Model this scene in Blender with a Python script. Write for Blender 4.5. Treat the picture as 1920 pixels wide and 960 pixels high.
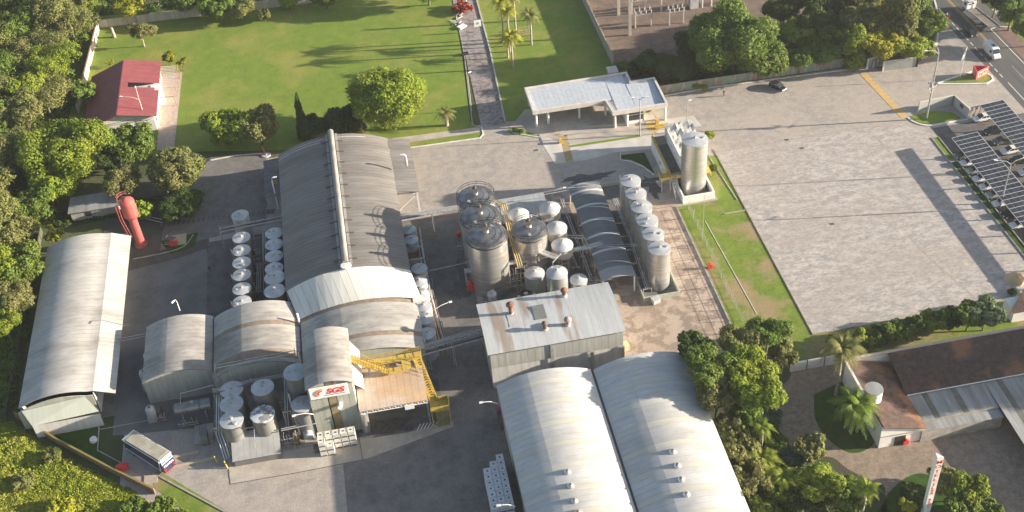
import bpy, bmesh, math, random
import numpy as np
from mathutils import Vector, Matrix
random.seed(7); np.random.seed(7)
S = bpy.context.scene
for o in list(bpy.data.objects): bpy.data.objects.remove(o)
COL = S.collection
R_ = math.radians

# ------------------------------------------------------------------ camera (metres; x = across the sheds, y = along them)
H = 155.0
FPX = 2264.0
_d, _r, _y = R_(40.62), R_(-5.06), R_(-6.9)
_rt = Vector((1, 0, 0)); _up = Vector((0, math.sin(_d), math.cos(_d))); _fw = Vector((0, math.cos(_d), -math.sin(_d)))
_R = _rt * math.cos(_r) + _up * math.sin(_r); _U = -_rt * math.sin(_r) + _up * math.cos(_r)
_M = Matrix(((math.cos(_y), -math.sin(_y), 0), (math.sin(_y), math.cos(_y), 0), (0, 0, 1)))
CR, CU, CF = _M @ _R, _M @ _U, _M @ _fw
cd = bpy.data.cameras.new("camera"); cam = bpy.data.objects.new("camera", cd); COL.objects.link(cam)
cd.sensor_width = 36.0; cd.lens = FPX / 1920 * 36.0; cd.clip_start = 1.0; cd.clip_end = 5000.0
cam.matrix_world = Matrix(((CR.x, CU.x, -CF.x, 0), (CR.y, CU.y, -CF.y, 0), (CR.z, CU.z, -CF.z, H), (0, 0, 0, 1)))
S.camera = cam

# ------------------------------------------------------------------ sky, sun, exposure
SUN_EL, SUN_DIR = R_(13.8), Vector((0.984, -0.175, 0))      # towards the sun
w = bpy.data.worlds.new("World"); S.world = w; w.use_nodes = True
nt = w.node_tree; bg = nt.nodes["Background"]
sky = nt.nodes.new("ShaderNodeTexSky"); sky.sky_type = 'NISHITA'; sky.sun_disc = False
sky.sun_elevation = SUN_EL; sky.sun_rotation = math.atan2(SUN_DIR.x, SUN_DIR.y)
sky.air_density = 1.0; sky.dust_density = 1.5; sky.ozone_density = 1.0
nt.links.new(sky.outputs[0], bg.inputs[0]); bg.inputs[1].default_value = 0.072
sl = bpy.data.lights.new("sun", 'SUN'); sl.energy = 5.0; sl.angle = R_(0.5); sl.color = (1.0, 0.88, 0.72)
so = bpy.data.objects.new("sun", sl); COL.objects.link(so)
sv = Vector((SUN_DIR.x * math.cos(SUN_EL), SUN_DIR.y * math.cos(SUN_EL), math.sin(SUN_EL)))
so.rotation_euler = (-sv).to_track_quat('-Z', 'Y').to_euler(); so.location = (300, 100, 120)
S.view_settings.view_transform = 'Standard'; S.view_settings.look = 'None'
S.view_settings.exposure = 1.6; S.view_settings.gamma = 1.0; S.view_settings.use_curve_mapping = False
S.cycles.max_bounces = 6; S.cycles.transparent_max_bounces = 6

# ------------------------------------------------------------------ helpers
def P(x, y, z=0.0):
    """world point at height z that the camera sees at photograph pixel (x, y)"""
    v = CF * FPX + CR * (x - 960) - CU * (y - 480)
    t = (H - z) / -v.z
    return Vector((v.x * t, v.y * t, z))

MATS = {}
def mat(name, col, rough=0.8, metal=0.0, col2=None, scale=1.0, amt=1.0, col3=None, scale3=0.15, amt3=0.6, stretch=(1, 1, 1),
        bump=0.0, bscale=6.0, rnd=0.0, trans=0.0, spec=0.5, contrast=0.15, speck=0.0, sscale=2.2, c3c=(0.45, 0.62), det=6, rn=.5):
    if name in MATS: return MATS[name]
    m = bpy.data.materials.new(name); m.use_nodes = True; MATS[name] = m
    n = m.node_tree.nodes; L = m.node_tree.links
    b = n["Principled BSDF"]; b.inputs["Roughness"].default_value = rough; b.inputs["Metallic"].default_value = metal
    b.inputs["Specular IOR Level"].default_value = spec
    b.inputs["Base Color"].default_value = (*col, 1); cur = None
    geo = n.new("ShaderNodeNewGeometry"); mp = n.new("ShaderNodeMapping"); mp.inputs["Scale"].default_value = stretch
    L.new(geo.outputs["Position"], mp.inputs[0])
    def mixin(a, c2, sc, am, lo, hi, src, det=det):
        t = n.new("ShaderNodeTexNoise"); t.inputs["Scale"].default_value = sc; t.inputs["Detail"].default_value = det; t.inputs["Roughness"].default_value = rn
        L.new(src, t.inputs["Vector"])
        r = n.new("ShaderNodeMapRange"); r.inputs[1].default_value = lo; r.inputs[2].default_value = hi; r.inputs[4].default_value = am
        L.new(t.outputs["Fac"], r.inputs[0])
        x = n.new("ShaderNodeMix"); x.data_type = 'RGBA'; L.new(r.outputs[0], x.inputs[0])
        if a is None: x.inputs[6].default_value = (*col, 1)
        else: L.new(a, x.inputs[6])
        x.inputs[7].default_value = (*c2, 1); return x.outputs[2]
    if col2: cur = mixin(cur, col2, scale, amt, .5 - contrast, .5 + contrast, mp.outputs[0])
    if col3: cur = mixin(cur, col3, scale3, amt3, c3c[0], c3c[1], mp.outputs[0], 4)
    if speck > 0:
        t = n.new('ShaderNodeTexNoise'); t.inputs['Scale'].default_value = sscale; t.inputs['Detail'].default_value = 8; t.inputs['Roughness'].default_value = .75; L.new(mp.outputs[0], t.inputs['Vector'])
        r = n.new('ShaderNodeMapRange'); r.inputs[1].default_value = .3; r.inputs[2].default_value = .7; r.inputs[3].default_value = 1 - speck; r.inputs[4].default_value = 1 + speck; L.new(t.outputs['Fac'], r.inputs[0])
        x = n.new('ShaderNodeMix'); x.data_type = 'RGBA'; x.blend_type = 'MULTIPLY'; x.inputs[0].default_value = 1
        if cur is None: x.inputs[6].default_value = (*col, 1)
        else: L.new(cur, x.inputs[6])
        L.new(r.outputs[0], x.inputs[7]); cur = x.outputs[2]
    if rnd > 0:
        oi = n.new("ShaderNodeObjectInfo"); r = n.new("ShaderNodeMapRange")
        r.inputs[3].default_value = 1 - rnd; r.inputs[4].default_value = 1 + rnd; L.new(oi.outputs["Random"], r.inputs[0])
        x = n.new("ShaderNodeMix"); x.data_type = 'RGBA'; x.blend_type = 'MULTIPLY'; x.inputs[0].default_value = 1
        if cur is None: x.inputs[6].default_value = (*col, 1)
        else: L.new(cur, x.inputs[6])
        L.new(r.outputs[0], x.inputs[7]); cur = x.outputs[2]
    if cur is not None: L.new(cur, b.inputs["Base Color"])
    if bump > 0:
        t = n.new("ShaderNodeTexNoise"); t.inputs["Scale"].default_value = bscale; L.new(mp.outputs[0], t.inputs["Vector"])
        bp = n.new("ShaderNodeBump"); bp.inputs["Strength"].default_value = bump; bp.inputs["Distance"].default_value = .1
        L.new(t.outputs["Fac"], bp.inputs["Height"]); L.new(bp.outputs[0], b.inputs["Normal"])
    if trans > 0:
        tr = n.new("ShaderNodeBsdfTranslucent"); mx = n.new("ShaderNodeMixShader"); mx.inputs[0].default_value = trans
        if cur is not None: L.new(cur, tr.inputs[0])
        else: tr.inputs[0].default_value = (*col, 1)
        L.new(b.outputs[0], mx.inputs[1]); L.new(tr.outputs[0], mx.inputs[2]); L.new(mx.outputs[0], n["Material Output"].inputs[0])
    return m

class MB:
    """collects boxes, tubes and so on (world metres) for ONE mesh object"""
    def __init__(s): s.v = []; s.f = []; s.m = []; s.sm = []
    def add(s, vs, fs, mi=0, smooth=False):
        o = len(s.v); s.v += [tuple(v) for v in vs]; s.f += [tuple(i + o for i in f) for f in fs]
        s.m += [mi] * len(fs); s.sm += [smooth] * len(fs); return s
    def box(s, x0, x1, y0, y1, z0, z1, mi=0):
        return s.add([(x0, y0, z0), (x1, y0, z0), (x1, y1, z0), (x0, y1, z0), (x0, y0, z1), (x1, y0, z1), (x1, y1, z1), (x0, y1, z1)],
                     [(3, 2, 1, 0), (4, 5, 6, 7), (0, 1, 5, 4), (1, 2, 6, 5), (2, 3, 7, 6), (3, 0, 4, 7)], mi)
    def bar(s, a, b, w, h=None, mi=0, up=(0, 0, 1)):
        a = Vector(a); b = Vector(b); h = h or w; d = (b - a)
        if d.length < 1e-6: return s
        d.normalize(); u = Vector(up)
        if abs(d.dot(u)) > .95: u = Vector((0, 1, 0))
        sd = d.cross(u).normalized(); u = sd.cross(d).normalized()
        vs = []
        for p in (a, b):
            for i, j in ((-1, -1), (1, -1), (1, 1), (-1, 1)): vs.append(p + sd * (i * w / 2) + u * (j * h / 2))
        return s.add(vs, [(3, 2, 1, 0), (4, 5, 6, 7), (0, 1, 5, 4), (1, 2, 6, 5), (2, 3, 7, 6), (3, 0, 4, 7)], mi)
    def tube(s, pts, r, n=8, mi=0, r2=None):
        pts = [Vector(p) for p in pts]; k = len(pts); vs = []; fs = []
        for i, p in enumerate(pts):
            d = (pts[min(i + 1, k - 1)] - pts[max(i - 1, 0)]).normalized()
            u = Vector((0, 0, 1)) if abs(d.z) < .9 else Vector((1, 0, 0))
            a = d.cross(u).normalized(); b = d.cross(a).normalized()
            rr = r if r2 is None else r + (r2 - r) * i / (k - 1)
            for j in range(n):
                t = 2 * math.pi * j / n; vs.append(p + a * (rr * math.cos(t)) + b * (rr * math.sin(t)))
        for i in range(k - 1):
            for j in range(n): fs.append((i * n + j, i * n + (j + 1) % n, (i + 1) * n + (j + 1) % n, (i + 1) * n + j))
        s.add(vs, fs, mi, True); s.add(vs[:n], [tuple(range(n))[::-1]], mi); s.add(vs[-n:], [tuple(range(n))], mi); return s
    def lathe(s, c, prof, n=32, mi=0, smooth=True):
        c = Vector(c); vs = []; fs = []
        for r, z in prof:
            for j in range(n): t = 2 * math.pi * j / n; vs.append((c.x + r * math.cos(t), c.y + r * math.sin(t), c.z + z))
        for i in range(len(prof) - 1):
            for j in range(n): fs.append((i * n + j, i * n + (j + 1) % n, (i + 1) * n + (j + 1) % n, (i + 1) * n + j))
        return s.add(vs, fs, mi, smooth)
    def poly(s, pts, z0, z1, mi=0):
        n = len(pts); vs = [(p[0], p[1], z0) for p in pts] + [(p[0], p[1], z1) for p in pts]
        a = sum(pts[i][0] * pts[(i + 1) % n][1] - pts[(i + 1) % n][0] * pts[i][1] for i in range(n))
        fs = [tuple(range(n))[::-1], tuple(range(n, 2 * n))] + [(i, (i + 1) % n, n + (i + 1) % n, n + i) for i in range(n)]
        if a < 0: fs = [f[::-1] for f in fs]
        return s.add(vs, fs, mi)
    def flip(s): s.f = [f[::-1] for f in s.f]; return s

WL = {}
def mesh_from(mb, name, mats, off=(0, 0, 0)):
    me = bpy.data.meshes.new(name)
    me.from_pydata([(x - off[0], y - off[1], z - off[2]) for x, y, z in mb.v], [], mb.f)
    for m in (mats if isinstance(mats, (list, tuple)) else [mats]): me.materials.append(m)
    me.polygons.foreach_set("material_index", mb.m); me.polygons.foreach_set("use_smooth", mb.sm); me.update()
    if any(mb.sm): me.set_sharp_from_angle(angle=R_(38))
    return me
def build(mb, name, mats, parent=None, label=None, cat=None, group=None, kind=None, origin=None):
    if parent is not None: off = WL[parent.name]
    elif origin is not None: off = tuple(origin)
    else:
        a = np.array(mb.v); off = tuple((a.min(0) + a.max(0)) / 2); off = (off[0], off[1], float(a[:, 2].min()))
    me = mesh_from(mb, name, mats, off); o = bpy.data.objects.new(name, me); COL.objects.link(o)
    if parent is not None: o.parent = parent; WL[o.name] = off
    else: o.location = off; WL[o.name] = off
    tag(o, label, cat, group, kind); return o
def tag(o, label=None, cat=None, group=None, kind=None):
    for k, v in (("label", label), ("category", cat), ("group", group), ("kind", kind)):
        if v: o[k] = v
    return o
def thing(name, label, cat, loc=(0, 0, 0), group=None, rz=0.0):
    o = bpy.data.objects.new(name, None); COL.objects.link(o); o.location = loc; o.rotation_euler = (0, 0, rz); o.empty_display_size = .5
    WL[o.name] = tuple(loc) if rz == 0 else (0, 0, 0)
    return tag(o, label, cat, group)
def local(name, label, cat, loc, rz, group=None):
    """a thing whose parts are written in its own coordinates"""
    o = thing(name, label, cat, loc, group); o.rotation_euler = (0, 0, rz); WL[o.name] = (0, 0, 0); return o
def inst(o, name, parent, dloc=(0, 0, 0), rz=0.0):
    c = bpy.data.objects.new(name, o.data); COL.objects.link(c); c.parent = parent; c.location = dloc; c.rotation_euler = (0, 0, rz); return c
def copy_tree(o, parent=None):
    c = o.copy(); COL.objects.link(c)
    if parent is not None: c.parent = parent
    for ch in o.children: copy_tree(ch, c)
    return c
def sheet(name, pts, z, m, px=True, zp=0.0):
    q = [P(a, b, zp) for a, b in pts] if px else pts
    mb = MB(); n = len(q); a = sum(q[i][0] * q[(i + 1) % n][1] - q[(i + 1) % n][0] * q[i][1] for i in range(n))
    if a < 0: q = q[::-1]
    mb.add([(p[0], p[1], z) for p in q], [tuple(range(n))]); return build(mb, name, m, kind='structure')
def smooth_path(pts, k=6):
    out = []
    n = len(pts)
    for i in range(n - 1):
        p0, p1, p2, p3 = pts[max(i - 1, 0)], pts[i], pts[i + 1], pts[min(i + 2, n - 1)]
        for j in range(k):
            t = j / k
            out.append(tuple(.5 * ((2 * p1[c]) + (-p0[c] + p2[c]) * t + (2 * p0[c] - 5 * p1[c] + 4 * p2[c] - p3[c]) * t * t + (-p0[c] + 3 * p1[c] - 3 * p2[c] + p3[c]) * t ** 3) for c in range(len(p1))))
    out.append(tuple(pts[-1])); return out
def kerb(pts, wd=.22, h=.12, m=None, px=True, name='kerb', z=0.0, curve=False):
    if curve: pts = smooth_path(pts)
    q = [P(a, b) for a, b in pts] if px else [Vector((a, b, 0)) for a, b in pts]
    mb = MB(); n = len(q); vs = []
    for i, p in enumerate(q):
        d = (q[min(i + 1, n - 1)] - q[max(i - 1, 0)]); d.z = 0; d.normalize(); s = Vector((-d.y, d.x, 0)) * wd / 2
        vs += [(p.x + s.x, p.y + s.y, z - .1), (p.x - s.x, p.y - s.y, z - .1), (p.x - s.x, p.y - s.y, z + h), (p.x + s.x, p.y + s.y, z + h)]
    fs = [(0, 1, 2, 3)] + [tuple(4 * (n - 1) + k for k in (3, 2, 1, 0))]
    for i in range(n - 1):
        a = 4 * i; b = a + 4
        fs += [(a + 3, a + 2, b + 2, b + 3), (a + 2, a + 1, b + 1, b + 2), (a + 0, a + 3, b + 3, b + 0)]
    mb.add(vs, fs); return build(mb, name, m or MATS['kerb_white'], kind='structure')

# ------------------------------------------------------------------ materials
pav = mat('paver', (.375, .335, .295), .9, col2=(.29, .262, .24), scale=.5, contrast=.08, det=12, rn=.72, col3=(.40, .34, .285), scale3=.06, amt3=.6, bump=.4, bscale=4, speck=.2)
pavlot = mat('paver_lot', (.46, .415, .38), .9, col2=(.25, .235, .225), scale=.55, stretch=(.65, 1.3, 1), contrast=.055, amt=.8, det=15, rn=.82, col3=(.34, .295, .26), scale3=.045, amt3=.65, bump=.4, bscale=4, speck=.3, sscale=1.8, c3c=(.44, .6))
pavdirt = mat('paver_dirty', (.42, .335, .27), .9, col2=(.23, .18, .145), scale=.35, contrast=.03, amt=.9, det=12, rn=.65, col3=(.36, .27, .2), scale3=.1, amt3=.5, bump=.4, bscale=4, speck=.18)
asph = mat('asphalt', (.085, .08, .08), .9, col2=(.13, .125, .12), scale=.4, contrast=.1, det=10, rn=.65, bump=.3, bscale=8, speck=.18)
road_m = mat('road_asphalt', (.07, .07, .075), .85, col2=(.10, .098, .10), scale=.4, stretch=(2, .15, 1), bump=.2)
darkpav = mat('paver_grey', (.17, .16, .15), .9, col2=(.12, .114, .108), scale=.5, contrast=.08, det=12, rn=.7, col3=(.22, .20, .185), scale3=.1, amt3=.6, bump=.4, bscale=5, speck=.22)
conc = mat('concrete', (.50, .445, .375), .85, col2=(.40, .355, .30), scale=.4, det=10, rn=.65, col3=(.30, .26, .215), scale3=.18, amt3=.6, bump=.15, speck=.12)
concl = mat('concrete_light', (.58, .55, .50), .85, col2=(.48, .45, .41), scale=.5, col3=(.38, .35, .32), scale3=.2, amt3=.5, bump=.1)
slabd = mat('concrete_slab', (.155, .15, .145), .85, col2=(.11, .107, .103), scale=.25, det=10, rn=.65, contrast=.1, col3=(.20, .19, .185), scale3=.1, amt3=.5, bump=.1, speck=.14)
grass = mat('grass', (.185, .25, .042), .95, col2=(.145, .21, .036), scale=.35, contrast=.12, det=12, rn=.7, col3=(.29, .27, .075), scale3=.07, amt3=.75, bump=.6, bscale=9, spec=.1, speck=.25, sscale=2.2, c3c=(.47, .66))
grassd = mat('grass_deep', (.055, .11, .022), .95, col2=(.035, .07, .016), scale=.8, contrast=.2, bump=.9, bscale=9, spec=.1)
grassy = mat('grass_worn', (.185, .25, .045), .95, col2=(.135, .19, .032), scale=.5, contrast=.12, det=12, rn=.7, col3=(.32, .235, .14), scale3=.09, amt3=.9, bump=.6, bscale=9, spec=.1, speck=.2, c3c=(.48, .62))
soil = mat('soil', (.06, .055, .035), .95, col2=(.045, .07, .02), scale=.4, contrast=.1, bump=.8, bscale=3)
redsoil = mat('red_soil', (.185, .13, .095), .95, col2=(.115, .085, .07), scale=.4, contrast=.1, det=12, rn=.7, bump=.5, bscale=3, speck=.25)
motpav = mat('cobble_brown', (.31, .245, .185), .95, col2=(.20, .155, .12), scale=.8, contrast=.1, det=12, rn=.7, col3=(.19, .15, .115), scale3=.12, amt3=.6, bump=.6, bscale=5, speck=.22)
drive_m = mat('stone_drive', (.30, .25, .23), .9, col2=(.155, .135, .13), scale=.9, contrast=.05, det=10, rn=.65, col3=(.36, .32, .30), scale3=.2, amt3=.6, bump=.6, bscale=4, speck=.2)
kw = mat('kerb_white', (.72, .69, .63), .8, col2=(.5, .47, .42), scale=.8, amt=.7)
kg = mat('kerb_grey', (.38, .35, .31), .85, col2=(.26, .24, .21), scale=.8)
white = mat('white_paint', (.80, .78, .74), .6, col2=(.62, .60, .56), scale=.6, amt=.5)
whitec = mat('white_clean', (.82, .82, .82), .45)
yel = mat('yellow_paint', (.60, .42, .06), .6, col2=(.40, .29, .09), scale=1.4, amt=.9, det=12, rn=.75, contrast=.1, speck=.18)
yelpale = mat('yellow_worn', (.55, .37, .12), .8, col2=(.42, .31, .16), scale=1.2)
redp = mat('red_paint', (.62, .045, .03), .45)
redt = mat('tower_red', (.46, .10, .085), .65, col2=(.33, .07, .06), scale=.6, det=10, rn=.7, contrast=.1, stretch=(1, 1, .3), speck=.15)
black = mat('black', (.02, .02, .022), .5)
darkm = mat('dark_metal', (.09, .09, .095), .6, col2=(.14, .10, .08), scale=1.5)
rail = mat('rail_steel', (.50, .50, .49), .45, metal=.3, col2=(.34, .32, .30), scale=2)
rust = mat('rust', (.25, .11, .055), .85, col2=(.12, .065, .045), scale=2.0, contrast=.1)
glass = mat('glass', (.03, .04, .045), .08, spec=.8)
steel = mat('stainless', (.66, .655, .635), .32, metal=.7, col2=(.54, .53, .51), scale=1.2, stretch=(.3, .3, 5), amt=.8, col3=(.46, .44, .41), scale3=.6, amt3=.45)
steeld = mat('stainless_aged', (.64, .625, .60), .3, metal=.7, col2=(.48, .465, .44), scale=1.0, stretch=(.3, .3, 5), amt=.8, col3=(.38, .30, .23), scale3=.35, amt3=.55, c3c=(.48, .68))
conem = mat('tank_roof', (.50, .51, .52), .5, metal=.25, col2=(.40, .41, .42), scale=.8, rnd=.05)
conem2 = mat('tank_roof_glossy', (.32, .32, .32), .32, metal=.7, col2=(.17, .165, .16), scale=.7, speck=.1)
twhite = mat('tank_white', (.46, .46, .46), .6, col2=(.36, .36, .36), scale=.8, rnd=.06, speck=.06)
roofg = mat('roof_grey', (.205, .192, .178), .6, col2=(.16, .148, .137), scale=.5, stretch=(.4, 1.6, .4), contrast=.15, det=10, rn=.6, col3=(.10, .09, .08), scale3=.16, amt3=.5, rnd=.07, speck=.1)
roofl = mat('roof_light', (.385, .372, .345), .6, col2=(.285, .27, .25), scale=.5, stretch=(.5, 1.0, .5), contrast=.14, det=12, rn=.7, col3=(.14, .125, .112), scale3=.12, amt3=.75, rnd=.03, speck=.12, c3c=(.47, .64))
roofL = mat('roof_pale', (.485, .47, .44), .6, col2=(.40, .38, .35), scale=.5, stretch=(.45, 1.0, .45), contrast=.14, det=12, rn=.7, col3=(.20, .18, .16), scale3=.10, amt3=.65, rnd=.02, speck=.1, c3c=(.48, .66))
roofW = mat('roof_white', (.54, .535, .52), .55, col2=(.46, .452, .435), scale=.5, stretch=(.5, 1.0, .5), contrast=.15, det=12, rn=.7, col3=(.33, .32, .30), scale3=.12, amt3=.5, rnd=.02, speck=.07)
roofY = mat('roof_translucent', (.545, .525, .46), .5, col2=(.46, .44, .385), scale=.4, stretch=(.2, 1.2, .2), rnd=.02, speck=.05)
cream = mat('cream_sheet', (.70, .685, .62), .55, col2=(.60, .58, .52), scale=.5, stretch=(1.5, .2, .2), rnd=.02)
brownband = mat('brown_band', (.25, .19, .14), .8, col2=(.17, .135, .105), scale=1.0)
roofB = mat('roof_bluegrey', (.175, .185, .19), .85, col2=(.14, .148, .152), scale=.5, rnd=.05, speck=.08)
roofBo = mat('roof_boiler', (.46, .475, .48), .55, col2=(.39, .40, .40), scale=.5, stretch=(2, .3, .3), col3=(.25, .18, .12), scale3=.17, amt3=.75, speck=.07, rnd=.012, c3c=(.54, .64))
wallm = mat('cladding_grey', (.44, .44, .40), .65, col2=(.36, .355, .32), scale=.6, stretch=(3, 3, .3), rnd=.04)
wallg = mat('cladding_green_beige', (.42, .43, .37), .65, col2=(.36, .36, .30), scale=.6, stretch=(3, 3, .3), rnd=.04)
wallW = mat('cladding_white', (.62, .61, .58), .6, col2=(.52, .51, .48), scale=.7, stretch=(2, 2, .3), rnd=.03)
walld = mat('cladding_dark', (.18, .18, .175), .75, col2=(.13, .13, .13), scale=.6, rnd=.05)
peach = mat('peach_sheet', (.56, .43, .32), .6, col2=(.46, .38, .32), scale=.6, stretch=(.6, 1, 1), rnd=.03, col3=(.5, .3, .13), scale3=.25, amt3=.55, speck=.1)
redroof = mat('red_roof', (.27, .07, .075), .6, col2=(.21, .058, .062), scale=.5, rnd=.05, speck=.12)
wallpan = mat('wall_panel', (.56, .50, .43), .85, col2=(.42, .37, .31), scale=.7, stretch=(1, 1, .4), rnd=.06)
brickm = mat('brick', (.36, .17, .09), .9, col2=(.25, .12, .07), scale=2, rnd=.1)
tile_m = mat('clay_tile', (.13, .085, .068), .9, col2=(.085, .06, .052), scale=1.2, contrast=.12, col3=(.36, .16, .085), scale3=.16, amt3=.8, c3c=(.52, .64))  # dark clay colour broken by random orange patches
fibro = mat('fibre_cement', (.33, .335, .33), .85, col2=(.25, .25, .24), scale=.5, stretch=(2, .3, 1), col3=(.18, .175, .16), scale3=.3, amt3=.6, rnd=.05)
bark = mat('bark', (.20, .16, .12), .9, col2=(.11, .09, .07), scale=3)
barkp = mat('bark_pale', (.42, .38, .32), .9, col2=(.27, .24, .2), scale=3)
panel_m = mat('solar_cell', (.045, .046, .054), .3, rnd=.3, spec=.5)
ibcm = mat('ibc_cream', (.72, .67, .56), .5, rnd=.06)
ibcg = mat('ibc_grey', (.56, .57, .58), .5, rnd=.05)
wood = mat('timber', (.36, .26, .18), .85, rnd=.1)

def leafmat(name, a, b, c=None):
    return mat(name, a, .6, col2=b, scale=.9, contrast=.18, col3=c, scale3=.12, amt3=.5, rnd=.14, trans=.42, spec=.2)
lf_bright = leafmat('leaf_bright', (.29, .35, .04), (.17, .25, .03), (.31, .34, .05))
lf_mid = leafmat('leaf_mid', (.18, .265, .045), (.115, .18, .032), (.22, .26, .055))
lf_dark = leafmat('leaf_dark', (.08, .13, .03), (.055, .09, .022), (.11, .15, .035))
lf_olive = leafmat('leaf_olive', (.27, .285, .085), (.17, .19, .065), (.30, .27, .11))
lf_yel = leafmat('leaf_yellow', (.38, .38, .035), (.26, .30, .03), (.44, .40, .05))
lf_pale = leafmat('leaf_pale', (.30, .36, .18), (.20, .27, .13), None)
lf_blue = leafmat('leaf_blue', (.14, .22, .13), (.10, .16, .10), None)
lf_red = leafmat('leaf_red', (.50, .10, .05), (.36, .07, .04), None)
lf_scrub = leafmat('leaf_scrub', (.42, .46, .06), (.32, .39, .05), (.50, .47, .10))
# ------------------------------------------------------------------ ground, yards, lawns, road
gm = mat('ground_cover', (.07, .085, .03), .95, col2=(.05, .07, .02), scale=.3, contrast=.15, col3=(.11, .12, .04), scale3=.03, amt3=.6, bump=.8, bscale=2)
sheet('ground', [(-1500, -1500), (1800, -1500), (1800, 2500), (-1500, 2500)], -.06, gm, px=False)
sheet('yard_paving', [(-52, 60), (139.4, 60), (139.4, 226), (-52, 226)], 0, pav, px=False)
sheet('yard_paving', [(-57, 154.8), (-51.9, 154.8), (-51.9, 201), (-57, 201)], .004, darkpav, px=False)
sheet('forecourt_paving', [(1640, 140), (1655, 122), (1715, 113), (1745, 95), (1757, 60), (1755, 25), (1738, -20), (1790, -20), (1850, 80), (1900, 160)], .004, pav)
sheet('loading_yard', [(1165, 372), (1262, 380), (1368, 620), (1300, 700), (1150, 690), (1100, 520), (1060, 400), (1000, 360)], .006, pavdirt)
sheet('parking_lot', [(70.3, 144.6), (116.4, 144.6), (116.4, 196), (112, 201), (96, 203.5), (70.3, 202)], .006, pavlot, px=False)
sheet('lane_slab', [(-54, 150), (-36.6, 148), (-36.6, 186), (-38.5, 197.5), (-44, 196), (-54, 194.5)], .008, slabd, px=False)
sheet('tank_yard_slab', [(-38.2, 164), (-22, 164), (-22, 199.5), (-38.2, 199.5)], .014, asph, px=False)
sheet('side_lane', [(395, 295), (500, 292), (500, 420), (300, 470), (310, 400)], .010, darkpav)
sheet('service_yard', [(-15, 100), (13, 100), (13, 152), (-15, 136)], .010, darkpav, px=False)
sheet('service_lane', [(1.5, 136), (13, 136), (13, 196), (1.5, 196)], .012, darkpav, px=False)
sheet('tank_farm_slab', [(14, 158), (36, 158), (36, 193), (14, 193)], .016, asph, px=False)
sheet('concrete_apron', [(428, 862), (600, 835), (760, 812), (850, 790), (850, 800), (683, 862), (432, 908)], .018, conc)
sheet('wash_slab', [(-13, 139.5), (3, 139.5), (3, 150), (-13, 150)], .020, asph, px=False)
sheet('lawn', [(186, 30), (480, 8), (700, -8), (848, -12), (858, 40), (882, 228), (899, 240), (722, 262), (700, 275), (500, 282), (470, 283), (320, 285), (240, 300), (100, 300), (130, 215)], .02, grass)
sheet('lawn', [(892, -12), (1075, -30), (1148, 122), (1135, 170), (1000, 215), (985, 226), (948, 228)], .02, grass)
sheet('stone_drive', [(846, -14), (892, -14), (948, 232), (903, 240)], .012, drive_m)
sheet('side_path', [(718, 262), (900, 238), (900, 247), (722, 274)], .03, conc)
sheet('grass_strip', [(722, 274), (900, 248), (906, 258), (780, 275), (720, 282)], .026, grass)
sheet('lawn', [(57.2, 137), (70.2, 137), (70.2, 201), (66.5, 201), (65.8, 186), (57.2, 186)], .024, grassy, px=False)
sheet('grass_bank', [(70.2, 137.5), (130, 137.5), (130, 144.4), (70.2, 144.4)], .024, grassy, px=False)
sheet('motel_yard', [(45.2, 60), (130, 60), (130, 136.6), (45.2, 136.6)], .03, motpav, px=False)
sheet('garden_bed', smooth_path([(1290, 640), (1400, 640), (1482, 695), (1455, 740), (1458, 800), (1500, 850), (1560, 858), (1590, 880), (1640, 905), (1660, 925), (1640, 1040), (1390, 1040)] + [[(1290, 640), (1400, 640), (1482, 695), (1455, 740), (1458, 800), (1500, 850), (1560, 858), (1590, 880), (1640, 905), (1660, 925), (1640, 1040), (1390, 1040)][0]], 5)[:-1], .036, soil)
sheet('garden_bed', smooth_path([(1665, 925), (1700, 895), (1740, 890), (1800, 925), (1860, 960), (1900, 1040), (1640, 1040)] + [[(1665, 925), (1700, 895), (1740, 890), (1800, 925), (1860, 960), (1900, 1040), (1640, 1040)][0]], 5)[:-1], .036, grassd)
sheet('garden_bed', smooth_path([(1526, 740), (1600, 712), (1632, 760), (1640, 828), (1600, 850), (1560, 830), (1530, 790)] + [[(1526, 740), (1600, 712), (1632, 760), (1640, 828), (1600, 850), (1560, 830), (1530, 790)][0]], 5)[:-1], .036, grassd)
sheet('substation_ground', [(57.8, 228), (118, 228), (118, 420), (57.8, 420)], .002, redsoil, px=False)
sheet('gate_slab', [(955, 240), (985, 205), (1250, 185), (1256, 216), (1215, 226), (1015, 262)], .022, conc)
sheet('gate_apron', [(1012, 262), (1028, 258), (1060, 272), (1203, 256), (1227, 252), (1228, 279), (1150, 286), (1101, 300), (1040, 307)], .026, concl)
sheet('gate_apron', [(1205, 228), (1300, 217), (1316, 236), (1232, 250)], .026, concl)
sheet('gate_lane', [(1052, 258), (1205, 228), (1228, 252), (1066, 274)], .024, conc)
sheet('grass_strip', [(1066, 273), (1200, 253), (1201, 257), (1068, 277)], .034, grass)
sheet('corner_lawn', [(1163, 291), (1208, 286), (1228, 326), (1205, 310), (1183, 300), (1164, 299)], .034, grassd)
sheet('carport_lane', [(117.4, 130), (139.2, 130), (139.2, 198), (117.4, 198)], .012, asph, px=False)
sheet('planting_strip', [(115.9, 186.5), (117.2, 186.5), (117.2, 194.5), (115.9, 194.5)], .03, grass, px=False)
sheet('planting_strip', [(115.9, 140), (117.2, 140), (117.2, 185.5), (115.9, 185.5)], .03, grassd, px=False)
sheet('road', [(139.4, -200), (152.5, -200), (152.5, 700), (139.4, 700)], .016, road_m, px=False)
sheet('road_shoulder', [(149.0, 205), (152.6, 205), (152.6, 232), (149.0, 232)], .022, mat('road_red', (.22, .13, .11), .9, col2=(.15, .11, .10), scale=.8), px=False)
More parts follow.
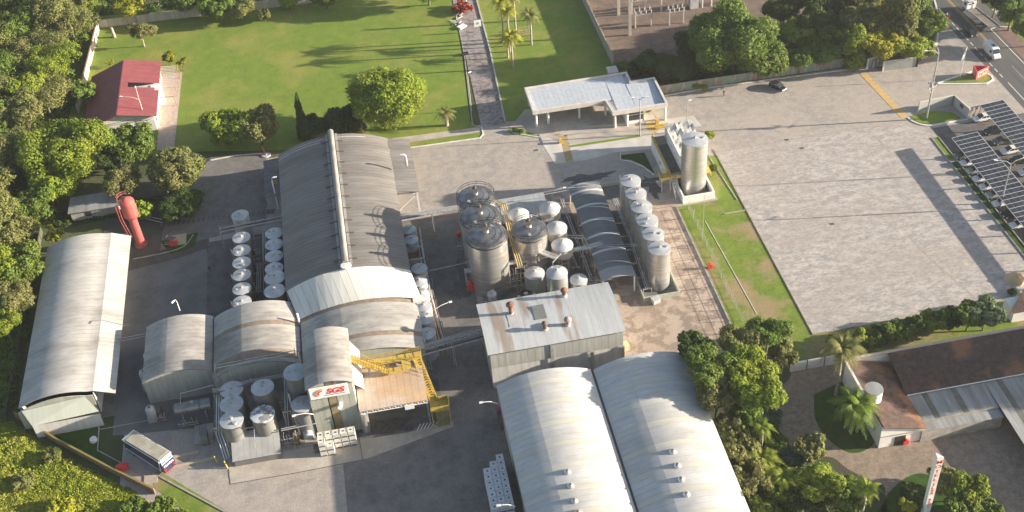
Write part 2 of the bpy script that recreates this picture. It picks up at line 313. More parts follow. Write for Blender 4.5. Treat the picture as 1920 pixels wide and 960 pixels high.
sheet('road_verge', [(152.6, -200), (260, -200), (260, 236), (152.6, 236)], .0, grass, px=False)
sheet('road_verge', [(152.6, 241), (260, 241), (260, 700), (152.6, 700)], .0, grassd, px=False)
sheet('side_road', [(152.6, 236), (260, 236), (260, 241), (152.6, 241)], .01, conc, px=False)
for k in range(40):
    y = 205 + k * 2.4
    if y > 212 and y < 262: sheet('road_marking', [(140.75, y), (140.95, y), (140.95, y + 1.5), (140.75, y + 1.5)], .024, kw, px=False)
sheet('road_marking', [(140.9, -100), (141.08, -100), (141.08, 210), (140.9, 210)], .024, kw, px=False)
sheet('road_marking', [(148.0, -100), (148.2, -100), (148.2, 400), (148.0, 400)], .024, kw, px=False)
sheet('road_marking', [(144.55, 226), (144.72, 226), (144.72, 400), (144.55, 400)], .024, yel, px=False)
sheet('road_marking', [(144.95, 226), (145.12, 226), (145.12, 400), (144.95, 400)], .024, yel, px=False)
sheet('road_marking', [(145.0, -100), (145.15, -100), (145.15, 216), (145.0, 216)], .024, kg, px=False)
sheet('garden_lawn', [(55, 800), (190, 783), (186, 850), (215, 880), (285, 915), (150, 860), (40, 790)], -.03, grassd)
sheet('grass_strip', [(283, 888), (300, 884), (470, 985), (380, 985), (290, 915)], .03, grassy)
sheet('tower_yard', [(-60, 190), (-38, 196), (-38, 226), (-60, 226)], .005, mat('packed_dirt', (.10, .09, .075), .95, col2=(.07, .065, .05), scale=.5, bump=.4), px=False)
sheet('yard_corner', [(300, 452), (372, 435), (365, 462), (345, 470), (320, 476)], .02, grassd)
# striped crossings and painted strips
def strip(name, a, b, wpx, m1, m2, n, z=.03):
    p = P(*a); q = P(*b); d = (q - p); L = d.length; d.normalize(); s = Vector((-d.y, d.x, 0)) * wpx / 2
    for k, mm in ((0, m1), (1, m2)):
        mb = MB()
        for i in range(k, n, 2):
            u = p + d * (L * i / n); v = p + d * (L * (i + 1) / n)
            mb.add([(u + s)[:2] + (z,), (u - s)[:2] + (z,), (v - s)[:2] + (z,), (v + s)[:2] + (z,)], [(0, 1, 2, 3)])
        if mb.v[0]: build(mb, name, mm, kind='structure')
strip('speed_hump', (1618, 137), (1697, 221), 1.7, yelpale, mat('yellow_hump', (.60, .38, .12), .8, col2=(.5, .34, .16), scale=1.5), 24)
strip('speed_hump', (1056, 254), (1068, 303), 1.6, mat('yellow_faded', (.50, .36, .10), .8, col2=(.36, .30, .2), scale=1.5, speck=.2), mat('hump_brown', (.24, .19, .13), .85, speck=.2), 34)
strip('speed_hump', (1217, 229), (1228, 247), 2.0, yel, yelpale, 14)
strip('painted_edge', (1058, 254), (1210, 229), .7, kw, darkm, 84)
strip('painted_edge', (1066, 270), (1200, 250), .5, kw, darkm, 76)
strip('zebra_crossing', (300, 421), (515, 396), 1.6, slabd, asph, 46, .03)
mb = MB()
for k in range(6):
    a = P(782 + k * 6.5, 807 - k * 1.2); mb.bar((a.x, a.y, .03), (a.x + .8, a.y + 1.3, .03), .2, .01)
build(mb, 'hatched_marking', kw, kind='structure')
# dirt joints and cable trenches across the loading yard
mb = MB()
for x in [P(1150, 430).y - k * 4.2 for k in range(-1, 10)]:
    mb.bar((50.5, x, .012), (56.6, x - .1, .012), .12, .006)
build(mb, 'paving_joint', darkm, kind='structure')
# kerbs
kerb([(850, 0), (871, 105), (886, 235), (899, 240)], .25, .12, kg)
kerb([(890, -14), (919, 95), (947, 228)], .35, .25, mat('kerb_stone', (.45, .42, .38), .85))
kerb([(720, 283), (780, 276), (900, 259), (906, 252), (903, 238)], .3, .15, kw)
kerb([(395, 301), (440, 292), (495, 288)], .3, .15, kw)
kerb([(70.3, 203), (70.3, 144.5), (131, 144.5)], .25, .15, kg, px=False)
kerb([(1327, 290), (1382, 375)], .2, .15, kg)
kerb([(65.6, 181.2), (70, 181.2)], .18, .25, kg, px=False)
kerb([(57, 186), (57, 140)], .28, .2, kg, px=False)
kerb([(61.3, 180), (62.4, 152)], .1, .08, kw, px=False)
kerb([(1244, 180), (1340, 163), (1440, 150), (1540, 137), (1655, 122)], .35, .15, kw)
kerb([(1720, 113), (1745, 102), (1755, 84), (1759, 60), (1757, 20), (1745, -20)], .4, .15, kw, curve=True)
kerb([(1757, 157), (1790, 145), (1822, 135), (1845, 136), (1859, 143), (1862, 150), (1850, 157), (1800, 158), (1757, 158)], .45, .18, kw, curve=False)
sheet('traffic_island', [(1765, 156), (1825, 137), (1845, 137), (1859, 145), (1850, 155)], .12, grass)
kerb([(1703, 221), (1712, 228), (1728, 234), (1750, 235), (1800, 226), (1815, 224)], .4, .15, kw, curve=True)
sheet('traffic_island', [(1706, 219), (1750, 208), (1785, 211), (1803, 223), (1745, 233), (1722, 231)], .1, grass)
kerb([(115.8, 140), (115.8, 194.6), (117.3, 194.6)], .2, .15, kg, px=False)
kerb([(117.3, 140), (117.3, 194.6)], .2, .15, kg, px=False)
kerb([(1163, 288), (1164, 300), (1183, 303), (1205, 312), (1226, 328)], .2, .15, kw, curve=False)
kerb([(186, 800), (183, 845), (240, 875), (275, 895)], .22, .12, kg)
kerb([(285, 886), (470, 986)], .3, .15, kg)
kerb([(188, 805), (280, 788)], .2, .05, kg)
kerb([(250, 486), (310, 474), (345, 462), (363, 440)], .25, .12, kg, curve=True)
kerb([(960, 249), (1000, 256), (1015, 258)], .25, .12, kw)
sheet('verge_bed', [(950, 245), (960, 240), (1000, 250), (1012, 257), (960, 252)], .03, grass)
kerb([(1830, 49.0), (1920, 52)], .3, .12, kw)
# irregular darker patches lying on the yard and slabs
def blob(name, cx, cy, rx, ry, z, m, seed, n=40):
    rnd = random.Random(seed); c = P(cx, cy); ph = [rnd.uniform(0, 6.28) for _ in range(5)]
    pts = []
    for i in range(n):
        t = 2 * math.pi * i / n; k = 1 + .22 * math.sin(3 * t + ph[0]) + .16 * math.sin(5 * t + ph[1]) + .12 * math.sin(9 * t + ph[2]) + .08 * math.sin(14 * t + ph[3])
        pts.append((c.x + rx * k * math.cos(t), c.y + ry * k * math.sin(t)))
    sheet(name, pts, z, m, px=False)
patch_m = mat('dark_patch', (.05, .048, .048), .55, col2=(.09, .085, .08), scale=1.5, contrast=.1)
blob('dark_patch', 1100, 334, 5.0, 1.5, .011, patch_m, 1); blob('dark_patch', 1190, 345, 5.5, 1.3, .0085, patch_m, 2)
blob('dark_patch', 1225, 352, 1.2, 3.4, .009, patch_m, 3); blob('dark_patch', 868, 505, 1.2, 3.2, .0165, patch_m, 4)
blob('dark_patch', 862, 545, 1.8, 2.4, .017, patch_m, 5); blob('dark_patch', 725, 800, 5.0, 1.6, .024, patch_m, 6)

# tyre tracks, patches, drain covers and joints
def line_strip(name, pts, wd, z, m):
    q = [P(a, b) for a, b in smooth_path(pts, 8)]; mb = MB()
    for k, (u, v) in enumerate(zip(q, q[1:])):
        d = (v - u); d.z = 0; d.normalize(); s = Vector((-d.y, d.x, 0)) * wd / 2
        mb.add([(u + s)[:2] + (z,), (u - s)[:2] + (z,), (v - s)[:2] + (z,), (v + s)[:2] + (z,)], [(0, 1, 2, 3)])
    build(mb, name, m, kind='structure')
trk = mat('tyre_track', (.30, .265, .24), .9, col2=(.36, .31, .27), scale=.9, contrast=.05, det=12, rn=.7, speck=.2)
for pts, z in (([(1345, 285), (1480, 262), (1610, 240), (1690, 236)], .0090), ([(1640, 255), (1665, 282), (1672, 290)], .0092), ([(1700, 440), (1760, 500), (1830, 560)], .0094)):
    line_strip('tyre_track', pts, .5, z, trk)
line_strip('worn_path', [(905, 262), (1000, 285), (1045, 310), (1060, 345)], .35, .0098, trk)
for a, b in ((1503, 278), (1475, 262), (1560, 420), (915, 798), (772, 762), (700, 690), (1005, 282)):
    c = P(a, b); sheet('drain_cover', [(c.x - .45, c.y - .35), (c.x + .45, c.y - .35), (c.x + .45, c.y + .35), (c.x - .45, c.y + .35)], .028, darkm, px=False)
blob('oil_stain', 700, 880, 3.0, 1.4, .0225, mat('stain_soft', (.13, .123, .118), .8, col2=(.17, .16, .15), scale=1.2, speck=.2), 7)
blob('oil_stain', 560, 905, 2.2, .8, .0095, mat('stain_soft2', (.29, .255, .225), .85, col2=(.34, .29, .25), scale=1.2, speck=.2), 8)
blob('worn_patch', 860, 400, 5.0, 2.6, .0205, mat('stain_warm', (.26, .20, .155), .9, col2=(.19, .165, .15), scale=.5, det=12, rn=.7, speck=.2), 9)

sheet('scrub_ground', [(-140, 765), (20, 795), (120, 865), (240, 922), (300, 950), (420, 1060), (-160, 1060)], -.02, mat('scrub_grass', (.26, .30, .05), .95, col2=(.16, .21, .035), scale=.5, contrast=.1, det=12, rn=.7, bump=.9, bscale=5, spec=.1, speck=.3))

mb = MB(); pts = [P(428, 880), P(432, 908), P(560, 886), P(686, 861)]
for u, v in zip(pts, pts[1:]): mb.bar((u.x, u.y, .026), (v.x, v.y, .026), .14, .01)
u, v = P(673, 820), P(680, 862); mb.bar((u.x, u.y, .026), (v.x, v.y, .026), .12, .01); build(mb, 'paving_joint', darkm, kind='structure')
# ------------------------------------------------------------------ buildings
def arc_profile(x0, x1, ze, rise, n=12):
    wd = x1 - x0
    if rise < 1e-3: return [(x0 + wd * i / n, ze) for i in range(n + 1)]
    R = (wd * wd / 4 + rise * rise) / (2 * rise); cz = ze + rise - R; a = math.asin(wd / 2 / R)
    return [(x0 + wd / 2 + R * math.sin(-a + 2 * a * i / n), cz + R * math.cos(-a + 2 * a * i / n)) for i in range(n + 1)]
def strip_mesh(prof, y0, y1, th=.06, axis='y', dz=0.0):
    """curved sheet following prof (u, z) between y0 and y1"""
    mb = MB(); n = len(prof); vs = []
    for (u, z) in prof:
        for y in (y0, y1):
            for t in (0, -th):
                vs.append((u, y, z + t + dz) if axis == 'y' else (y, u, z + t + dz))
    fs = []
    for i in range(n - 1):
        a = 4 * i; b = a + 4
        fs += [(a, b, b + 2, a + 2), (a + 1, a + 3, b + 3, b + 1), (a, a + 1, b + 1, b), (a + 2, b + 2, b + 3, a + 3)]
    e = 4 * (n - 1); fs += [(0, 2, 3, 1), (e, e + 1, e + 3, e + 2)]
    if axis != 'y': fs = [f[::-1] for f in fs]
    mb.add(vs, fs, 0, False)
    mb.sm = [i < 4 * (n - 1) and i % 4 == 0 for i in range(len(mb.sm))]
    return mb
def sheets(parent, prof, y0, y1, pitch, mats, axis='y', gap=.05, name='roof_sheet', th=.06, splits=None, deck=True):
    """roof of separate sheets, each an object; mats(i) chooses the material of row i"""
    n = max(1, round((y1 - y0) / pitch)); p = (y1 - y0) / n
    chunks = [prof] if not splits else [prof[a:b + 1] for a, b in splits]
    off = WL[parent.name]; cache = {}
    if deck:
        build(strip_mesh(prof, y0 + .02, y1 - .02, .05, axis, dz=-th - .03), 'roof_deck', MATS['dark_metal'], parent)
    for i in range(n):
        m = mats(i) if callable(mats) else mats
        for ci, ch in enumerate(chunks):
            key = (ci, m.name)
            if key not in cache:
                if ci < len(chunks) - 1:
                    ch = ch[:-1] + [(ch[-1][0] - gap * .6, ch[-1][1])]
                cache[key] = mesh_from(strip_mesh(ch, 0, p - gap, th, axis), name, m, (off[0], off[1], off[2]) if axis == 'y' else (off[0], off[1], off[2]))
            o = bpy.data.objects.new(name, cache[key]); COL.objects.link(o); o.parent = parent
            o.location = (0, y0 + p * i, 0) if axis == 'y' else (y0 + p * i, 0, 0)
def gable(parent, prof, y, th, zb, m, name='end_wall', axis='y', pitch=1.1, gap=.03):
    """end wall of upright panels from zb up to the roof profile"""
    u0, u1 = prof[0][0], prof[-1][0]; n = max(1, round((u1 - u0) / pitch)); p = (u1 - u0) / n
    def zat(u):
        for (a, za), (b, zc) in zip(prof, prof[1:]):
            if a <= u <= b: return za + (zc - za) * (u - a) / max(b - a, 1e-6)
        return prof[-1][1]
    for i in range(n):
        a = u0 + p * i + gap / 2; b = u0 + p * (i + 1) - gap / 2; za, zc = zat(a) - .12, zat(b) - .12; o = th * (.5 if i % 2 else .55)
        mb = MB()
        if axis == 'y':
            vs = [(a, y - o, zb), (b, y - o, zb), (b, y + o, zb), (a, y + o, zb), (a, y - o, za), (b, y - o, zc), (b, y + o, zc), (a, y + o, za)]
        else:
            vs = [(y + o, a, zb), (y + o, b, zb), (y - o, b, zb), (y - o, a, zb), (y + o, a, za), (y + o, b, zc), (y - o, b, zc), (y - o, a, za)]
        mb.add(vs, [(3, 2, 1, 0), (4, 5, 6, 7), (0, 1, 5, 4), (1, 2, 6, 5), (2, 3, 7, 6), (3, 0, 4, 7)])
        build(mb, name, m, parent)
def wallpanels(parent, a, b, z0, z1, m, pitch=1.2, th=.12, name='wall_panel', gap=.03):
    a = Vector((*a, 0)); b = Vector((*b, 0)); d = b - a; L = d.length; d.normalize(); n = max(1, round(L / pitch)); p = L / n
    for i in range(n):
        mb = MB(); u = a + d * (p * i + gap / 2); v = a + d * (p * (i + 1) - gap / 2)
        mb.bar((u.x, u.y, (z0 + z1) / 2), (v.x, v.y, (z0 + z1) / 2), th if i % 2 else th + .01, z1 - z0); build(mb, name, m, parent)

# -- long pale shed on the left
t = thing('storage_shed', 'long pale curved roof shed standing alone at the left edge, grimy on its left slope', 'shed', (-61, 178, 0))
pr = arc_profile(-69.4, -54.2, 4.3, 1.95, 14); pr = [q for q in pr if q[0] < -56.4] + [(-56.3, 5.55), (-52.8, 4.0)]
k = len(pr) - 2
sheets(t, pr, 156.2, 200.6, 1.06, roofL, splits=[(0, k), (k, k + 1)], gap=.04)
prw = [(x, z) for x, z in pr if x < -56.2]
gable(t, prw, 155.3, .14, 0, wallg); gable(t, prw, 200.2, .14, 0, wallg)
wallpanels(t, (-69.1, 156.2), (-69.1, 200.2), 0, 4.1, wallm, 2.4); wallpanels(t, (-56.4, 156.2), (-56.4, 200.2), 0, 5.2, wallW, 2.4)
b_ = MB(); b_.add([(-68.6, 155.1, 4.6), (-57.6, 155.1, 5.6), (-55.5, 152.9, 3.6), (-67.0, 152.7, 3.0)], [(3, 2, 1, 0)]); build(b_, 'annex_roof', mat('annex_sheet', (.52, .54, .45), .6, col2=(.46, .48, .40), scale=.5, stretch=(3, .3, .3)), t)
wallpanels(t, (-67.0, 152.75), (-55.6, 152.95), 0, 2.9, wallW, 1.4, name='annex_wall')

# -- central shed with the ridge duct
darkrib = mat('dark_rib', (.15, .15, .155), .7, col2=(.11, .11, .115), scale=.8, rnd=.12)
t = thing('main_shed', 'big dark grey curved shed in the centre with a long pipe-like ridge duct', 'shed', (-10, 194, 0))
pr = arc_profile(-21.9, 1.5, 7.0, 3.1, 20)
sheets(t, pr, 172.0, 216.3, 1.02, roofg, splits=[(0, 10), (10, 20)], gap=.045)
ext = [(1.62, 6.92), (3.7, 6.55), (6.1, 6.0)]
sheets(t, ext, 197.0, 216.3, 1.02, roofg, gap=.045, name='side_roof_sheet')
wallpanels(t, (-21.6, 172), (-21.6, 216), 0, 6.8, walld, 2.4); wallpanels(t, (1.2, 172), (1.2, 216), 0, 6.8, walld, 2.4)
gable(t, pr, 216.0, .14, 0, wallm); gable(t, pr, 172.2, .14, 0, walld)
b_ = MB()
for y in (197.6, 206.5, 215.6): b_.bar((5.6, y, 0), (5.6, y, 5.9), .35)
b_.bar((5.6, 197.6, 5.4), (1.3, 197.6, 5.9), .3); b_.bar((5.6, 197.6, 5.3), (1.3, 197.6, 1.5), .22)
build(b_, 'side_frame', white, t)
b_ = MB(); b_.tube([(-10.1, 172.9, 10.65), (-10.1, 216.8, 10.65)], .62, 14); build(b_, 'ridge_duct', mat('duct', (.40, .38, .35), .5, metal=.2, col2=(.22, .2, .18), scale=.8, stretch=(1, .3, 1)), t)
b_ = MB(); b_.lathe((-10.1, 172.3, 10.3), [(0, .5), (.95, .42), (1.0, .2), (.7, -.1)], 20); build(b_, 'duct_end_cap', white, t)
b_ = MB()
for y in np.arange(174.5, 215, 3.9):
    for sgn in (-1, 1): b_.bar((-10.1 + sgn * .7, y, 10.35), (-10.1 + sgn * 2.2, y, 10.12), .18, .2)
build(b_, 'duct_brackets', darkm, t)
b_ = MB(); 
for sgn in (-1, 1): b_.bar((-10.1 + sgn * 1.0, 173, 10.22), (-10.1 + sgn * 1.0, 216.4, 10.22), .5, .1)
build(b_, 'duct_flashing', roofl, t)
b_ = MB(); q = P(760, 300, 8.4); b_.tube([(q.x + .1, q.y - 1.4, 8.0), (q.x + .1, q.y - 1.4, 10.3), (q.x - .2, q.y - 1.4, 10.8), (q.x - 1.0, q.y - 1.4, 10.8)], .26, 10); build(b_, 'vent_pipe', twhite, t)
b_ = MB()
for k2, yy in enumerate((215.0, 214.1)): b_.add(*(lambda pf: ([(u, yy + s, z + .05) for u, z in pf for s in (0, .12)], [(2 * i, 2 * i + 2, 2 * i + 3, 2 * i + 1) for i in range(len(pf) - 1)]))(pr[:9] if k2 else pr[:17]))
b_.flip(); build(b_, 'roof_cable', white, t)

sheets(t, [(-25.6, 4.0), (-22.0, 4.3)], 206.0, 219.6, .62, darkrib, gap=.10, name='lean_to_sheet', deck=False)
sheets(t, [(216.6, 4.3), (219.6, 4.0)], -21.8, 4.4, .62, darkrib, axis='x', gap=.10, name='lean_to_sheet', deck=False)
for x, y in ((-25.4, 206.3), (-25.4, 212.5), (-25.4, 219.2), (-12, 219.4), (-2, 219.4), (4.2, 219.4)): b_ = MB(); b_.bar((x, y, 0), (x, y, 4.0), .16); build(b_, 'post', rail, t)
# -- cream transition roof and the three bays in front of it
t = thing('bay_building', 'three joined curved bays in front of the main shed, brown bands across their grey roofs', 'building', (-23, 160, 0))
prA = arc_profile(-21.7, 1.5, 7.0, 3.05, 16); prC = arc_profile(-19.9, 2.6, 6.0, 2.3, 16)
for i in range(16):
    mb = MB(); g = .02
    a0, a1, c0, c1 = prA[i], prA[i + 1], prC[i], prC[i + 1]
    mb.add([(a0[0] + g, 172.0, a0[1] + .06), (a1[0] - g, 172.0, a1[1] + .06), (c1[0] - g, 164.7, c1[1] + .12), (c0[0] + g, 164.7, c0[1] + .12)], [(3, 2, 1, 0)])
    mb.add([(a0[0] + g, 172.0, a0[1] - .02), (a1[0] - g, 172.0, a1[1] - .02), (c1[0] - g, 164.7, c1[1] + .02), (c0[0] + g, 164.7, c0[1] + .02)], [(0, 1, 2, 3)])
    build(mb, 'cream_sheet', cream, t)
b_ = MB(); b_.box(1.0, 2.9, 163.9, 165.3, 5.2, 6.5); build(b_, 'gutter_box', white, t)
b_ = MB(); b_.add([(-21.8, 171.9, 7.0), (-21.8, 171.9, 5.6), (-20.2, 164.7, 4.7), (-20.2, 164.7, 6.1)], [(0, 1, 2, 3)]); build(b_, 'cream_fascia', cream, t)
b_ = MB(); b_.tube([(-19.9, 164.0, 2.5), (-19.9, 164.0, 8.3)], .2, 8); build(b_, 'downpipe', white, t)
b_ = MB(); b_.tube([(-19.9, 152.6, 3), (-19.9, 152.6, 9.5)], .16, 8); build(b_, 'downpipe', white, t)
b3 = [(-19.7, 1.6, 151.8, 164.9, 6.0, 2.3, roofl), (-35.4, -19.9, 153.6, 169.6, 5.7, 2.3, roofl), (-47.8, -35.6, 156.0, 170.4, 5.5, 1.6, roofl)]
for bi, (x0, x1, y0, y1, ze, ri, m) in enumerate(b3):
    pr = arc_profile(x0, x1, ze, ri, 14); n = round((y1 - y0) / 1.05)
    bands = {0: (3, 11), 1: (1, 2, 9), 2: ()}[bi]
    def pick(i, bands=bands, m=m, n=n): return brownband if (i in bands) else m
    sheets(t, pr, y0, y1, 1.05, pick, gap=.035, splits=[(0, 5), (5, 14)])
    gable(t, pr, y0 + .25, .14, 0, wallg if bi == 0 else wallm); gable(t, pr, y1 - .25, .14, 0, walld)
    wallpanels(t, (x0 + .2, y0 + .3), (x0 + .2, y1 - .3), 0, ze - .2, walld, 2.2)
wallpanels(t, (1.3, 152.2), (1.3, 164.6), 0, 5.8, wallm, 2.2)
b_ = MB()
for x in np.arange(-47, -36, 1.5): b_.box(x, x + .04, 155.9, 156.0, 1.0, 5.4)
build(b_, 'wall_ribs', wallm, t)
# left end lean-to with the small side tanks
# -- tower with the company sign
t = thing('sign_tower', 'tall narrow grey tower with a white and red company sign on its front gable', 'building', (-14.8, 147, 0))
pr = arc_profile(-18.9, -10.9, 11.9, 1.3, 10)
sheets(t, pr, 140.9, 154.0, 1.1, lambda i: roofl, gap=.04, splits=[(0, 3), (3, 10)])
prw = arc_profile(-18.6, -11.2, 11.8, 1.25, 10)
gable(t, [(x, z) for x, z in prw if x < -15.3], 141.3, .16, 0, wallg, pitch=1.0); gable(t, [(x, z) for x, z in prw if x > -14.4], 141.3, .16, 0, wallg, pitch=1.0)
b_ = MB(); b_.box(-15.5, -14.1, 141.25, 141.35, 0, 12.9); build(b_, 'stained_light_strip', mat('strip_brown', (.33, .26, .16), .7, col2=(.22, .17, .10), scale=.8, col3=(.55, .36, .08), scale3=.2, amt3=.8), t)
gable(t, prw, 153.7, .14, 4, wallm)
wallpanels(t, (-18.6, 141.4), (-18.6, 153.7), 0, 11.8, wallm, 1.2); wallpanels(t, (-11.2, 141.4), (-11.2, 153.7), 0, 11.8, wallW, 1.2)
b_ = MB(); b_.add([(-11.1, 143, 9.5), (-11.1, 152, 11), (-9.6, 151.5, 8.6), (-9.6, 144, 6.9)], [(0, 3, 2, 1)]); b_.add([(-11.1, 143, 9.4), (-11.1, 152, 10.9), (-9.6, 151.5, 8.5), (-9.6, 144, 6.8)], [(0, 1, 2, 3)]); build(b_, 'side_flashing', wallW, t)
b_ = MB(); b_.tube([(-13.9, 141.2, 7.2), (-13.9, 139.9, 7.6)], .38, 12); build(b_, 'exhaust_stub', white, t)
sg = thing('company_sign', 'white company sign board with red SGS letters and a swirl on the tower gable', 'sign', (-15.1, 140.9, 11.0))
b_ = MB(); b_.box(-18.3, -11.9, 140.72, 140.9, 9.7, 12.2); build(b_, 'board', whitec, sg)
def text(s, name, m, parent, loc, rot, size, bold=.0, sx=1.0, sp=1.0, al='CENTER', shear=0):
    c = bpy.data.curves.new(name, 'FONT'); c.body = s; c.size = size; c.extrude = .012; c.offset = bold; c.align_x = al; c.align_y = 'CENTER'
    c.space_character = sp; c.shear = shear; tmp = bpy.data.objects.new('tmp', c); COL.objects.link(tmp)
    me = bpy.data.meshes.new_from_object(tmp.evaluated_get(bpy.context.evaluated_depsgraph_get())); bpy.data.objects.remove(tmp); me.materials.clear(); me.materials.append(m)
    o = bpy.data.objects.new(name, me); COL.objects.link(o); o.parent = parent
    o.location = Vector(loc) - Vector(WL[parent.name]); o.rotation_euler = rot; o.scale = (sx, 1, 1); return o
text("SGS", 'lettering', redp, sg, (-14.15, 140.70, 11.05), (math.pi / 2, 0, 0), 1.55, .06, 1.12, 1.0, shear=.25)
b_ = MB(); b_.box(-16.0, -12.5, 140.69, 140.715, 10.2, 10.3); build(b_, 'underline', darkm, sg)
for i, (m, r1, r2) in enumerate(((MATS['rail_steel'], 1.3, 1.0), (mat('swirl_orange', (.7, .35, .12), .5), 1.0, .72), (redp, .74, .42))):
    b_ = MB(); n = 14; vs = []
    for j in range(n + 1):
        a = math.pi * (.45 + .85 * j / n); th = 1 - .6 * abs(j / n - .4)
        vs += [(-16.3 + r1 * math.cos(a) * 1.1, 140.68 - .008 * i, 10.95 + r1 * math.sin(a) * .7), (-16.3 + (r1 - (r1 - r2) * th) * math.cos(a) * 1.1, 140.68 - .008 * i, 10.95 + (r1 - (r1 - r2) * th) * math.sin(a) * .7)]
    b_.add(vs, [(2 * j, 2 * j + 2, 2 * j + 3, 2 * j + 1) for j in range(n)]); build(b_, 'swirl', m, sg)

# -- peach canopy with the yellow stair
t = thing('wash_canopy', 'peach coloured canopy over a dark wash bay, beside the sign tower', 'canopy', (-5.3, 145, 0))
prf = [(140.1, 5.6), (140.6, 6.15), (141.4, 6.6), (142.6, 6.85), (144.0, 6.9), (149.5, 6.8)]
sheets(t, prf, -10.9, .6, 1.15, peach, axis='x', gap=.03)
b_ = MB()
for z in (5.3, 4.75): b_.bar((-10.9, 140.3, z), (.6, 140.3, z), .12)
for i in range(24): x = -10.9 + i * .48; b_.bar((x, 140.3, 4.75 if i % 2 else 5.3), (x + .48, 140.3, 5.3 if i % 2 else 4.75), .07)
build(b_, 'front_truss', white, t)
for x, y in ((-10.7, 140.4), (.4, 140.4), (.4, 149.3), (-5, 149.3)):
    b_ = MB(); b_.bar((x, y, 0), (x, y, 5.6), .25); build(b_, 'post', rail, t)
b_ = MB(); b_.box(-10.8, .5, 149.2, 149.4, 0, 6.5); build(b_, 'back_wall', walld, t)
b_ = MB(); b_.box(-3.4, -1.8, 140.15, 140.3, 4.0, 5.0); build(b_, 'white_board', whitec, t)
t = thing('yellow_walkway', 'yellow steel stair and railed walkway climbing over the peach canopy', 'staircase', (-4, 148, 0))
def stair(parent, a, b, wd, n, m):
    a = Vector(a); b = Vector(b); d = (b - a) / n; h = Vector((d.x, d.y, 0)).normalized(); s = Vector((-h.y, h.x, 0)) * wd / 2
    for i in range(n):
        p = a + d * (i + .5); mb = MB(); mb.bar(p - s, p + s, .26, .05); build(mb, 'step', m, parent)
    for sg_ in (-1, 1):
        mb = MB(); mb.bar(a + s * sg_, b + s * sg_, .07, .18); build(mb, 'stringer', m, parent)
        mb = MB()
        for hh in (.55, 1.05): mb.bar(a + s * sg_ + Vector((0, 0, hh)), b + s * sg_ + Vector((0, 0, hh)), .045)
        for i in range(0, n + 1, 3): p = a + d * i + s * sg_; mb.bar(p, p + Vector((0, 0, 1.05)), .06)
        build(mb, 'handrail', m, parent)
def railing(parent, pts, m, h=1.05, panel=False):
    for a, b in zip(pts, pts[1:]):
        a = Vector(a); b = Vector(b); mb = MB(); n = max(1, int((b - a).length / 1.4))
        for hh in (.35, .7, h): mb.bar(a + Vector((0, 0, hh)), b + Vector((0, 0, hh)), .055)
        for i in range(n + 1): p = a + (b - a) * i / n; mb.bar(p, p + Vector((0, 0, h)), .06)
        if panel: mb.bar(a + Vector((0, 0, h / 2)), b + Vector((0, 0, h / 2)), .02, h * .95)
        build(mb, 'railing', m, parent)
b_ = MB(); b_.box(-11, .8, 148.3, 149.9, 7.45, 7.55); b_.box(-2.7, -1.2, 146.0, 148.3, 7.45, 7.55); build(b_, 'deck', yel, t)
railing(t, [(-9, 149.9, 7.55), (.8, 149.9, 7.55), (.8, 148.3, 7.55)], yel); railing(t, [(-1.2, 148.3, 7.55), (-.75, 148.3, 7.55)], yel)
railing(t, [(-6.1, 148.2, 7.55), (-2.7, 148.2, 7.55), (-2.7, 145.9, 7.55)], yel)
stair(t, (-5.2, 146.4, 7.5), (-11.3, 147.7, 11.2), 1.3, 16, yel)
b_ = MB(); b_.bar((-5.0, 146.35, 7.2), (-11.3, 147.7, 10.9), 1.3, .06); b_.box(-5.2, -2.7, 145.7, 147.1, 7.40, 7.5); build(b_, 'soffit', yel, t)
stair(t, (1.6, 140.6, 4.2), (-.1, 148.5, 7.5), 1.3, 18, yel)
b_ = MB(); b_.bar((1.6, 140.6, 3.95), (-.1, 148.4, 7.25), 1.3, .05); build(b_, 'soffit', yel, t)
b_ = MB(); b_.box(.8, 4.0, 138.4, 140.7, 4.12, 4.2); build(b_, 'landing', yel, t)
railing(t, [(.8, 138.4, 4.2), (4.0, 138.4, 4.2), (4.0, 140.7, 4.2), (2.4, 140.7, 4.2)], yel, 1.05, True)
for x in (.9, 3.9):
    for y in (138.5, 140.6): b_ = MB(); b_.bar((x, y, 0), (x, y, 4.1), .16); build(b_, 'leg', yel, t)
b_ = MB(); b_.box(1.6, 3.6, 138.8, 140.3, 0, 2.4); build(b_, 'hopper', mat('yellow_dull', (.28, .22, .07), .7, col2=(.16, .14, .08), scale=2), t)

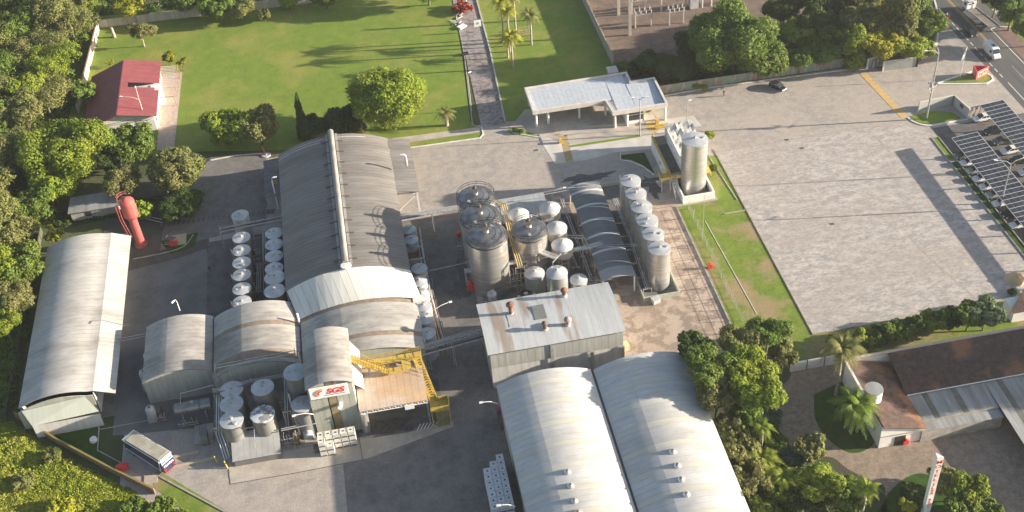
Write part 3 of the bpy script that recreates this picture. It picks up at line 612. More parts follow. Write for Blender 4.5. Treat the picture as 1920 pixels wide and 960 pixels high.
# -- boiler house
t = thing('boiler_house', 'pale metal roofed boiler house with rusty chimneys in the middle', 'building', (24, 151, 0))
prf = arc_profile(144.7, 157.7, 8.9, .75, 8)
sheets(t, prf, 11.9, 36.0, 1.05, roofBo, axis='x', gap=.015, splits=[(0, 3), (3, 8)])
wallpanels(t, (12.3, 145.1), (35.6, 145.1), 5.2, 8.8, wallm, 1.3); wallpanels(t, (12.3, 145.25), (35.6, 145.25), 0, 5.2, wallW, 2.6)
wallpanels(t, (12.3, 157.3), (35.6, 157.3), 0, 8.7, wallm, 1.3)
for x in (12.35, 35.6): wallpanels(t, (x, 145.2), (x, 157.2), 0, 8.7, wallm, 1.3)
for x in (23.0, 30.0, 35.5): b_ = MB(); b_.box(x - .28, x + .28, 144.85, 145.0, 0, 8.6 if x < 30 else 5.2); build(b_, 'buttress', rail, t)
def chimney(px, py, ht, cone, m, lab):
    q = P(px, py, 9.6); c = thing('roof_chimney', lab, 'chimney', (q.x, q.y, 9.35), 'rusty chimneys on the boiler house roof')
    b_ = MB(); b_.lathe((q.x, q.y, 9.35), [(.5, 0), (.5, .3), (.38, .4)], 16); build(b_, 'collar', concl, c)
    b_ = MB(); b_.lathe((q.x, q.y, 9.6), [(.38, 0), (.38, ht)], 16); build(b_, 'pipe', m, c)
    b_ = MB(); b_.lathe((q.x, q.y, 9.6 + ht), [(.4, -.1), (cone, .1), (cone, .35), (cone * .5, .6), (0, .7)], 16); build(b_, 'cap', m, c)
chimney(958, 588, 1.9, .75, rust, 'tallest brown rusted chimney at the left of the boiler house roof')
chimney(1058, 553, .9, .65, rust, 'short blackened rusty chimney at the far edge of the boiler house roof')
chimney(1022, 616, 1.0, .55, mat('soot', (.14, .10, .075), .8), 'small sooty chimney near the middle of the boiler house roof')
chimney(1065, 608, .9, .7, mat('rust_pale', (.36, .27, .24), .7), 'pinkish grey capped chimney right of the sooty one on the boiler house roof')
b_ = MB(); q = P(1012, 583, 9.7); b_.box(q.x - 1.2, q.x + .9, q.y - 2.0, q.y + 1.6, 9.62, 9.72); build(b_, 'roof_patch', roofB, t)
b_ = MB(); q = P(960, 600, 9.7); b_.box(q.x - .7, q.x + .9, q.y - 1.6, q.y + 2.4, 9.60, 9.68); build(b_, 'roof_patch', twhite, t)

# -- twin warehouses in front
for nm, x0, x1, y1, lab in (('w1', 12.3, 28.45, 139.3, 'left one of the twin pale barrel roofed warehouses at the bottom, cream bands across it'),
                            ('w2', 28.85, 44.9, 139.0, 'right one of the twin pale barrel roofed warehouses at the bottom, half under tree shade')):
    t = thing('warehouse', lab, 'warehouse', ((x0 + x1) / 2, 110, 0), 'twin warehouses')
    pr = arc_profile(x0, x1, 6.9, 1.9, 15)
    sheets(t, pr, 84.0, y1, 1.135, lambda i: roofY if i % 4 == 2 else roofW, gap=.03, splits=[(0, 5), (5, 15)])
    gable(t, pr, y1 - .3, .14, 0, wallm); gable(t, pr, 84.3, .14, 0, wallm)
    wallpanels(t, (x0 + .25, 84.3), (x0 + .25, y1 - .4), 0, 6.7, wallm, 2.4); wallpanels(t, (x1 - .25, 84.3), (x1 - .25, y1 - .4), 0, 6.7, wallm, 2.4)
b_ = MB(); b_.box(28.35, 28.95, 84, 138.8, 6.6, 6.72); build(b_, 'valley_gutter', darkm, label='dark valley gutter between the twin warehouses', cat='gutter')
def turbine(px, py, k, lab):
    q = P(px, py, 8.3); x, y = q.x, q.y
    z0 = 7.6
    if k is None: c = thing('roof_vent', lab, 'roof vent', (x, y, z0), 'wind turbine vents on the warehouse roofs'); 
    else: c = k
    b_ = MB(); b_.lathe((x, y, z0), [(.42, 0), (.36, .25), (.34, .75)], 14); build(b_, 'neck', rail, c)
    b_ = MB(); b_.lathe((x, y, z0 + .75), [(.34, 0), (.55, .18), (.6, .4), (.5, .68), (.25, .85), (.1, .9), (0, .9)], 16); build(b_, 'turbine_head', steel, c)
    b_ = MB(); b_.lathe((x, y, z0 + 1.62), [(.16, 0), (.16, .1), (0, .12)], 10); build(b_, 'cap', rust, c); return c
for i, (a, b) in enumerate(((1064, 889), (1070, 915), (1077, 943), (1084, 965))):
    turbine(a, b, None, 'wind turbine vent on the left warehouse roof, number %s from the top of its line' % ('one two three four'.split()[i]) if 0 else ('uppermost', 'second from the top', 'third from the top', 'lowest')[i] + ' silver turbine vent on the left warehouse roof')
for i, (a, b) in enumerate(((1261, 851), (1270, 877), (1277, 903), (1287, 931))):
    turbine(a, b, None, ('uppermost', 'second from the top', 'third from the top', 'lowest')[i] + ' silver turbine vent on the right warehouse roof')

# -- loading canopy with white bands, flat shed roof behind the tank farm
t = thing('loading_canopy', 'long blue grey curved canopy crossed by white bands, beside the row of tall tanks', 'canopy', (39.4, 178, 0))
pr = arc_profile(36.1, 42.7, 4.0, .75, 10)
sheets(t, pr, 163.2, 193.0, .96, lambda i: MATS['white_band'] if i in (6, 11, 16, 21, 26) else (MATS['roof_pale2'] if i < 3 else roofB), gap=.02) if 0 else None
wb = mat('white_band', (.50, .50, .49), .7); rp2 = mat('roof_pale2', (.30, .305, .31), .7, rnd=.03)
sheets(t, pr, 163.2, 193.0, .60, lambda i: wb if i in (13, 21, 29, 37, 45, 49) else (rp2 if i < 5 else roofB), gap=.015)
for y in (163.6, 170.8, 178, 185.2, 192.5):
    for x in (36.4, 42.4): b_ = MB(); b_.bar((x, y, 0), (x, y, 4.0), .22); build(b_, 'post', white, t)
t = thing('flat_canopy', 'flat light grey canopy behind the small dished tanks', 'canopy', (26, 189, 0))
prf = [(185.6, 3.3), (189, 3.5), (193.2, 3.7)]
sheets(t, prf, 18.0, 31.0, 1.08, mat('flat_sheet', (.36, .38, .385), .55, col2=(.31, .32, .33), scale=.5, rnd=.03), axis='x', gap=.03)
for x in (18.3, 24.5, 30.7):
    for y in (186, 192.8): b_ = MB(); b_.bar((x, y, 0), (x, y, 3.3), .16); build(b_, 'post', rail, t)

# -- gate house
t = thing('gate_house', 'white flat L shaped gate house on columns with a pale ribbed roof', 'building', (49, 223, 0))
out = [(34.2, 221.2), (50.6, 221.0), (51.1, 216.0), (63.7, 216.0), (63.7, 227.2), (58.2, 227.2), (58.2, 231.2), (34.2, 231.2)]
inn = [(34.7, 221.7), (51.05, 221.5), (51.6, 216.5), (63.2, 216.5), (63.2, 226.7), (57.7, 226.7), (57.7, 230.7), (34.7, 230.7)]
mb = MB(); n = len(out)
for i in range(n):
    j = (i + 1) % n; vs = []
    for (x, y) in (out[i], out[j], inn[j], inn[i]):
        vs += [(x, y, 3.7), (x, y, 4.7)]
    mb.add(vs, [(0, 2, 3, 1), (4, 6, 7, 5), (1, 3, 5, 7), (0, 6, 4, 2)])
build(mb, 'parapet', mat('parapet', (.62, .58, .53), .75, col2=(.52, .48, .44), scale=.8), t)
mb = MB(); mb.poly(inn, 3.75, 3.85); build(mb, 'ceiling_slab', white, t)
for i in range(27):
    x = 34.75 + i * 1.05; x2 = min(x + 1.03, 63.15); y0 = 221.6 if x < 50.8 else 216.6; y1 = 230.6 if x2 < 57.8 else 226.6
    if i == 16: y0 = 221.6
    mb = MB(); mb.add([(x, y0, 4.12), (x2, y0, 4.12), (x2, y1, 4.36), (x, y1, 4.36), (x, y0, 4.02), (x2, y0, 4.02), (x2, y1, 4.26), (x, y1, 4.26)], [(0, 1, 2, 3), (7, 6, 5, 4), (0, 4, 5, 1), (1, 5, 6, 2), (2, 6, 7, 3), (3, 7, 4, 0)])
    build(mb, 'roof_sheet', mat('gate_sheet', (.50, .53, .57), .45, col2=(.42, .45, .49), scale=1.2, rnd=.03), t)
for x, y in ((35.0, 221.9), (37.8, 222.4), (45, 222.6), (50.9, 222), (51.8, 216.8), (54.6, 216.8), (63.2, 216.6), (35.0, 230.4), (42, 230.4), (50, 230.4)):
    b_ = MB(); b_.lathe((x, y, 0), [(.28, 0), (.28, 3.7)], 12); build(b_, 'column', white, t)
b_ = MB(); b_.box(54.6, 58.6, 217.2, 222.5, 0, 3.5); build(b_, 'office', white, t)
b_ = MB(); b_.box(54.9, 58.3, 217.12, 217.18, .9, 2.2); b_.box(54.9, 58.3, 217.12, 217.18, 2.45, 3.1); build(b_, 'window', glass, t)
b_ = MB(); b_.box(38, 50.5, 230.0, 230.3, 0, 3.6); b_.box(52, 58, 226, 226.3, 0, 3.6); build(b_, 'rear_wall', wallW, t)
t = thing('gas_hut', 'small square hut with a flat concrete roof behind the gate house', 'hut', (*P(1148, 137)[:2], 0))
q = P(1148, 130, 2.8); b_ = MB(); b_.box(q.x - 1.2, q.x + 1.2, q.y - 1.4, q.y + 1.4, 2.6, 2.8); build(b_, 'roof', concl, t)
b_ = MB(); b_.box(q.x - .9, q.x + .9, q.y - 1.1, q.y + 1.1, 0, 2.6); build(b_, 'wall', conc, t)

# -- red roofed house
t = thing('red_roof_house', 'white house with a large dark red gable roof on the lawn', 'house', (-58, 256, 0))
for nm, x0, x1, z0, z1 in (('a', -66.8, -58.1, 2.7, 6.0), ('b', -58.1, -49.6, 6.0, 4.2)):
    n = 12
    for i in range(n):
        y0 = 243.8 + (268.6 - 243.8) * i / n; y1 = 243.8 + (268.6 - 243.8) * (i + 1) / n - .04
        if nm == 'b' and i == 6:
            segs = [(x0, -56.6)]
        else: segs = [(x0, x1)]
        for a, b in segs:
            za = z0 + (z1 - z0) * (a - x0) / (x1 - x0); zb = z0 + (z1 - z0) * (b - x0) / (x1 - x0)
            build(strip_mesh([(a, za), (b, zb)], y0, y1, .12), 'roof_sheet', redroof, t)
b_ = MB(); b_.bar((-58.1, 243.8, 6.05), (-58.1, 268.6, 6.05), .35, .08); build(b_, 'ridge_cap', redroof, t)
b_ = MB(); b_.box(-66, -50.4, 244.6, 267.8, 0, 2.85); b_.add([(-66, 244.6, 3.1), (-50.4, 244.6, 3.1), (-50.4, 244.6, 4.1), (-58.1, 244.6, 5.8), (-66, 244.6, 2.9)], [(0, 1, 2, 3, 4)]); b_.add([(-50.4, 244.6, 3.1), (-50.4, 267.8, 3.1), (-50.4, 267.8, 4.1), (-50.4, 244.6, 4.1)], [(0, 1, 2, 3)]); build(b_, 'wall', white, t)
b_ = MB(); b_.box(-56.6, -49.9, 256.25, 258.2, 3.0, 4.2); build(b_, 'roof_well', wallW, t)
for y in (246, 249.5, 253, 262, 265):
    b_ = MB(); b_.box(-50.42, -50.34, y, y + 1.5, 1.0, 2.3); build(b_, 'window', glass, t)
b_ = MB()
for k in range(16): b_.bar((-50, 245 + k * .65, 3.9), (-49.2, 245 + k * .65, 3.6), .25, .3)
build(b_, 'verandah_brackets', white, t)
b_ = MB(); b_.box(-51.5, -49.2, 255, 257.5, 0, 4.4); build(b_, 'porch_wall', white, t)
sheet('terrace', [(-50.3, 236), (-46.3, 236), (-45.4, 269), (-50.3, 269)], .05, mat('terrace', (.50, .40, .33), .85, col2=(.38, .3, .25), scale=1.2), px=False)
t = thing('pergola', 'timber slatted pergola on the terrace beside the red roofed house', 'pergola', (-47.6, 263, 0))
for k in range(14):
    b_ = MB(); b_.bar((-50.0, 258.6 + k * .72, 2.9), (-46.4, 258.6 + k * .72, 2.6), .28, .08); build(b_, 'slat', mat('slat', (.42, .36, .32), .85, rnd=.1), t)
for x, y in ((-46.2, 258), (-46, 262), (-45.8, 266.5), (-46.4, 254)): b_ = MB(); b_.bar((x, y, 0), (x, y, 2.6), .16); build(b_, 'post', wood, t)
b_ = MB(); b_.bar((-46.4, 254, 2.55), (-46, 268, 2.55), .14); b_.bar((-50, 254, 2.7), (-46.4, 254, 2.55), .14); build(b_, 'beam', wood, t)

# -- motel
t = thing('motel_wing', 'motel wing with a long dark clay tiled roof', 'building', (95, 131, 0))
def tiles(parent, a, b, c, d, name='roof_tiles', pitch=.30, row=.38, mm=tile_m):
    """stepped barrel tiles on the quad a-b (eave) c-d (ridge, above b and a)"""
    a, b, c, d = map(Vector, (a, b, c, d)); L = (b - a).length; W = (d - a).length; nc = int(L / pitch); nr = int(W / row); vs = []; fs = []
    nrm = (b - a).cross(d - a).normalized()
    for r in range(nr):
        for k in range(nc):
            u0, u1, u2 = k / nc, (k + .5) / nc, (k + .97) / nc; v0, v1 = r / nr, (r + 1.12) / nr
            o = len(vs); j = random.uniform(-.015, .015)
            for v, hh in ((v0, .07 + j), (v1, .0 + j)):
                for u, h2 in ((u0, 0), (u1, .075), (u2, 0)):
                    p = (a + (b - a) * u) * (1 - v) + (d + (c - d) * u) * v + nrm * (hh + h2); vs.append(p)
            fs += [(o, o + 1, o + 4, o + 3), (o + 1, o + 2, o + 5, o + 4), (o, o + 2, o + 1)]
    mb = MB(); mb.add(vs, fs); o = build(mb, name, mm, parent); o['kind'] = 'stuff'
    mb = MB(); mb.add([a, b, c, d], [(0, 1, 2, 3)]); mb.add([p - nrm * .15 for p in (a, b, c, d)], [(3, 2, 1, 0)]); build(mb, 'roof_slab', mm, parent)
tiles(t, (78.4, 124.2, 3.4), (125, 124.2, 3.4), (125, 132.4, 5.2), (78.4, 132.4, 5.2))
b_ = MB(); b_.bar((71.6, 132.6, 5.2), (125, 132.6, 5.2), .45, .5); build(b_, 'coping', mat('coping', (.50, .38, .30), .85, col2=(.4, .33, .28), scale=1.5), t)
b_ = MB(); b_.box(72.5, 125, 132.45, 132.75, 0, 5.0); build(b_, 'rear_wall', white, t)
b_ = MB(); b_.box(79, 124.5, 124.8, 125.0, 0, 3.3); build(b_, 'front_wall', wallW, t)
b_ = MB(); b_.tube([(78.4, 124.1, 3.45), (125, 124.1, 3.45)], .09, 8); build(b_, 'gutter', white, t)
for i in range(44):
    if i in (3, 8, 16): mm = mat('fibro_old', (.16, .155, .13), .9, col2=(.11, .105, .09), scale=1)
    else: mm = fibro
    x = 77.9 + i * 1.0
    mb = strip_mesh([(118.8 if x < 92.3 else 100, 3.0), (124.05, 3.25)], x, x + .96, .05, axis='x'); mb = strip_mesh([(118.8 if x < 91.8 else 96, 2.9 if x < 91.8 else 2.6), (124.05, 3.25)], x, x + .965, .05, axis='x')
    build(mb, 'canopy_sheet', mm, t)
    if x < 91.8:
        mb = strip_mesh([(116.9, 2.55), (118.7, 2.62)], x, x + .965, .05, axis='x'); build(mb, 'canopy_sheet', fibro, t)
b_ = MB(); b_.bar((78.0, 118.8, 2.75), (91.8, 118.8, 2.75), .15, .3); b_.box(78, 91.8, 117.0, 117.2, 0, 2.5); build(b_, 'canopy_beam', kg, t)
t = thing('motel_office', 'white motel office with an orange brown tiled roof and a dark doorway', 'house', (74, 122, 0))
tiles(t, (78.6, 117.0, 3.1), (78.6, 132.3, 3.1), (71.2, 132.3, 5.2), (71.2, 117.0, 5.2), mm=mat('clay_tile_orange', (.17, .10, .075), .9, col2=(.09, .065, .055), scale=1.0, contrast=.12, col3=(.40, .18, .08), scale3=.2, amt3=.8, c3c=(.54, .66), speck=.25))
b_ = MB()
b_.add([(71.0, 117.3, 0), (78.2, 117.3, 0), (78.2, 117.3, 3.0), (71.0, 117.3, 5.1)], [(0, 1, 2, 3)])
b_.add([(71.0, 132.4, 0), (71.0, 117.3, 0), (71.0, 117.3, 5.1), (71.0, 132.4, 5.1)], [(0, 1, 2, 3)])
b_.add([(78.2, 117.3, 0), (78.2, 132.4, 0), (78.2, 132.4, 3.0), (78.2, 117.3, 3.0)], [(0, 1, 2, 3)]); build(b_, 'wall', white, t)
b_ = MB(); b_.box(73.6, 75.4, 117.2, 117.32, .1, 2.1); build(b_, 'doorway', black, t)
b_ = MB(); b_.bar((70.9, 117.1, 2.9), (78.5, 117.1, 2.7), .12, .1); build(b_, 'ledge', kg, t)
b_ = MB(); b_.bar((71, 123.8, 5.0), (73.2, 123.8, 5.0), .2, 1.2); b_.bar((70.9, 124, 5.2), (70.9, 132.3, 5.2), .4, .3); build(b_, 'parapet', white, t)
t = thing('motel_water_tank', 'round white concrete water tank with a grey lid over the motel roof', 'water tank', (*P(1637, 722, 5.8)[:2], 4.6))
q = P(1637, 738, 6.0); b_ = MB(); b_.lathe((q.x, q.y, 4.9), [(1.45, 0), (1.45, 2.2)], 28); build(b_, 'tank_wall', white, t)
b_ = MB(); b_.lathe((q.x, q.y, 7.1), [(1.52, 0), (1.5, .12), (0, .14)], 28); build(b_, 'lid', fibro, t)
b_ = MB(); b_.bar((q.x - 1, q.y, 3.2), (q.x - 1, q.y, 4.95), .2); b_.bar((q.x + 1, q.y, 3.2), (q.x + 1, q.y, 4.95), .2); b_.bar((q.x, q.y + 1, 3.2), (q.x, q.y + 1, 4.95), .2); build(b_, 'stand', kg, t)
t = thing('corner_house', 'corner of a dark clay tiled roof at the right edge behind the motel wall', 'house', (108, 140, 0))
q = P(1900, 590, 4.0)
tiles(t, (q.x - 4.5, 139.0, 3.0), (q.x - 4.5 + .01, 143.5, 3.0), (q.x, 143.0, 4.6), (q.x, 139.0, 4.6)) if 0 else tiles(t, (104, 138.6, 2.6), (116, 138.6, 2.6), (114, 142.6, 4.4), (108.5, 142.6, 4.4))
b_ = MB(); b_.box(105, 116, 138.9, 142.4, 0, 2.7); build(b_, 'wall', white, t)
# ------------------------------------------------------------------ tanks
def tank(px, py, r, h, label, group, body=steel, roof=conem, cone=.18, z0=0.0, name='storage_tank', ring=False, legs=0, dish=False, ladder=None, hatch=True, xy=None, n=36, lip=.06, bands=0):
    q = P(px, py, h) if xy is None else Vector((*xy, 0)); x, y = q.x, q.y
    t = thing(name, label, 'tank', (x, y, 0), group)
    zb = z0; b_ = MB(); prof = []
    if z0 > .3: prof += [(.25, z0 - r * .5), (r, z0)]
    prof += [(r, zb)]
    if bands:
        for i in range(1, bands):
            z = zb + (h - zb) * i / bands; prof += [(r, z - .03), (r + .012, z - .02), (r + .012, z + .02), (r, z + .03)]
    prof += [(r, h)]
    b_.lathe((x, y, 0), prof, n); build(b_, 'body', body, t)
    b_ = MB(); ct = h + r * cone
    pr = [(r + lip, h - .12), (r + lip, h)]
    if dish: pr += [(r * .93, h + r * .10), (r * .7, h + r * .22), (r * .35, h + r * .36), (.28, h + r * .46), (.0, h + r * .48)]
    else: pr += [(r * .6, h + r * cone * .45), (.25, ct), (0, ct)]
    b_.lathe((x, y, 0), pr, n); build(b_, 'roof', roof, t)
    if hatch:
        b_ = MB(); zt = h + (r * .46 if dish else r * cone); b_.lathe((x, y, zt), [(.22, -.1), (.22, .35), (.3, .35), (.3, .42), (0, .45)], 12); build(b_, 'vent', rail, t)
        a = random.uniform(0, 6.28) if r > 1.7 else 1.0; hx, hy = x + r * .62 * math.cos(a), y + r * .62 * math.sin(a)
        b_ = MB(); b_.lathe((hx, hy, h + r * cone * .3), [(.3, -.1), (.3, .22), (.34, .25), (0, .28)], 12); build(b_, 'hatch', rail, t)
    if ring:
        b_ = MB(); k = 28
        for zz, rr in ((h + .5, r + .12), (h + 1.0, r + .12), (h - .5, r + .16)):
            b_.tube([(x + rr * math.cos(6.2832 * i / k), y + rr * math.sin(6.2832 * i / k), zz) for i in range(k + 1)], .05 if zz > h else .1, 5)
        for i in range(0, k, 2): b_.bar((x + (r + .12) * math.cos(6.2832 * i / k), y + (r + .12) * math.sin(6.2832 * i / k), h - .1), (x + (r + .12) * math.cos(6.2832 * i / k), y + (r + .12) * math.sin(6.2832 * i / k), h + 1.0), .05)
        build(b_, 'guard_rail', black, t)
        b_ = MB(); zt = h + r * cone; b_.lathe((x, y, zt), [(.55, -.15), (.5, .35), (.42, .4)], 14); build(b_, 'agitator_base', steel, t)
        b_ = MB(); b_.box(x - .5, x + .4, y - .4, y + .4, zt + .4, zt + 1.35); b_.lathe((x, y, zt + 1.35), [(.3, 0), (.3, .5), (0, .55)], 10); build(b_, 'agitator_motor', darkm, t)
        b_ = MB(); k = 40
        for rr in (.3, .45, .6, .75, .9):
            b_.tube([(x + r * rr * math.cos(6.2832 * i / k), y + r * rr * math.sin(6.2832 * i / k), h + r * cone * (1 - rr) * .95 + .02) for i in range(k + 1)], .03, 4)
        build(b_, 'roof_rings', black, t)
    if legs:
        for i in range(legs):
            a = .5 + 6.2832 * i / legs; b_ = MB(); b_.tube([(x + r * .8 * math.cos(a), y + r * .8 * math.sin(a), 0), (x + r * .8 * math.cos(a), y + r * .8 * math.sin(a), z0 + .2)], .1, 6); build(b_, 'leg', rail, t)
    if ladder is not None:
        a = ladder; c, s = math.cos(a), math.sin(a); b_ = MB()
        for off in (-.22, .22):
            b_.bar((x + (r + .18) * c - off * s, y + (r + .18) * s + off * c, .3), (x + (r + .18) * c - off * s, y + (r + .18) * s + off * c, h + .9), .05)
        for z in np.arange(.5, h, .45): b_.bar((x + (r + .18) * c - .22 * s, y + (r + .18) * s + .22 * c, z), (x + (r + .18) * c + .22 * s, y + (r + .18) * s - .22 * c, z), .04)
        build(b_, 'ladder', rail, t)
    return t
ords = ['farthest', 'second from the far end', 'third from the far end', 'fourth from the far end', 'fifth from the far end', 'nearest']
y0_, y1_ = P(1178.3, 337.5, 9.3).y, P(1234.2, 464, 9.3).y; x_ = 47.1
for i in range(6):
    tank(0, 0, 2.03, 9.1, ords[i] + ' tall slim stainless tank along the loading yard', 'row of tall slim stainless tanks', xy=(47.3, y0_ + (y1_ - y0_) * i / 5), ladder=2.6, cone=.16)
def basin(name, x0, x1, y0, y1, h, m, lab, th=.3, floor=None):
    t = thing(name, lab, 'basin', ((x0 + x1) / 2, (y0 + y1) / 2, 0))
    for a in ((x0, x1, y0, y0 + th), (x0, x1, y1 - th, y1), (x0, x0 + th, y0 + th, y1 - th), (x1 - th, x1, y0 + th, y1 - th)):
        b_ = MB(); b_.box(*a, 0, h); build(b_, 'basin_wall', m, t)
    b_ = MB(); b_.box(x0 + th, x1 - th, y0 + th, y1 - th, .02, .08); build(b_, 'basin_floor', floor or slabd, t)
    return t
greenw = mat('bund_green', (.42, .44, .37), .8, col2=(.33, .35, .29), scale=.8)
basin('tank_basin', 43.3, 50.3, 160.2, 196.5, 1.0, greenw, 'pale green concrete containment basin under the row of tall slim tanks', .25)
tank(1303, 261, 2.62, 12.3, 'tallest free standing stainless silo beside the yellow loading dock', None, name='silo', cone=.14, ladder=2.2)
basin('silo_basin', 58.6, 65.3, 186.6, 193.6, 1.7, white, 'white walled containment basin around the free standing silo')
for i, (a, b) in enumerate(((892, 369), (901, 405), (912, 440))):
    tank(a, b, 3.75 if i else 3.55, 12.4, ('back', 'middle', 'front')[i] + ' giant stainless tank of three, with a motor on its domed roof', 'three giant stainless agitator tanks', body=steeld if i else steel, roof=conem2, cone=.22, ring=True, bands=11, ladder=2.9, n=48)
tank(992, 430, 3.3, 9.8, 'big stainless tank with rings on its roof, right of the three giant ones', None, body=steeld, roof=conem2, cone=.24, ring=True, bands=8, z0=2.4, legs=6, n=48, ladder=.4)
dm = mat('dish_tank', (.60, .555, .49), .5, metal=.35, col2=(.50, .46, .41), scale=1)
for i, (a, b, lab) in enumerate(((1031, 390, 'farthest'), (1043, 427, 'middle'), (1054, 459, 'nearest'))):
    tank(a, b, 2.05, 6.2, lab + ' of the three short beige dish-topped tanks on legs left of the long canopy', 'short beige dish topped tanks', body=dm, dish=True, z0=4.1, legs=4)
tank(972, 402, 2.05, 7.4, 'short dish-topped tank standing behind the big ringed tank', None, body=dm, dish=True, z0=4.0, legs=4)
tank(1044, 511, 1.95, 7.6, 'bright stainless upright tank just behind the boiler house', None, cone=.35, bands=5)
tank(1085, 524, 1.6, 4.3, 'small stainless tank on legs beside the long canopy end', None, cone=.3, z0=1.5, legs=4)
tank(1002, 512, 1.9, 4.8, 'stainless tank tucked under the pipes below the big ringed tank', None, cone=.3)
tank(922, 551, .85, 2.6, 'little white tank behind the left corner of the boiler house', None, body=twhite, roof=twhite, cone=.35)
for i, yy in enumerate((445, 469, 492, 515, 541, 566)):
    tank(452.5 + i * .2, yy, 1.72, 6.2, ords[i] + ' round grey tank in the outer left row beside the lane', 'outer row of grey tanks left of the main shed', body=mat('tank_side_shaded', (.13, .13, .125), .7, col2=(.09, .09, .088), scale=.8), cone=.16, ladder=3.4 if i % 2 else None)  # body colour darkened for the shade these tank sides stand in
tank(450, 403, 1.72, 5.2, 'lone round grey tank standing apart beyond the left tank rows', None, body=twhite, cone=.2, ladder=-.6)
for i, yy in enumerate((437, 458, 480, 503, 520, 545)):
    tank(514 if i < 4 else 515, yy, 1.72 if i < 4 else 1.95, 6.0 if i < 4 else 6.6, ords[i] + ' round grey tank in the inner left row by the shed', 'inner row of grey tanks left of the main shed', body=MATS['tank_side_shaded'], cone=.24)
for i, (xx, yy) in enumerate(((767, 430), (771, 449), (786, 503), (785.5, 527), (790, 551), (794, 573), (797.5, 597), (801, 625))):
    tank(xx, yy, 1.5 if i > 1 else 1.35, 5.6, ('farthest', 'second from the far end', 'third from the far end', 'fourth from the far end', 'fifth from the far end', 'third from the near end', 'second from the near end', 'nearest')[i] + ' white tank right of the main shed', 'row of white tanks right of the main shed', body=twhite, cone=.25, roof=conem)
t = thing('rinse_basin', 'open rectangular basin with a rusty inside in the right hand tank row', 'basin', (*P(776, 475, 4)[:2], 0))
q = P(776, 474, 4.5); b_ = MB()
for a in ((-1.9, 1.9, -1.9, -1.6), (-1.9, 1.9, 1.6, 1.9), (-1.9, -1.6, -1.6, 1.6), (1.6, 1.9, -1.6, 1.6)): b_.box(q.x + a[0], q.x + a[1], q.y + a[2], q.y + a[3], 2.5, 4.4)
build(b_, 'basin_wall', twhite, t); b_ = MB(); b_.box(q.x - 1.6, q.x + 1.6, q.y - 1.6, q.y + 1.6, 3.3, 3.4); build(b_, 'basin_floor', rust, t)
b_ = MB()
for i in (-1.7, 1.7):
    for j in (-1.7, 1.7): b_.bar((q.x + i, q.y + j, 0), (q.x + i, q.y + j, 2.5), .15)
build(b_, 'legs', rail, t)
for (a, b, r, h, lab) in ((434, 730, 1.95, 6.2, 'farthest tank of the left hand column of three in the front tank yard'), (434, 757, 1.95, 6.2, 'middle tank of the left hand column of three in the front tank yard'), (434, 787, 1.95, 6.2, 'nearest tank of the left hand column of three in the front tank yard'),
                          (492, 726, 1.9, 7.6, 'dark sided tank in the middle of the front tank yard'), (492, 776, 2.0, 6.2, 'front tank with patchy peeling white lid in the front tank yard'),
                          (554, 697, 2.0, 10.0, 'tallest tank of the front tank yard, against the sign tower'), (567, 757, 1.85, 7.0, 'grey tank standing low between the tallest tank and the sign tower')):
    tank(a, b, r, h, lab, 'tanks of the front tank yard', body=mat('tank_side_grey', (.21, .205, .195), .7, col2=(.15, .147, .14), scale=.8, stretch=(1, 1, .3)), roof=mat('lid_peeling', (.62, .63, .65), .5, col2=(.22, .22, .22), scale=1.2, contrast=.04) if (a, b) == (492, 776) else conem, cone=.14)

# horizontal tank on a frame, small skids
def htank(px, py, z, L, r, lab, m=steel, ax=0.0):
    q = P(px, py, z); t = thing('horizontal_tank', lab, 'tank', (q.x, q.y, 0)); d = Vector((math.cos(ax), math.sin(ax), 0)); mb = MB(); n = 24; prof = [(-L / 2 - .35, .02), (-L / 2 - .25, r * .55), (-L / 2, r * .95), (-L / 2 + .05, r), (L / 2 - .05, r), (L / 2, r * .95), (L / 2 + .25, r * .55), (L / 2 + .35, .02)]
    s = Vector((-d.y, d.x, 0)); vs = []; fs = []
    for u, rr in prof:
        for j in range(n): a = 6.2832 * j / n; vs.append(q + d * u + s * (rr * math.cos(a)) + Vector((0, 0, rr * math.sin(a))))
    for i in range(len(prof) - 1):
        for j in range(n): fs.append((i * n + j, i * n + (j + 1) % n, (i + 1) * n + (j + 1) % n, (i + 1) * n + j))
    mb.add(vs, fs, 0, True); build(mb, 'barrel', m, t)
    for u in (-L * .32, L * .32):
        mb = MB(); p = q + d * u; mb.bar((p.x - s.x * r, p.y - s.y * r, z - r * .75), (p.x + s.x * r, p.y + s.y * r, z - r * .75), .25, .3)
        for k in (-1, 1): mb.bar((p.x + s.x * r * k, p.y + s.y * r * k, 0), (p.x + s.x * r * k, p.y + s.y * r * k, z - r * .7), .16)
        build(mb, 'saddle', rail, t)
    mb = MB(); p = q + d * (L * .2); mb.tube([p + s * (r * 1.03 * math.cos(a)) + Vector((0, 0, r * 1.03 * math.sin(a))) for a in np.linspace(-.4, 3.5, 14)], .06, 6); build(mb, 'strap', darkm, t)
    mb = MB(); mb.lathe((q.x, q.y, z + r - .05), [(.3, 0), (.3, .3), (0, .33)], 12); build(mb, 'manhole', rail, t)
    return t
htank(362, 762, 3.0, 6.2, 1.05, 'shiny horizontal stainless tank on a frame in front of the left bay', mat('steel_dark', (.34, .33, .32), .3, metal=.7, col2=(.22, .215, .21), scale=1))
htank(342, 784, .6, .1, .1, '') if 0 else None
htank(575, 805, 1.6, 3.6, .8, 'dull grey horizontal tank lying beside the sign tower', twhite, 1.75)
tank(492, 545, .1, .1, '', None) if 0 else None
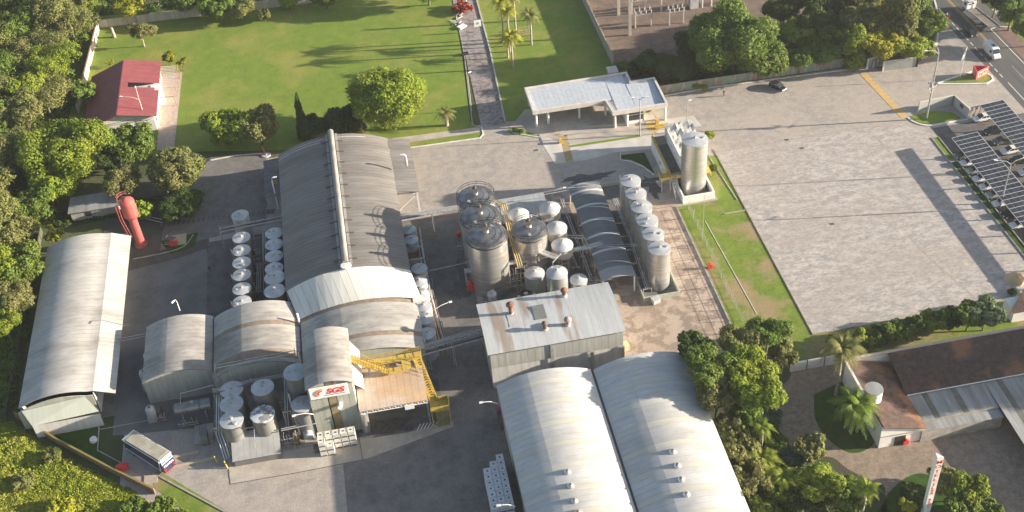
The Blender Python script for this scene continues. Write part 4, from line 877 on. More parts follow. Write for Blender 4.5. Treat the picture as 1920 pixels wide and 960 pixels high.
def ribbed_tank(px, py, z, r, h, lab):
    q = P(px, py, z); t = thing('side_tank', lab, 'tank', (q.x, q.y, z - h)); b_ = MB(); b_.lathe((q.x, q.y, z - h), [(r, 0), (r * 1.04, h * .3), (r, h * .5), (r * 1.04, h * .75), (r * .9, h), (.3, h + .2), (0, h + .2)], 20); build(b_, 'shell', twhite, t)
    b_ = MB(); b_.lathe((q.x, q.y, z + .2), [(.25, 0), (.25, .15), (0, .17)], 10); build(b_, 'lid', darkm, t)
    if z - h > .3:
        b_ = MB(); b_.box(q.x - r, q.x + r, q.y - r, q.y + r, 0, z - h - .01); build(b_, 'plinth', wallm, t)
ribbed_tank(269, 697, 4.2, .9, 2.2, 'white plastic water tank against the left wall of the left bay, upper one'); ribbed_tank(274, 665, 4.2, .6, 1.6, 'smaller white plastic tank farther along the left wall of the left bay')
ribbed_tank(280, 765, 3.0, .8, 1.8, 'dull white tank by the front left corner of the left bay')
ribbed_tank(988, 548, 2.5, 1.3, 2.5, '') if 0 else None
t = thing('cooling_tower', 'pale green cooling unit with a black fan on top behind the boiler house', 'cooling tower', (*P(990, 560, 2)[:2], 0)); q = P(989, 556, 3.4)
gcol = mat('pale_green', (.38, .55, .40), .6, col2=(.30, .46, .33), scale=1)
for sx in (-1, 1):
    b_ = MB(); b_.box(q.x + (.06 if sx > 0 else -1.7), q.x + (1.7 if sx > 0 else -.06), q.y - 1.2, q.y + 1.2, 0, 3.0); build(b_, 'housing', gcol, t)
b_ = MB(); b_.lathe((q.x - .2, q.y + .3, 3.0), [(1.15, 0), (1.0, .5), (1.2, .9), (1.1, .9), (.9, .5), (0, .45)], 22); build(b_, 'fan_cowl', black, t)
b_ = MB(); b_.lathe((q.x - .2, q.y + .3, 3.45), [(.35, 0), (.35, .6), (0, .65)], 12); build(b_, 'fan_motor', rail, t)
for k in range(5):
    a = k * 1.2566; b_ = MB(); b_.bar((q.x - .2, q.y + .3, 3.6), (q.x - .2 + .85 * math.cos(a), q.y + .3 + .85 * math.sin(a), 3.65), .28, .03); build(b_, 'fan_blade', darkm, t)

# red water tower
t = thing('water_tower', 'leaning looking red mushroom water tower with a ladder, left of centre', 'water tower', (-51.9 * 0 + P(265, 458).x, P(265, 458).y, 0)); q = P(265, 458)
b_ = MB(); b_.lathe((q.x, q.y, 0), [(1.35, 0), (1.3, .3), (1.0, .4), (.88, 1.5), (.85, 7.0)], 28); build(b_, 'stem', redt, t)
b_ = MB(); b_.lathe((q.x, q.y, 7.0), [(.85, 0), (1.35, .6), (1.52, .8), (1.52, 4.2), (1.4, 4.5), (.4, 5.1), (0, 5.15)], 32); build(b_, 'bowl', redt, t)
b_ = MB()
for z, rr in ((12.6, 1.7), (12.1, 1.7)): b_.tube([(q.x + rr * math.cos(a), q.y + rr * math.sin(a), z) for a in np.linspace(1.6, 4.4, 12)], .05, 6)
for a in np.linspace(1.6, 4.4, 6): b_.bar((q.x + 1.7 * math.cos(a), q.y + 1.7 * math.sin(a), 11.8), (q.x + 1.7 * math.cos(a), q.y + 1.7 * math.sin(a), 12.9), .06)
build(b_, 'guard_rail', redt, t)
b_ = MB()
for o in (-.25, .25): b_.tube([(q.x - 1.2 + o, q.y - 1.3, 3.2), (q.x - 1.75 + o, q.y - 1.6, 8.0), (q.x - 1.75 + o, q.y - 1.6, 11.6), (q.x - 1.2 + o, q.y - .9, 12.4)], .06, 6)
for z in np.arange(4.5, 11.5, .5): b_.bar((q.x - 2.0, q.y - 1.55, z), (q.x - 1.4, q.y - 1.55, z), .05)
build(b_, 'ladder', redt, t)

# ------------------------------------------------------------------ pipe racks and pipe bridges
def pipe_run(label, pts, rs, mats_, posts=True, px=True, gap=.35, name='pipe_rack', tray=None):
    q = [P(*p) for p in pts] if px else [Vector(p) for p in pts]; t = thing(name, label, 'pipe rack', (q[0].x, q[0].y, 0))
    for k, r in enumerate(rs):
        off = (k - (len(rs) - 1) / 2) * gap; pp = []
        for i, p in enumerate(q):
            d = (q[min(i + 1, len(q) - 1)] - q[max(i - 1, 0)]); d.z = 0
            s = Vector((-d.y, d.x, 0)).normalized() if d.length > .01 else Vector((1, 0, 0)); pp.append(p + s * off)
        b_ = MB(); b_.tube(pp, r, 8); build(b_, 'pipe', mats_[k % len(mats_)], t)
    if posts:
        for a, b in zip(q, q[1:]):
            L = (b - a).length
            if L < 3 or abs(b.z - a.z) > 1: continue
            n = max(1, int(L / 5.5)); s = Vector((-(b - a).y, (b - a).x, 0)).normalized() * (gap * len(rs) * .6 + .15)
            for i in range(n + 1):
                p = a + (b - a) * i / n; b_ = MB(); b_.bar((p - s) - Vector((0, 0, .25)), (p + s) - Vector((0, 0, .25)), .12)
                b_.bar((p.x + s.x, p.y + s.y, 0), (p.x + s.x, p.y + s.y, p.z), .13); b_.bar((p.x - s.x, p.y - s.y, 0), (p.x - s.x, p.y - s.y, p.z), .13); build(b_, 'trestle', rail, t)
    if tray:
        for a, b in zip(q, q[1:]): b_ = MB(); b_.bar(a - Vector((0, 0, .2)), b - Vector((0, 0, .2)), tray, .12); build(b_, 'tray', rail, t)
    return t
pipe_run('wide pipe bridge from the main shed to the giant tanks', [(750, 407, 5.8), (868, 386, 5.8)], [.16, .2, .14], [rail, steel, rail], gap=.4, tray=1.3)
pipe_run('near pipe bridge from the bays to the boiler house', [(782, 656, 5.2), (904, 620, 5.2)], [.13, .16, .13], [rail, rail, steel], gap=.45)
pipe_run('second pipe bridge just in front of the near pipe bridge', [(790, 665, 4.6), (908, 632, 4.6)], [.16, .2], [rail, darkm], gap=.4)
pipe_run('silver pipes running down the right edge of the main shed and turning at the corner', [(764, 520, 5.9), (793, 648, 5.9), (904, 617, 5.9)], [.15, .15, .13], [rail, steel, rail], gap=.5, posts=False)
pipe_run('yellow and orange pipe rack between the white tank row and the service lane', [(783, 428, 4.0), (802, 545, 4.0), (828, 640, 4.0)], [.13, .12, .14], [yelpale, rust, rail], gap=.35)
pipe_run('grey pipe rack along the service lane edge of the white tank row', [(789, 450, 2.6), (813, 560, 2.6), (834, 648, 2.6)], [.12, .12], [rail, darkm], gap=.3)
pipe_run('thin pipes crossing the service lane towards the giant tanks', [(805, 505, 4.5), (890, 486, 4.5)], [.07, .07], [rail, rust], gap=.9, posts=False)
pipe_run('long silver pipe bundle crossing in front of the giant tanks to the long canopy', [(872, 508, 4.6), (985, 488, 4.6), (1105, 462, 4.6), (1140, 452, 4.6)], [.12, .15, .1, .1], [steel, rail, steel], gap=.3)
pipe_run('yellow pipe run climbing between the giant tanks and the ringed tank', [(930, 378, 7.0), (945, 384, 7.0), (958, 440, 7.0), (975, 500, 6.5)], [.13, .11, .12], [yelpale, yelpale, mat('olive_pipe', (.30, .30, .14), .7)], gap=.4)
pipe_run('silver pipe loop beside the nearest beige dish-topped tank', [(1008, 442, 4.9), (1092, 444, 4.9), (1102, 466, 4.9)], [.07, .07], [steel], gap=.7)
pipe_run('silver pipe loop beside the farthest beige dish-topped tank', [(950, 412, 6.4), (1032, 399, 6.4), (1036, 410, 6.4), (1015, 416, 6.4)], [.08, .08], [steel], gap=.4, posts=False)
pipe_run('catwalk of grating between the ringed tank and the upright tank', [(1012, 470, 6.2), (1044, 482, 6.2)], [.06, .06], [steel], gap=1.1, tray=1.2)
pipe_run('low pipe rack running along the foot of the tall slim tanks', [(1152, 372, 1.2), (1180, 440, 1.2), (1214, 540, 1.2)], [.1, .12, .1], [rail, steel, rail], gap=.35)
pipe_run('thin pipe from the long canopy roof to the tall slim tanks', [(1105, 462, 5.4), (1178, 460, 5.2), (1226, 458, 5.2)], [.05, .05], [rail], gap=.6, posts=False)
pipe_run('thin lamp wire and pipe over the flat grey canopy', [(938, 378, 6.5), (1060, 355, 6.5), (1125, 350, 5.6)], [.06, .05], [rail], gap=.8, posts=False)
pipe_run('low pipes along the right side of the dish-topped tanks', [(1052, 372, 1.5), (1078, 440, 1.5), (1108, 520, 1.5)], [.12, .1], [rail, rail], gap=.4)
pipe_run('low dark rack of pipes left of the long canopy', [(1040, 380, .8), (1062, 450, .8), (1080, 500, .8)], [.09, .1], [darkm, rail], gap=.4)
pipe_run('pipe rack crossing beyond the left tank rows', [(412, 432, 4.6), (470, 420, 4.6), (526, 409, 4.6)], [.12, .1, .12], [rail, darkm, rail], gap=.6)
pipe_run('pipes zigzagging between the two left tank rows', [(497, 430, 3.5), (498, 492, 3.5), (486, 494, 3.5), (484, 545, 3.5)], [.07, .06, .07], [rail], gap=.35)
pipe_run('straight pipe between the two left tank rows', [(494, 425, 3.0), (497, 552, 3.0)], [.08, .08], [rail], gap=.5, posts=False)
for i, (a, b) in enumerate(((448, 487), (470, 484), (482, 480), (514, 486))):
    pipe_run('short branch pipe number' if 0 else ('farthest', 'second', 'third', 'nearest')[i] + ' short branch pipe reaching from the outer left tanks', [(472, a, 3.4), (b, a - 3, 3.4)], [.06], [rail], posts=False)
pipe_run('pipe gantry over the far side of the front tank yard', [(402, 688, 8.0), (470, 675, 8.0), (552, 660, 8.0)], [.1, .07], [rail], gap=.7)
pipe_run('broad pipe run across the back of the front tank yard', [(400, 735, 6.2), (470, 716, 6.2), (540, 704, 6.2)], [.14, .1, .1], [darkm, rail, rail], gap=.45)
pipe_run('pair of tall bent pipes down the left side of the front tank yard', [(411, 735, 6), (410, 800, 5), (410, 812, 3.4), (426, 862, .8)], [.08, .08, .08], [steel], gap=.4)
pipe_run('bent pipes beside the nearest left hand tank', [(418, 790, 5), (418, 812, 3.6), (433, 856, 1.0)], [.08, .08], [steel, yelpale], gap=.4, posts=False)
pipe_run('frame of pipes at the right side of the front tank yard', [(536, 705, 7), (537, 770, 6), (540, 815, 1)], [.1, .1], [rail], gap=.4)
pipe_run('double pipe from the front shed to the sign tower', [(527, 806, 3.6), (598, 791, 3.6)], [.09, .09], [rail], gap=.4, posts=False)
pipe_run('white vent pipe leaning beside the sign tower', [(541, 738, 7.5), (550, 775, 5), (563, 815, 1.5)], [.17], [twhite], posts=False)
pipe_run('pipes crossing above the left bay to the horizontal tank', [(338, 757, 5.0), (338, 738, 5.4), (400, 722, 5.8)], [.06], [rail], posts=False)
pipe_run('ladder shaped cable bridge between the pale shed and the left bay', [(212, 640, 4.2), (272, 628, 4.6)], [.06, .06], [rail], gap=.7, posts=False)
# the plant room roof in the front tank yard
t = thing('front_shed', 'small flat shed with a grey ribbed roof in the front tank yard', 'shed', (*P(480, 830, 2)[:2], 0))
a_, b_2, c_, d_ = P(436, 866, 1.6), P(527, 850, 1.6), P(528, 797, 3.1), P(436, 812, 3.1)
prf = [(a_.y, 1.6), (c_.y, 3.15)]
sheets(t, prf, a_.x, b_2.x, 1.0, mat('shed_sheet', (.36, .36, .35), .6, col2=(.30, .30, .29), scale=.6, rnd=.04), axis='x', gap=.03)
wallpanels(t, (a_.x + .2, a_.y + .3), (b_2.x - .2, a_.y + .3), 0, 1.5, walld, 1.2); wallpanels(t, (b_2.x - .2, a_.y + .3), (b_2.x - .2, c_.y), 0, 1.6, walld, 1.2)
pipe_run('bent steam pipe over the front shed roof', [(437, 806, 4.4), (476, 801, 4.6), (478, 838, 4.6), (479, 838, 3.2)], [.07], [rail], posts=False)

# dock beside the silo
t = thing('loading_dock', 'raised dark loading dock with yellow railings left of the silo', 'loading dock', (59, 198, 0))
b_ = MB(); b_.box(57.3, 60.2, 195.2, 206.4, 0, 3.2); build(b_, 'platform_wall', white, t)
b_ = MB(); b_.box(57.3, 60.2, 191.4, 206.4, 3.2, 3.34); build(b_, 'platform_slab', conc, t)
b_ = MB(); b_.box(57.7, 59.95, 192.4, 203.2, 3.35, 3.38); build(b_, 'dark_deck', mat('deck_rubber', (.075, .068, .062), .8, col2=(.11, .10, .09), scale=.8, speck=.2), t)
b_ = MB(); b_.box(57.7, 59.95, 203.25, 206.2, 3.35, 3.37); build(b_, 'brown_deck', mat('deck_brown', (.27, .20, .15), .85, speck=.2), t)
b_ = MB(); b_.box(59.97, 60.2, 192.2, 203.6, 3.34, 6.4); build(b_, 'white_wall', white, t)
for k in range(3):
    b_ = MB(); b_.box(59.92, 59.96, 194 + k * 2.6, 195.6 + k * 2.6, 4.4, 5.6); build(b_, 'notice_board', whitec, t)
    b_ = MB(); b_.box(59.90, 59.915, 194.5 + k * 2.6, 195.1 + k * 2.6, 4.8, 5.2); build(b_, 'notice_mark', rail, t)
b_ = MB()
rr_ = random.Random(4); nx_, ny_ = 8, 12; vs = [(60.2 + 5.8 * i / nx_, 194.2 + 12.4 * j / ny_, 6.0 + rr_.uniform(-.09, .09) + .1 * math.sin(i * 1.3 + j)) for j in range(ny_ + 1) for i in range(nx_ + 1)]
b_.add(vs, [(j * (nx_ + 1) + i, j * (nx_ + 1) + i + 1, (j + 1) * (nx_ + 1) + i + 1, (j + 1) * (nx_ + 1) + i) for j in range(ny_) for i in range(nx_)]); build(b_, 'tarpaulin_roof', mat('tarp', (.46, .45, .42), .8, col2=(.36, .35, .32), scale=1.4, bump=.5, bscale=2, speck=.15), t)
b_ = MB(); b_.box(60.25, 65.9, 194.4, 206.4, 0, 5.5); build(b_, 'side_building', wallW, t)
for zz in ((57.35, 206.2), ):
    railing(t, [(57.4, 192.2, 3.34), (57.4, 206.2, 3.34)], yel, 1.1)
b_ = MB(); b_.box(57.28, 57.6, 192.2, 206.4, 3.34, 3.7); build(b_, 'yellow_edge', yel, t)
b_ = MB(); b_.box(55.3, 57.28, 191.4, 193.4, 3.2, 3.3); build(b_, 'yellow_platform', yel, t)
railing(t, [(57.2, 193.4, 3.3), (55.3, 193.4, 3.3), (55.3, 191.4, 3.3), (57.2, 191.4, 3.3), (60.2, 191.4, 3.34)], yel, 1.1)
b_ = MB(); b_.box(55.25, 60.2, 191.32, 191.38, 3.1, 3.75); b_.box(55.22, 55.28, 191.4, 193.4, 3.1, 3.75); build(b_, 'kick_plate', yel, t)
stair(t, (57.9, 191.2, 3.2), (57.9, 187.6, .1), 1.0, 10, twhite)
for x, y in ((55.5, 191.6), (57.3, 191.6), (58.8, 191.6), (60.0, 191.6), (55.5, 193.2), (60.0, 194.6)): b_ = MB(); b_.bar((x, y, 0), (x, y, 3.2), .16); build(b_, 'leg', twhite, t)
b_ = MB(); b_.bar((57.3, 193.2, 1.6), (60.0, 193.2, 1.6), .12); b_.bar((57.3, 192.9, 2.2), (60, 192.9, 2.2), .12); build(b_, 'red_brace', redp, t)
b_ = MB(); b_.box(57.2, 57.28, 199.0, 199.5, 1.2, 2.0); build(b_, 'red_panel', redp, t)
b_ = MB(); b_.box(65.3, 66.6, 193.2, 196, 1.6, 1.7); b_.bar((66.6, 193.2, 1.2), (66.6, 196, 1.2), .08, 1.0); build(b_, 'yellow_guard', yel, t)
b_ = MB(); q = P(1240, 240); b_.box(q.x - 1.4, q.x + 1.4, q.y - .25, q.y + .25, .1, .5); b_.box(q.x - 1.5, q.x + 1.5, q.y - .06, q.y + .06, .7, 1.1); build(b_, 'barrier_block', yel, label='yellow steel barrier block at the gate end of the loading dock', cat='barrier')
for (a, b, lab) in ((1051, 268, 'left'), (1232, 232, 'right')):
    q = P(a, b); b_ = MB(); b_.box(q.x - .35, q.x + .35, q.y - .35, q.y + .35, 0, 1.15); b_.bar((q.x, q.y, 1.0), (q.x - .1, q.y + 4.2, 1.05), .1); build(b_, 'gate_barrier', yel, label='yellow lifting gate barrier at the %s end of the weighing lane' % lab, cat='barrier')

tank(680, 772, .75, 4.6, 'narrow shiny steel tank under the left corner of the peach canopy', None, body=steeld, cone=.4, bands=4)
# valve manifolds among the tanks
def manifold(px, py, lab, wd=3.0, dp=1.2, ht=2.2, n=5, seed=0):
    rr = random.Random(seed); q = P(px, py); t = thing('pipe_manifold', lab, 'pipework', (q.x, q.y, 0))
    for i in range(n):
        x = q.x - wd / 2 + wd * i / (n - 1); h1 = ht * rr.uniform(.6, 1.1); y = q.y + rr.uniform(-dp / 2, dp / 2)
        b_ = MB(); b_.tube([(x, y, 0), (x, y, h1), (x + rr.uniform(-.4, .4), y + dp * .6, h1 + .05)], rr.choice((.05, .07, .09)), 6); build(b_, 'riser', rr.choice((rail, steel, steel, yelpale)), t)
        b_ = MB(); b_.lathe((x, y, h1 * .6), [(.05, -.12), (.15, -.08), (.15, .08), (.05, .12)], 10); build(b_, 'valve', rr.choice((darkm, rail, redp, rail)), t)
    for z in (ht * .3, ht * .7):
        b_ = MB(); b_.tube([(q.x - wd / 2 - .3, q.y, z), (q.x + wd / 2 + .3, q.y, z)], .07, 6); build(b_, 'header', rail, t)
for i, (a, b, w2_, h2, lab) in enumerate(((962, 470, 2.6, 5.0, 'tall pipework between the middle giant tank and the ringed tank'), (958, 545, 4.0, 3.2, 'pipework at the foot of the front giant tank, right side'), (975, 528, 3.5, 3.0, 'pipework in front of the ringed tank'), (1010, 550, 3.0, 2.5, 'pipework beside the pale green cooling unit'), (1022, 420, 2.6, 3.5, 'pipework between the ringed tank and the dish-topped tanks'), (1118, 545, 2.4, 3.0, 'pipework at the near end of the long canopy'), (1062, 500, 2.6, 2.8, 'pipework between the upright tank and the long canopy'), (868, 470, 2.0, 1.8, 'small pipework left of the giant tanks'), (920, 575, 2.2, 2.2, 'pipework behind the left corner of the boiler house'), (478, 500, 2.6, 2.6, 'pipework between the left tank rows, middle'), (480, 555, 2.6, 2.6, 'pipework between the left tank rows, near end'), (455, 820, 3.0, 3.0, 'pipework behind the front shed, left'), (545, 835, 2.6, 2.4, 'pipework right of the front shed'), (520, 780, 3.0, 4.5, 'pipework in the middle of the front tank yard'), (1165, 480, 2.0, 1.6, 'low pipework under the long canopy edge'), (355, 800, 3.0, 1.4, 'low pipework under the horizontal tank'), (300, 792, 2.0, 1.6, 'pipework at the left bay corner'), (800, 700, 2.0, 3.5, 'pipework under the near pipe bridge'))):
    manifold(a, b, lab, w2_, 1.2, h2, 6, i)
# ------------------------------------------------------------------ walls and fences
def panel_wall(name, label, a, b, h, m, pm, pitch=2.5, th=.15, px=True, post=.25, cat='wall', cap=None):
    p = P(*a) if px else Vector((*a, 0)); q = P(*b) if px else Vector((*b, 0)); d = q - p; L = d.length; d.normalize(); n = max(1, round(L / pitch)); s = L / n
    t = thing(name, label, cat, (p.x, p.y, 0))
    for i in range(n):
        u = p + d * (s * i + post / 2); v = p + d * (s * (i + 1) - post / 2)
        b_ = MB(); b_.bar((u.x, u.y, h / 2 - .1), (v.x, v.y, h / 2 - .1), th, h + .1); build(b_, 'panel', m, t)
    pb = None
    for i in range(n + 1):
        u = p + d * (s * i); b_ = MB(); b_.bar((u.x, u.y, -.1), (u.x, u.y, h + .08), post); build(b_, 'post', pm, t)
    if cap: b_ = MB(); b_.bar((p.x, p.y, h + .04), (q.x, q.y, h + .04), th + .2, .1); build(b_, 'coping', cap, t)
    return t
panel_wall('boundary_wall', 'cream panel boundary wall with reddish coping on the left of the lawn', (187, 52), (148, 212), 2.3, mat('cream_panel', (.66, .60, .54), .8, col2=(.50, .44, .38), scale=.8, stretch=(1, 1, .4), rnd=.05), wallpan, cap=mat('coping_red', (.42, .24, .17), .85))
panel_wall('boundary_wall', 'brownish panel boundary wall at the far end of the lawn', (187, 52), (720, -10), 2.3, wallpan, conc)
panel_wall('substation_wall', 'grey panel wall between the right lawn and the electrical substation', (1078, -28), (1150, 124), 3.0, mat('panel_grey', (.40, .36, .31), .85, col2=(.30, .27, .24), scale=.8, rnd=.06), conc)
stripm = mat('mural_pattern', (.36, .33, .28), .85, col2=(.30, .20, .17), scale=.9, stretch=(1.2, 1, .5), contrast=.05, col3=(.18, .28, .22), scale3=.5, amt3=.8)
panel_wall('painted_wall', 'long low boundary wall with faded red and green painted pattern behind the yard kerb', (65.0, 226.9), (118.0, 226.3), 2.3, stripm, stripm, px=False, pitch=2.2, post=.12)
panel_wall('motel_wall', 'white stained motel boundary wall with dark posts', (63.0, 136.8), (72.5, 136.8), 2.2, white, darkm, px=False, pitch=3.2, post=.18)
panel_wall('fence_wall', 'dark boundary wall left of the long pale shed', (-73.0, 212), (-73.0, 158.5), 1.6, mat('mossy', (.10, .095, .07), .9, col2=(.06, .07, .04), scale=1), soil, px=False)
def brick_wall(label, pts, h):
    p0 = P(*pts[0]); t = thing('brick_wall', label, 'wall', (p0.x, p0.y, 0)); rows = 5; bl = .8
    for a, b in zip(pts, pts[1:]):
        p, q = P(*a), P(*b); d = q - p; L = d.length; d.normalize()
        b_ = MB(); b_.bar((p.x, p.y, h / 2 - .15), (q.x, q.y, h / 2 - .15), .16, h - .1); build(b_, 'mortar_core', conc, t)
        n = int(L / bl)
        for r in range(rows):
            for i in range(n):
                o = (r % 2) * .4; u = p + d * (L / n * i + o * .5 + .02); v = p + d * (L / n * (i + 1) - .03 + o * .5)
                if i == n - 1: v = q
                z = h * (r + .5) / rows; b_ = MB(); b_.bar((u.x, u.y, z), (v.x, v.y, z), .22 + random.uniform(-.01, .01), h / rows - .03); build(b_, 'brick_course', brickm, t)
        b_ = MB(); b_.bar((p.x, p.y, h + .04), (q.x, q.y, h + .04), .34, .1); build(b_, 'coping', mat('coping_moss', (.26, .18, .08), .9, col2=(.18, .2, .04), scale=1.5), t)
brick_wall('low reddish brick boundary wall with mossy coping at the lower left', [(30, 782), (110, 832), (200, 880), (292, 926)], 1.3)
fp = [(1268, 398), (1278, 412), (1288, 412)]
t = thing('post_fence', 'wire fence on white concrete posts along the lawn right of the loading yard', 'fence', (59.4, 160, 0))
N = 14
for i in range(N):
    y = 184.5 - i * 3.05; b_ = MB(); b_.bar((59.2, y, 0), (59.2, y, 1.9), .13); b_.bar((59.2, y, 1.85), (59.45, y, 2.15), .11); build(b_, 'post', conc, t)
b_ = MB()
for z in (.4, .9, 1.4, 1.85): b_.bar((59.2, 184.5, z), (59.2, 184.5 - 3.05 * (N - 1), z), .03)
build(b_, 'wires', rail, t)
# lane railing by the tower yard
pipe_run('white rail fence beside the red water tower', [(277, 408, 1.0), (306, 415, 1.0)], [.05, .05], [white], gap=.8, posts=False)

# gate sign walls
def triwall(name, lab, pts, h, m, fm, frames=None, th=.14):
    t = thing(name, lab, 'gate wall', (pts[0][0], pts[0][1], 0))
    for a, b in zip(pts, pts[1:]):
        mb = MB(); mb.bar((a[0], a[1], h / 2), (b[0], b[1], h / 2), th, h); build(mb, 'panel', m, t)
        mb = MB(); mb.bar((a[0], a[1], h + .06), (b[0], b[1], h + .06), th + .16, .14); mb.bar((a[0], a[1], 0), (a[0], a[1], h + .1), th + .2); mb.bar((b[0], b[1], 0), (b[0], b[1], h + .1), th + .2); build(mb, 'frame', fm, t)
    return t
gpan = mat('gate_panel', (.30, .31, .29), .6, col2=(.25, .26, .245), scale=1)
x0 = P(1655, 133); x1 = P(1718, 125)
t = triwall('entrance_wall', 'grey framed triangular entrance wall with ribbed sides by the kerb', [(x0.x, x0.y), (x1.x, x1.y), (x1.x - 2.3, x1.y + 4.6), (x0.x - 3.0, x0.y + 2.0)], 2.5, gpan, mat('frame_cream', (.55, .53, .47), .7))
for k in range(7):
    u = Vector((x1.x - 2.3, x1.y + 4.6, 0)).lerp(Vector((x0.x - 3, x0.y + 2, 0)), (k + .6) / 8); b_ = MB(); b_.box(u.x - .25, u.x + .25, u.y - .55, u.y - .2, 0, 2.45 - k * .1); build(b_, 'rib', conc, t)
a = P(1722, 209); b = P(1786, 196); c = P(1815, 222)
t = triwall('entrance_wall', 'thin framed entrance screen and white wall with a small square window by the lamp post', [(a.x, a.y), (b.x, b.y), (c.x, c.y)], 2.4, mat('gate_panel2', (.42, .42, .39), .7), mat('frame_cream', (.55, .53, .47), .7))
b_ = MB(); m_ = b.lerp(c, .5); b_.bar((m_.x - .16, m_.y - .12, 1.7), (m_.x + .42, m_.y - .66, 1.7), .3, .7) if 0 else b_.bar(b.lerp(c, .42) + Vector((-.1, -.1, 1.6)), b.lerp(c, .62) + Vector((-.1, -.1, 1.6)), .12, .8); build(b_, 'window', glass, t)
for k in range(6):
    x = c.x + .6 + k * 1.05; b_ = MB(); b_.box(x, x + .45, c.y + .3, c.y + .7, 0, 2.2 - k * .05); build(b_, 'rib', conc, t)
b_ = MB(); b_.bar((c.x, c.y + .9, 2.35), (c.x + 7, c.y + .9, 2.35), .9, .12); build(b_, 'canopy_beam', conc, t)
# yellow rail and red triangular sign, feather flag
t = thing('yellow_barrier', 'orange yellow railing beside the trees at the road entrance', 'railing', (*P(1722, 108)[:2], 0)); a = P(1716, 112); b = P(1752, 102)
railing(t, [(a.x, a.y, 0), (b.x, b.y, 0)], yel, 1.3); b_ = MB(); b_.bar((a.x, a.y, .5), (b.x, b.y, .5), .05, .8); build(b_, 'board', yel, t)
t = thing('triangle_sign', 'red three sided sign frame on the teardrop traffic island', 'sign', (*P(1838, 148)[:2], 0))
A, B, C2 = P(1829, 150), P(1851, 139), P(1823, 138)
redsg = mat('sign_red', (.62, .10, .12), .5)
for u, v, nm in ((A, B, 'front'), (A, C2, 's'), (C2, B, 'b')):
    b_ = MB(); b_.bar(u + Vector((0, 0, 1.15)), v + Vector((0, 0, 1.15)), .16, 2.1); build(b_, 'side', redsg, t)
d = (B - A).normalized(); nrm = Vector((d.y, -d.x, 0))
b_ = MB(); b_.bar(A.lerp(B, .1) + nrm * .1 + Vector((0, 0, 1.15)), A.lerp(B, .9) + nrm * .1 + Vector((0, 0, 1.15)), .04, 1.3); build(b_, 'inset', mat('sign_tan', (.55, .42, .33), .7), t)
for k, (f0, f1, zz) in enumerate(((.18, .3, 1.2), (.36, .5, 1.05), (.56, .68, 1.3), (.74, .84, 1.15))):
    b_ = MB(); b_.bar(A.lerp(B, f0) + nrm * .14 + Vector((0, 0, zz)), A.lerp(B, f1) + nrm * .14 + Vector((0, 0, zz)), .03, .7); build(b_, 'sign_mark', rust, t)
t = thing('feather_flag', 'tall white feather flag on a thin pole on the traffic island', 'flag', (*P(1800, 147)[:2], 0)); q = P(1800, 147)
b_ = MB(); b_.tube([(q.x, q.y, 0), (q.x + .05, q.y, 5.5), (q.x + .2, q.y, 8.2)], .05, 6); build(b_, 'pole', white, t)
b_ = MB(); fl = smooth_path([(.02, 4.0), (-.35, 4.6), (-.2, 6.5), (0.1, 8.2)], 5); fr = [(.05 + .15 * (z - 4) / 4.2, z) for x, z in fl]
vs = []; 
for (x1_, z1), (x2_, z2) in zip(fl, fr): vs += [(q.x + x1_ * 1.6, q.y + .1 * math.sin(z1 * 3), z1), (q.x + x2_, q.y, z2)]
fs = [(2 * i, 2 * i + 1, 2 * i + 3, 2 * i + 2) for i in range(len(fl) - 1)]; b_.add(vs, fs); build(b_, 'cloth', whitec, t)
# motel sign: tall three sided white column
q = P(1764, 858, 14.0); t = thing('motel_sign', 'tall white three sided column with red vertical MOTEL lettering at the lower right', 'sign', (q.x, q.y, 0))
tri = [(q.x - .5, q.y), (q.x + .52, q.y), (q.x - .3, q.y + 1.1)]
b_ = MB(); b_.poly(tri, 0, 14.0); build(b_, 'column', mat('sign_white', (.78, .77, .74), .5, col2=(.66, .64, .6), scale=.8), t)
z = 13.1
for ch, s_, dz in (('M', 1.05, 1.05), ('O', 1.0, 1.02), ('T', .95, 1.0), ('E', .95, .98), ('L', .9, .75), ('-', .8, .5), ('I', .75, .72), ('L', .75, .62), ('S', .7, .6), ('A', .7, 1.5), ('R', .6, .55), ('E', .6, .55), ('A', .6, .55), ('L', .6, .55), ('-', .6, 2)):
    text(ch, 'lettering', redp, t, (q.x, q.y - .015, z - .15), (math.pi / 2, 0, 0), s_, .012, 1.25); z -= dz

# yellow notice by the shed with its pole
q = P(515, 345, 4.5); t = thing('notice_board', 'yellow notice board with a dark symbol beside the main shed', 'sign', (q.x, q.y, 0)); b_ = MB(); b_.box(q.x - .55, q.x + .55, q.y - .05, q.y + .05, 3.8, 5.3); build(b_, 'board', yel, t)
b_ = MB(); b_.box(q.x - .35, q.x + .3, q.y - .08, q.y - .051, 4.75, 5.0); b_.box(q.x - .2, q.x + .2, q.y - .08, q.y - .051, 4.1, 4.5); build(b_, 'symbol', rust, t)
b_ = MB(); b_.bar((q.x + .3, q.y + .1, 0), (q.x + .3, q.y + .1, 4.0), .1); build(b_, 'post', rail, t)

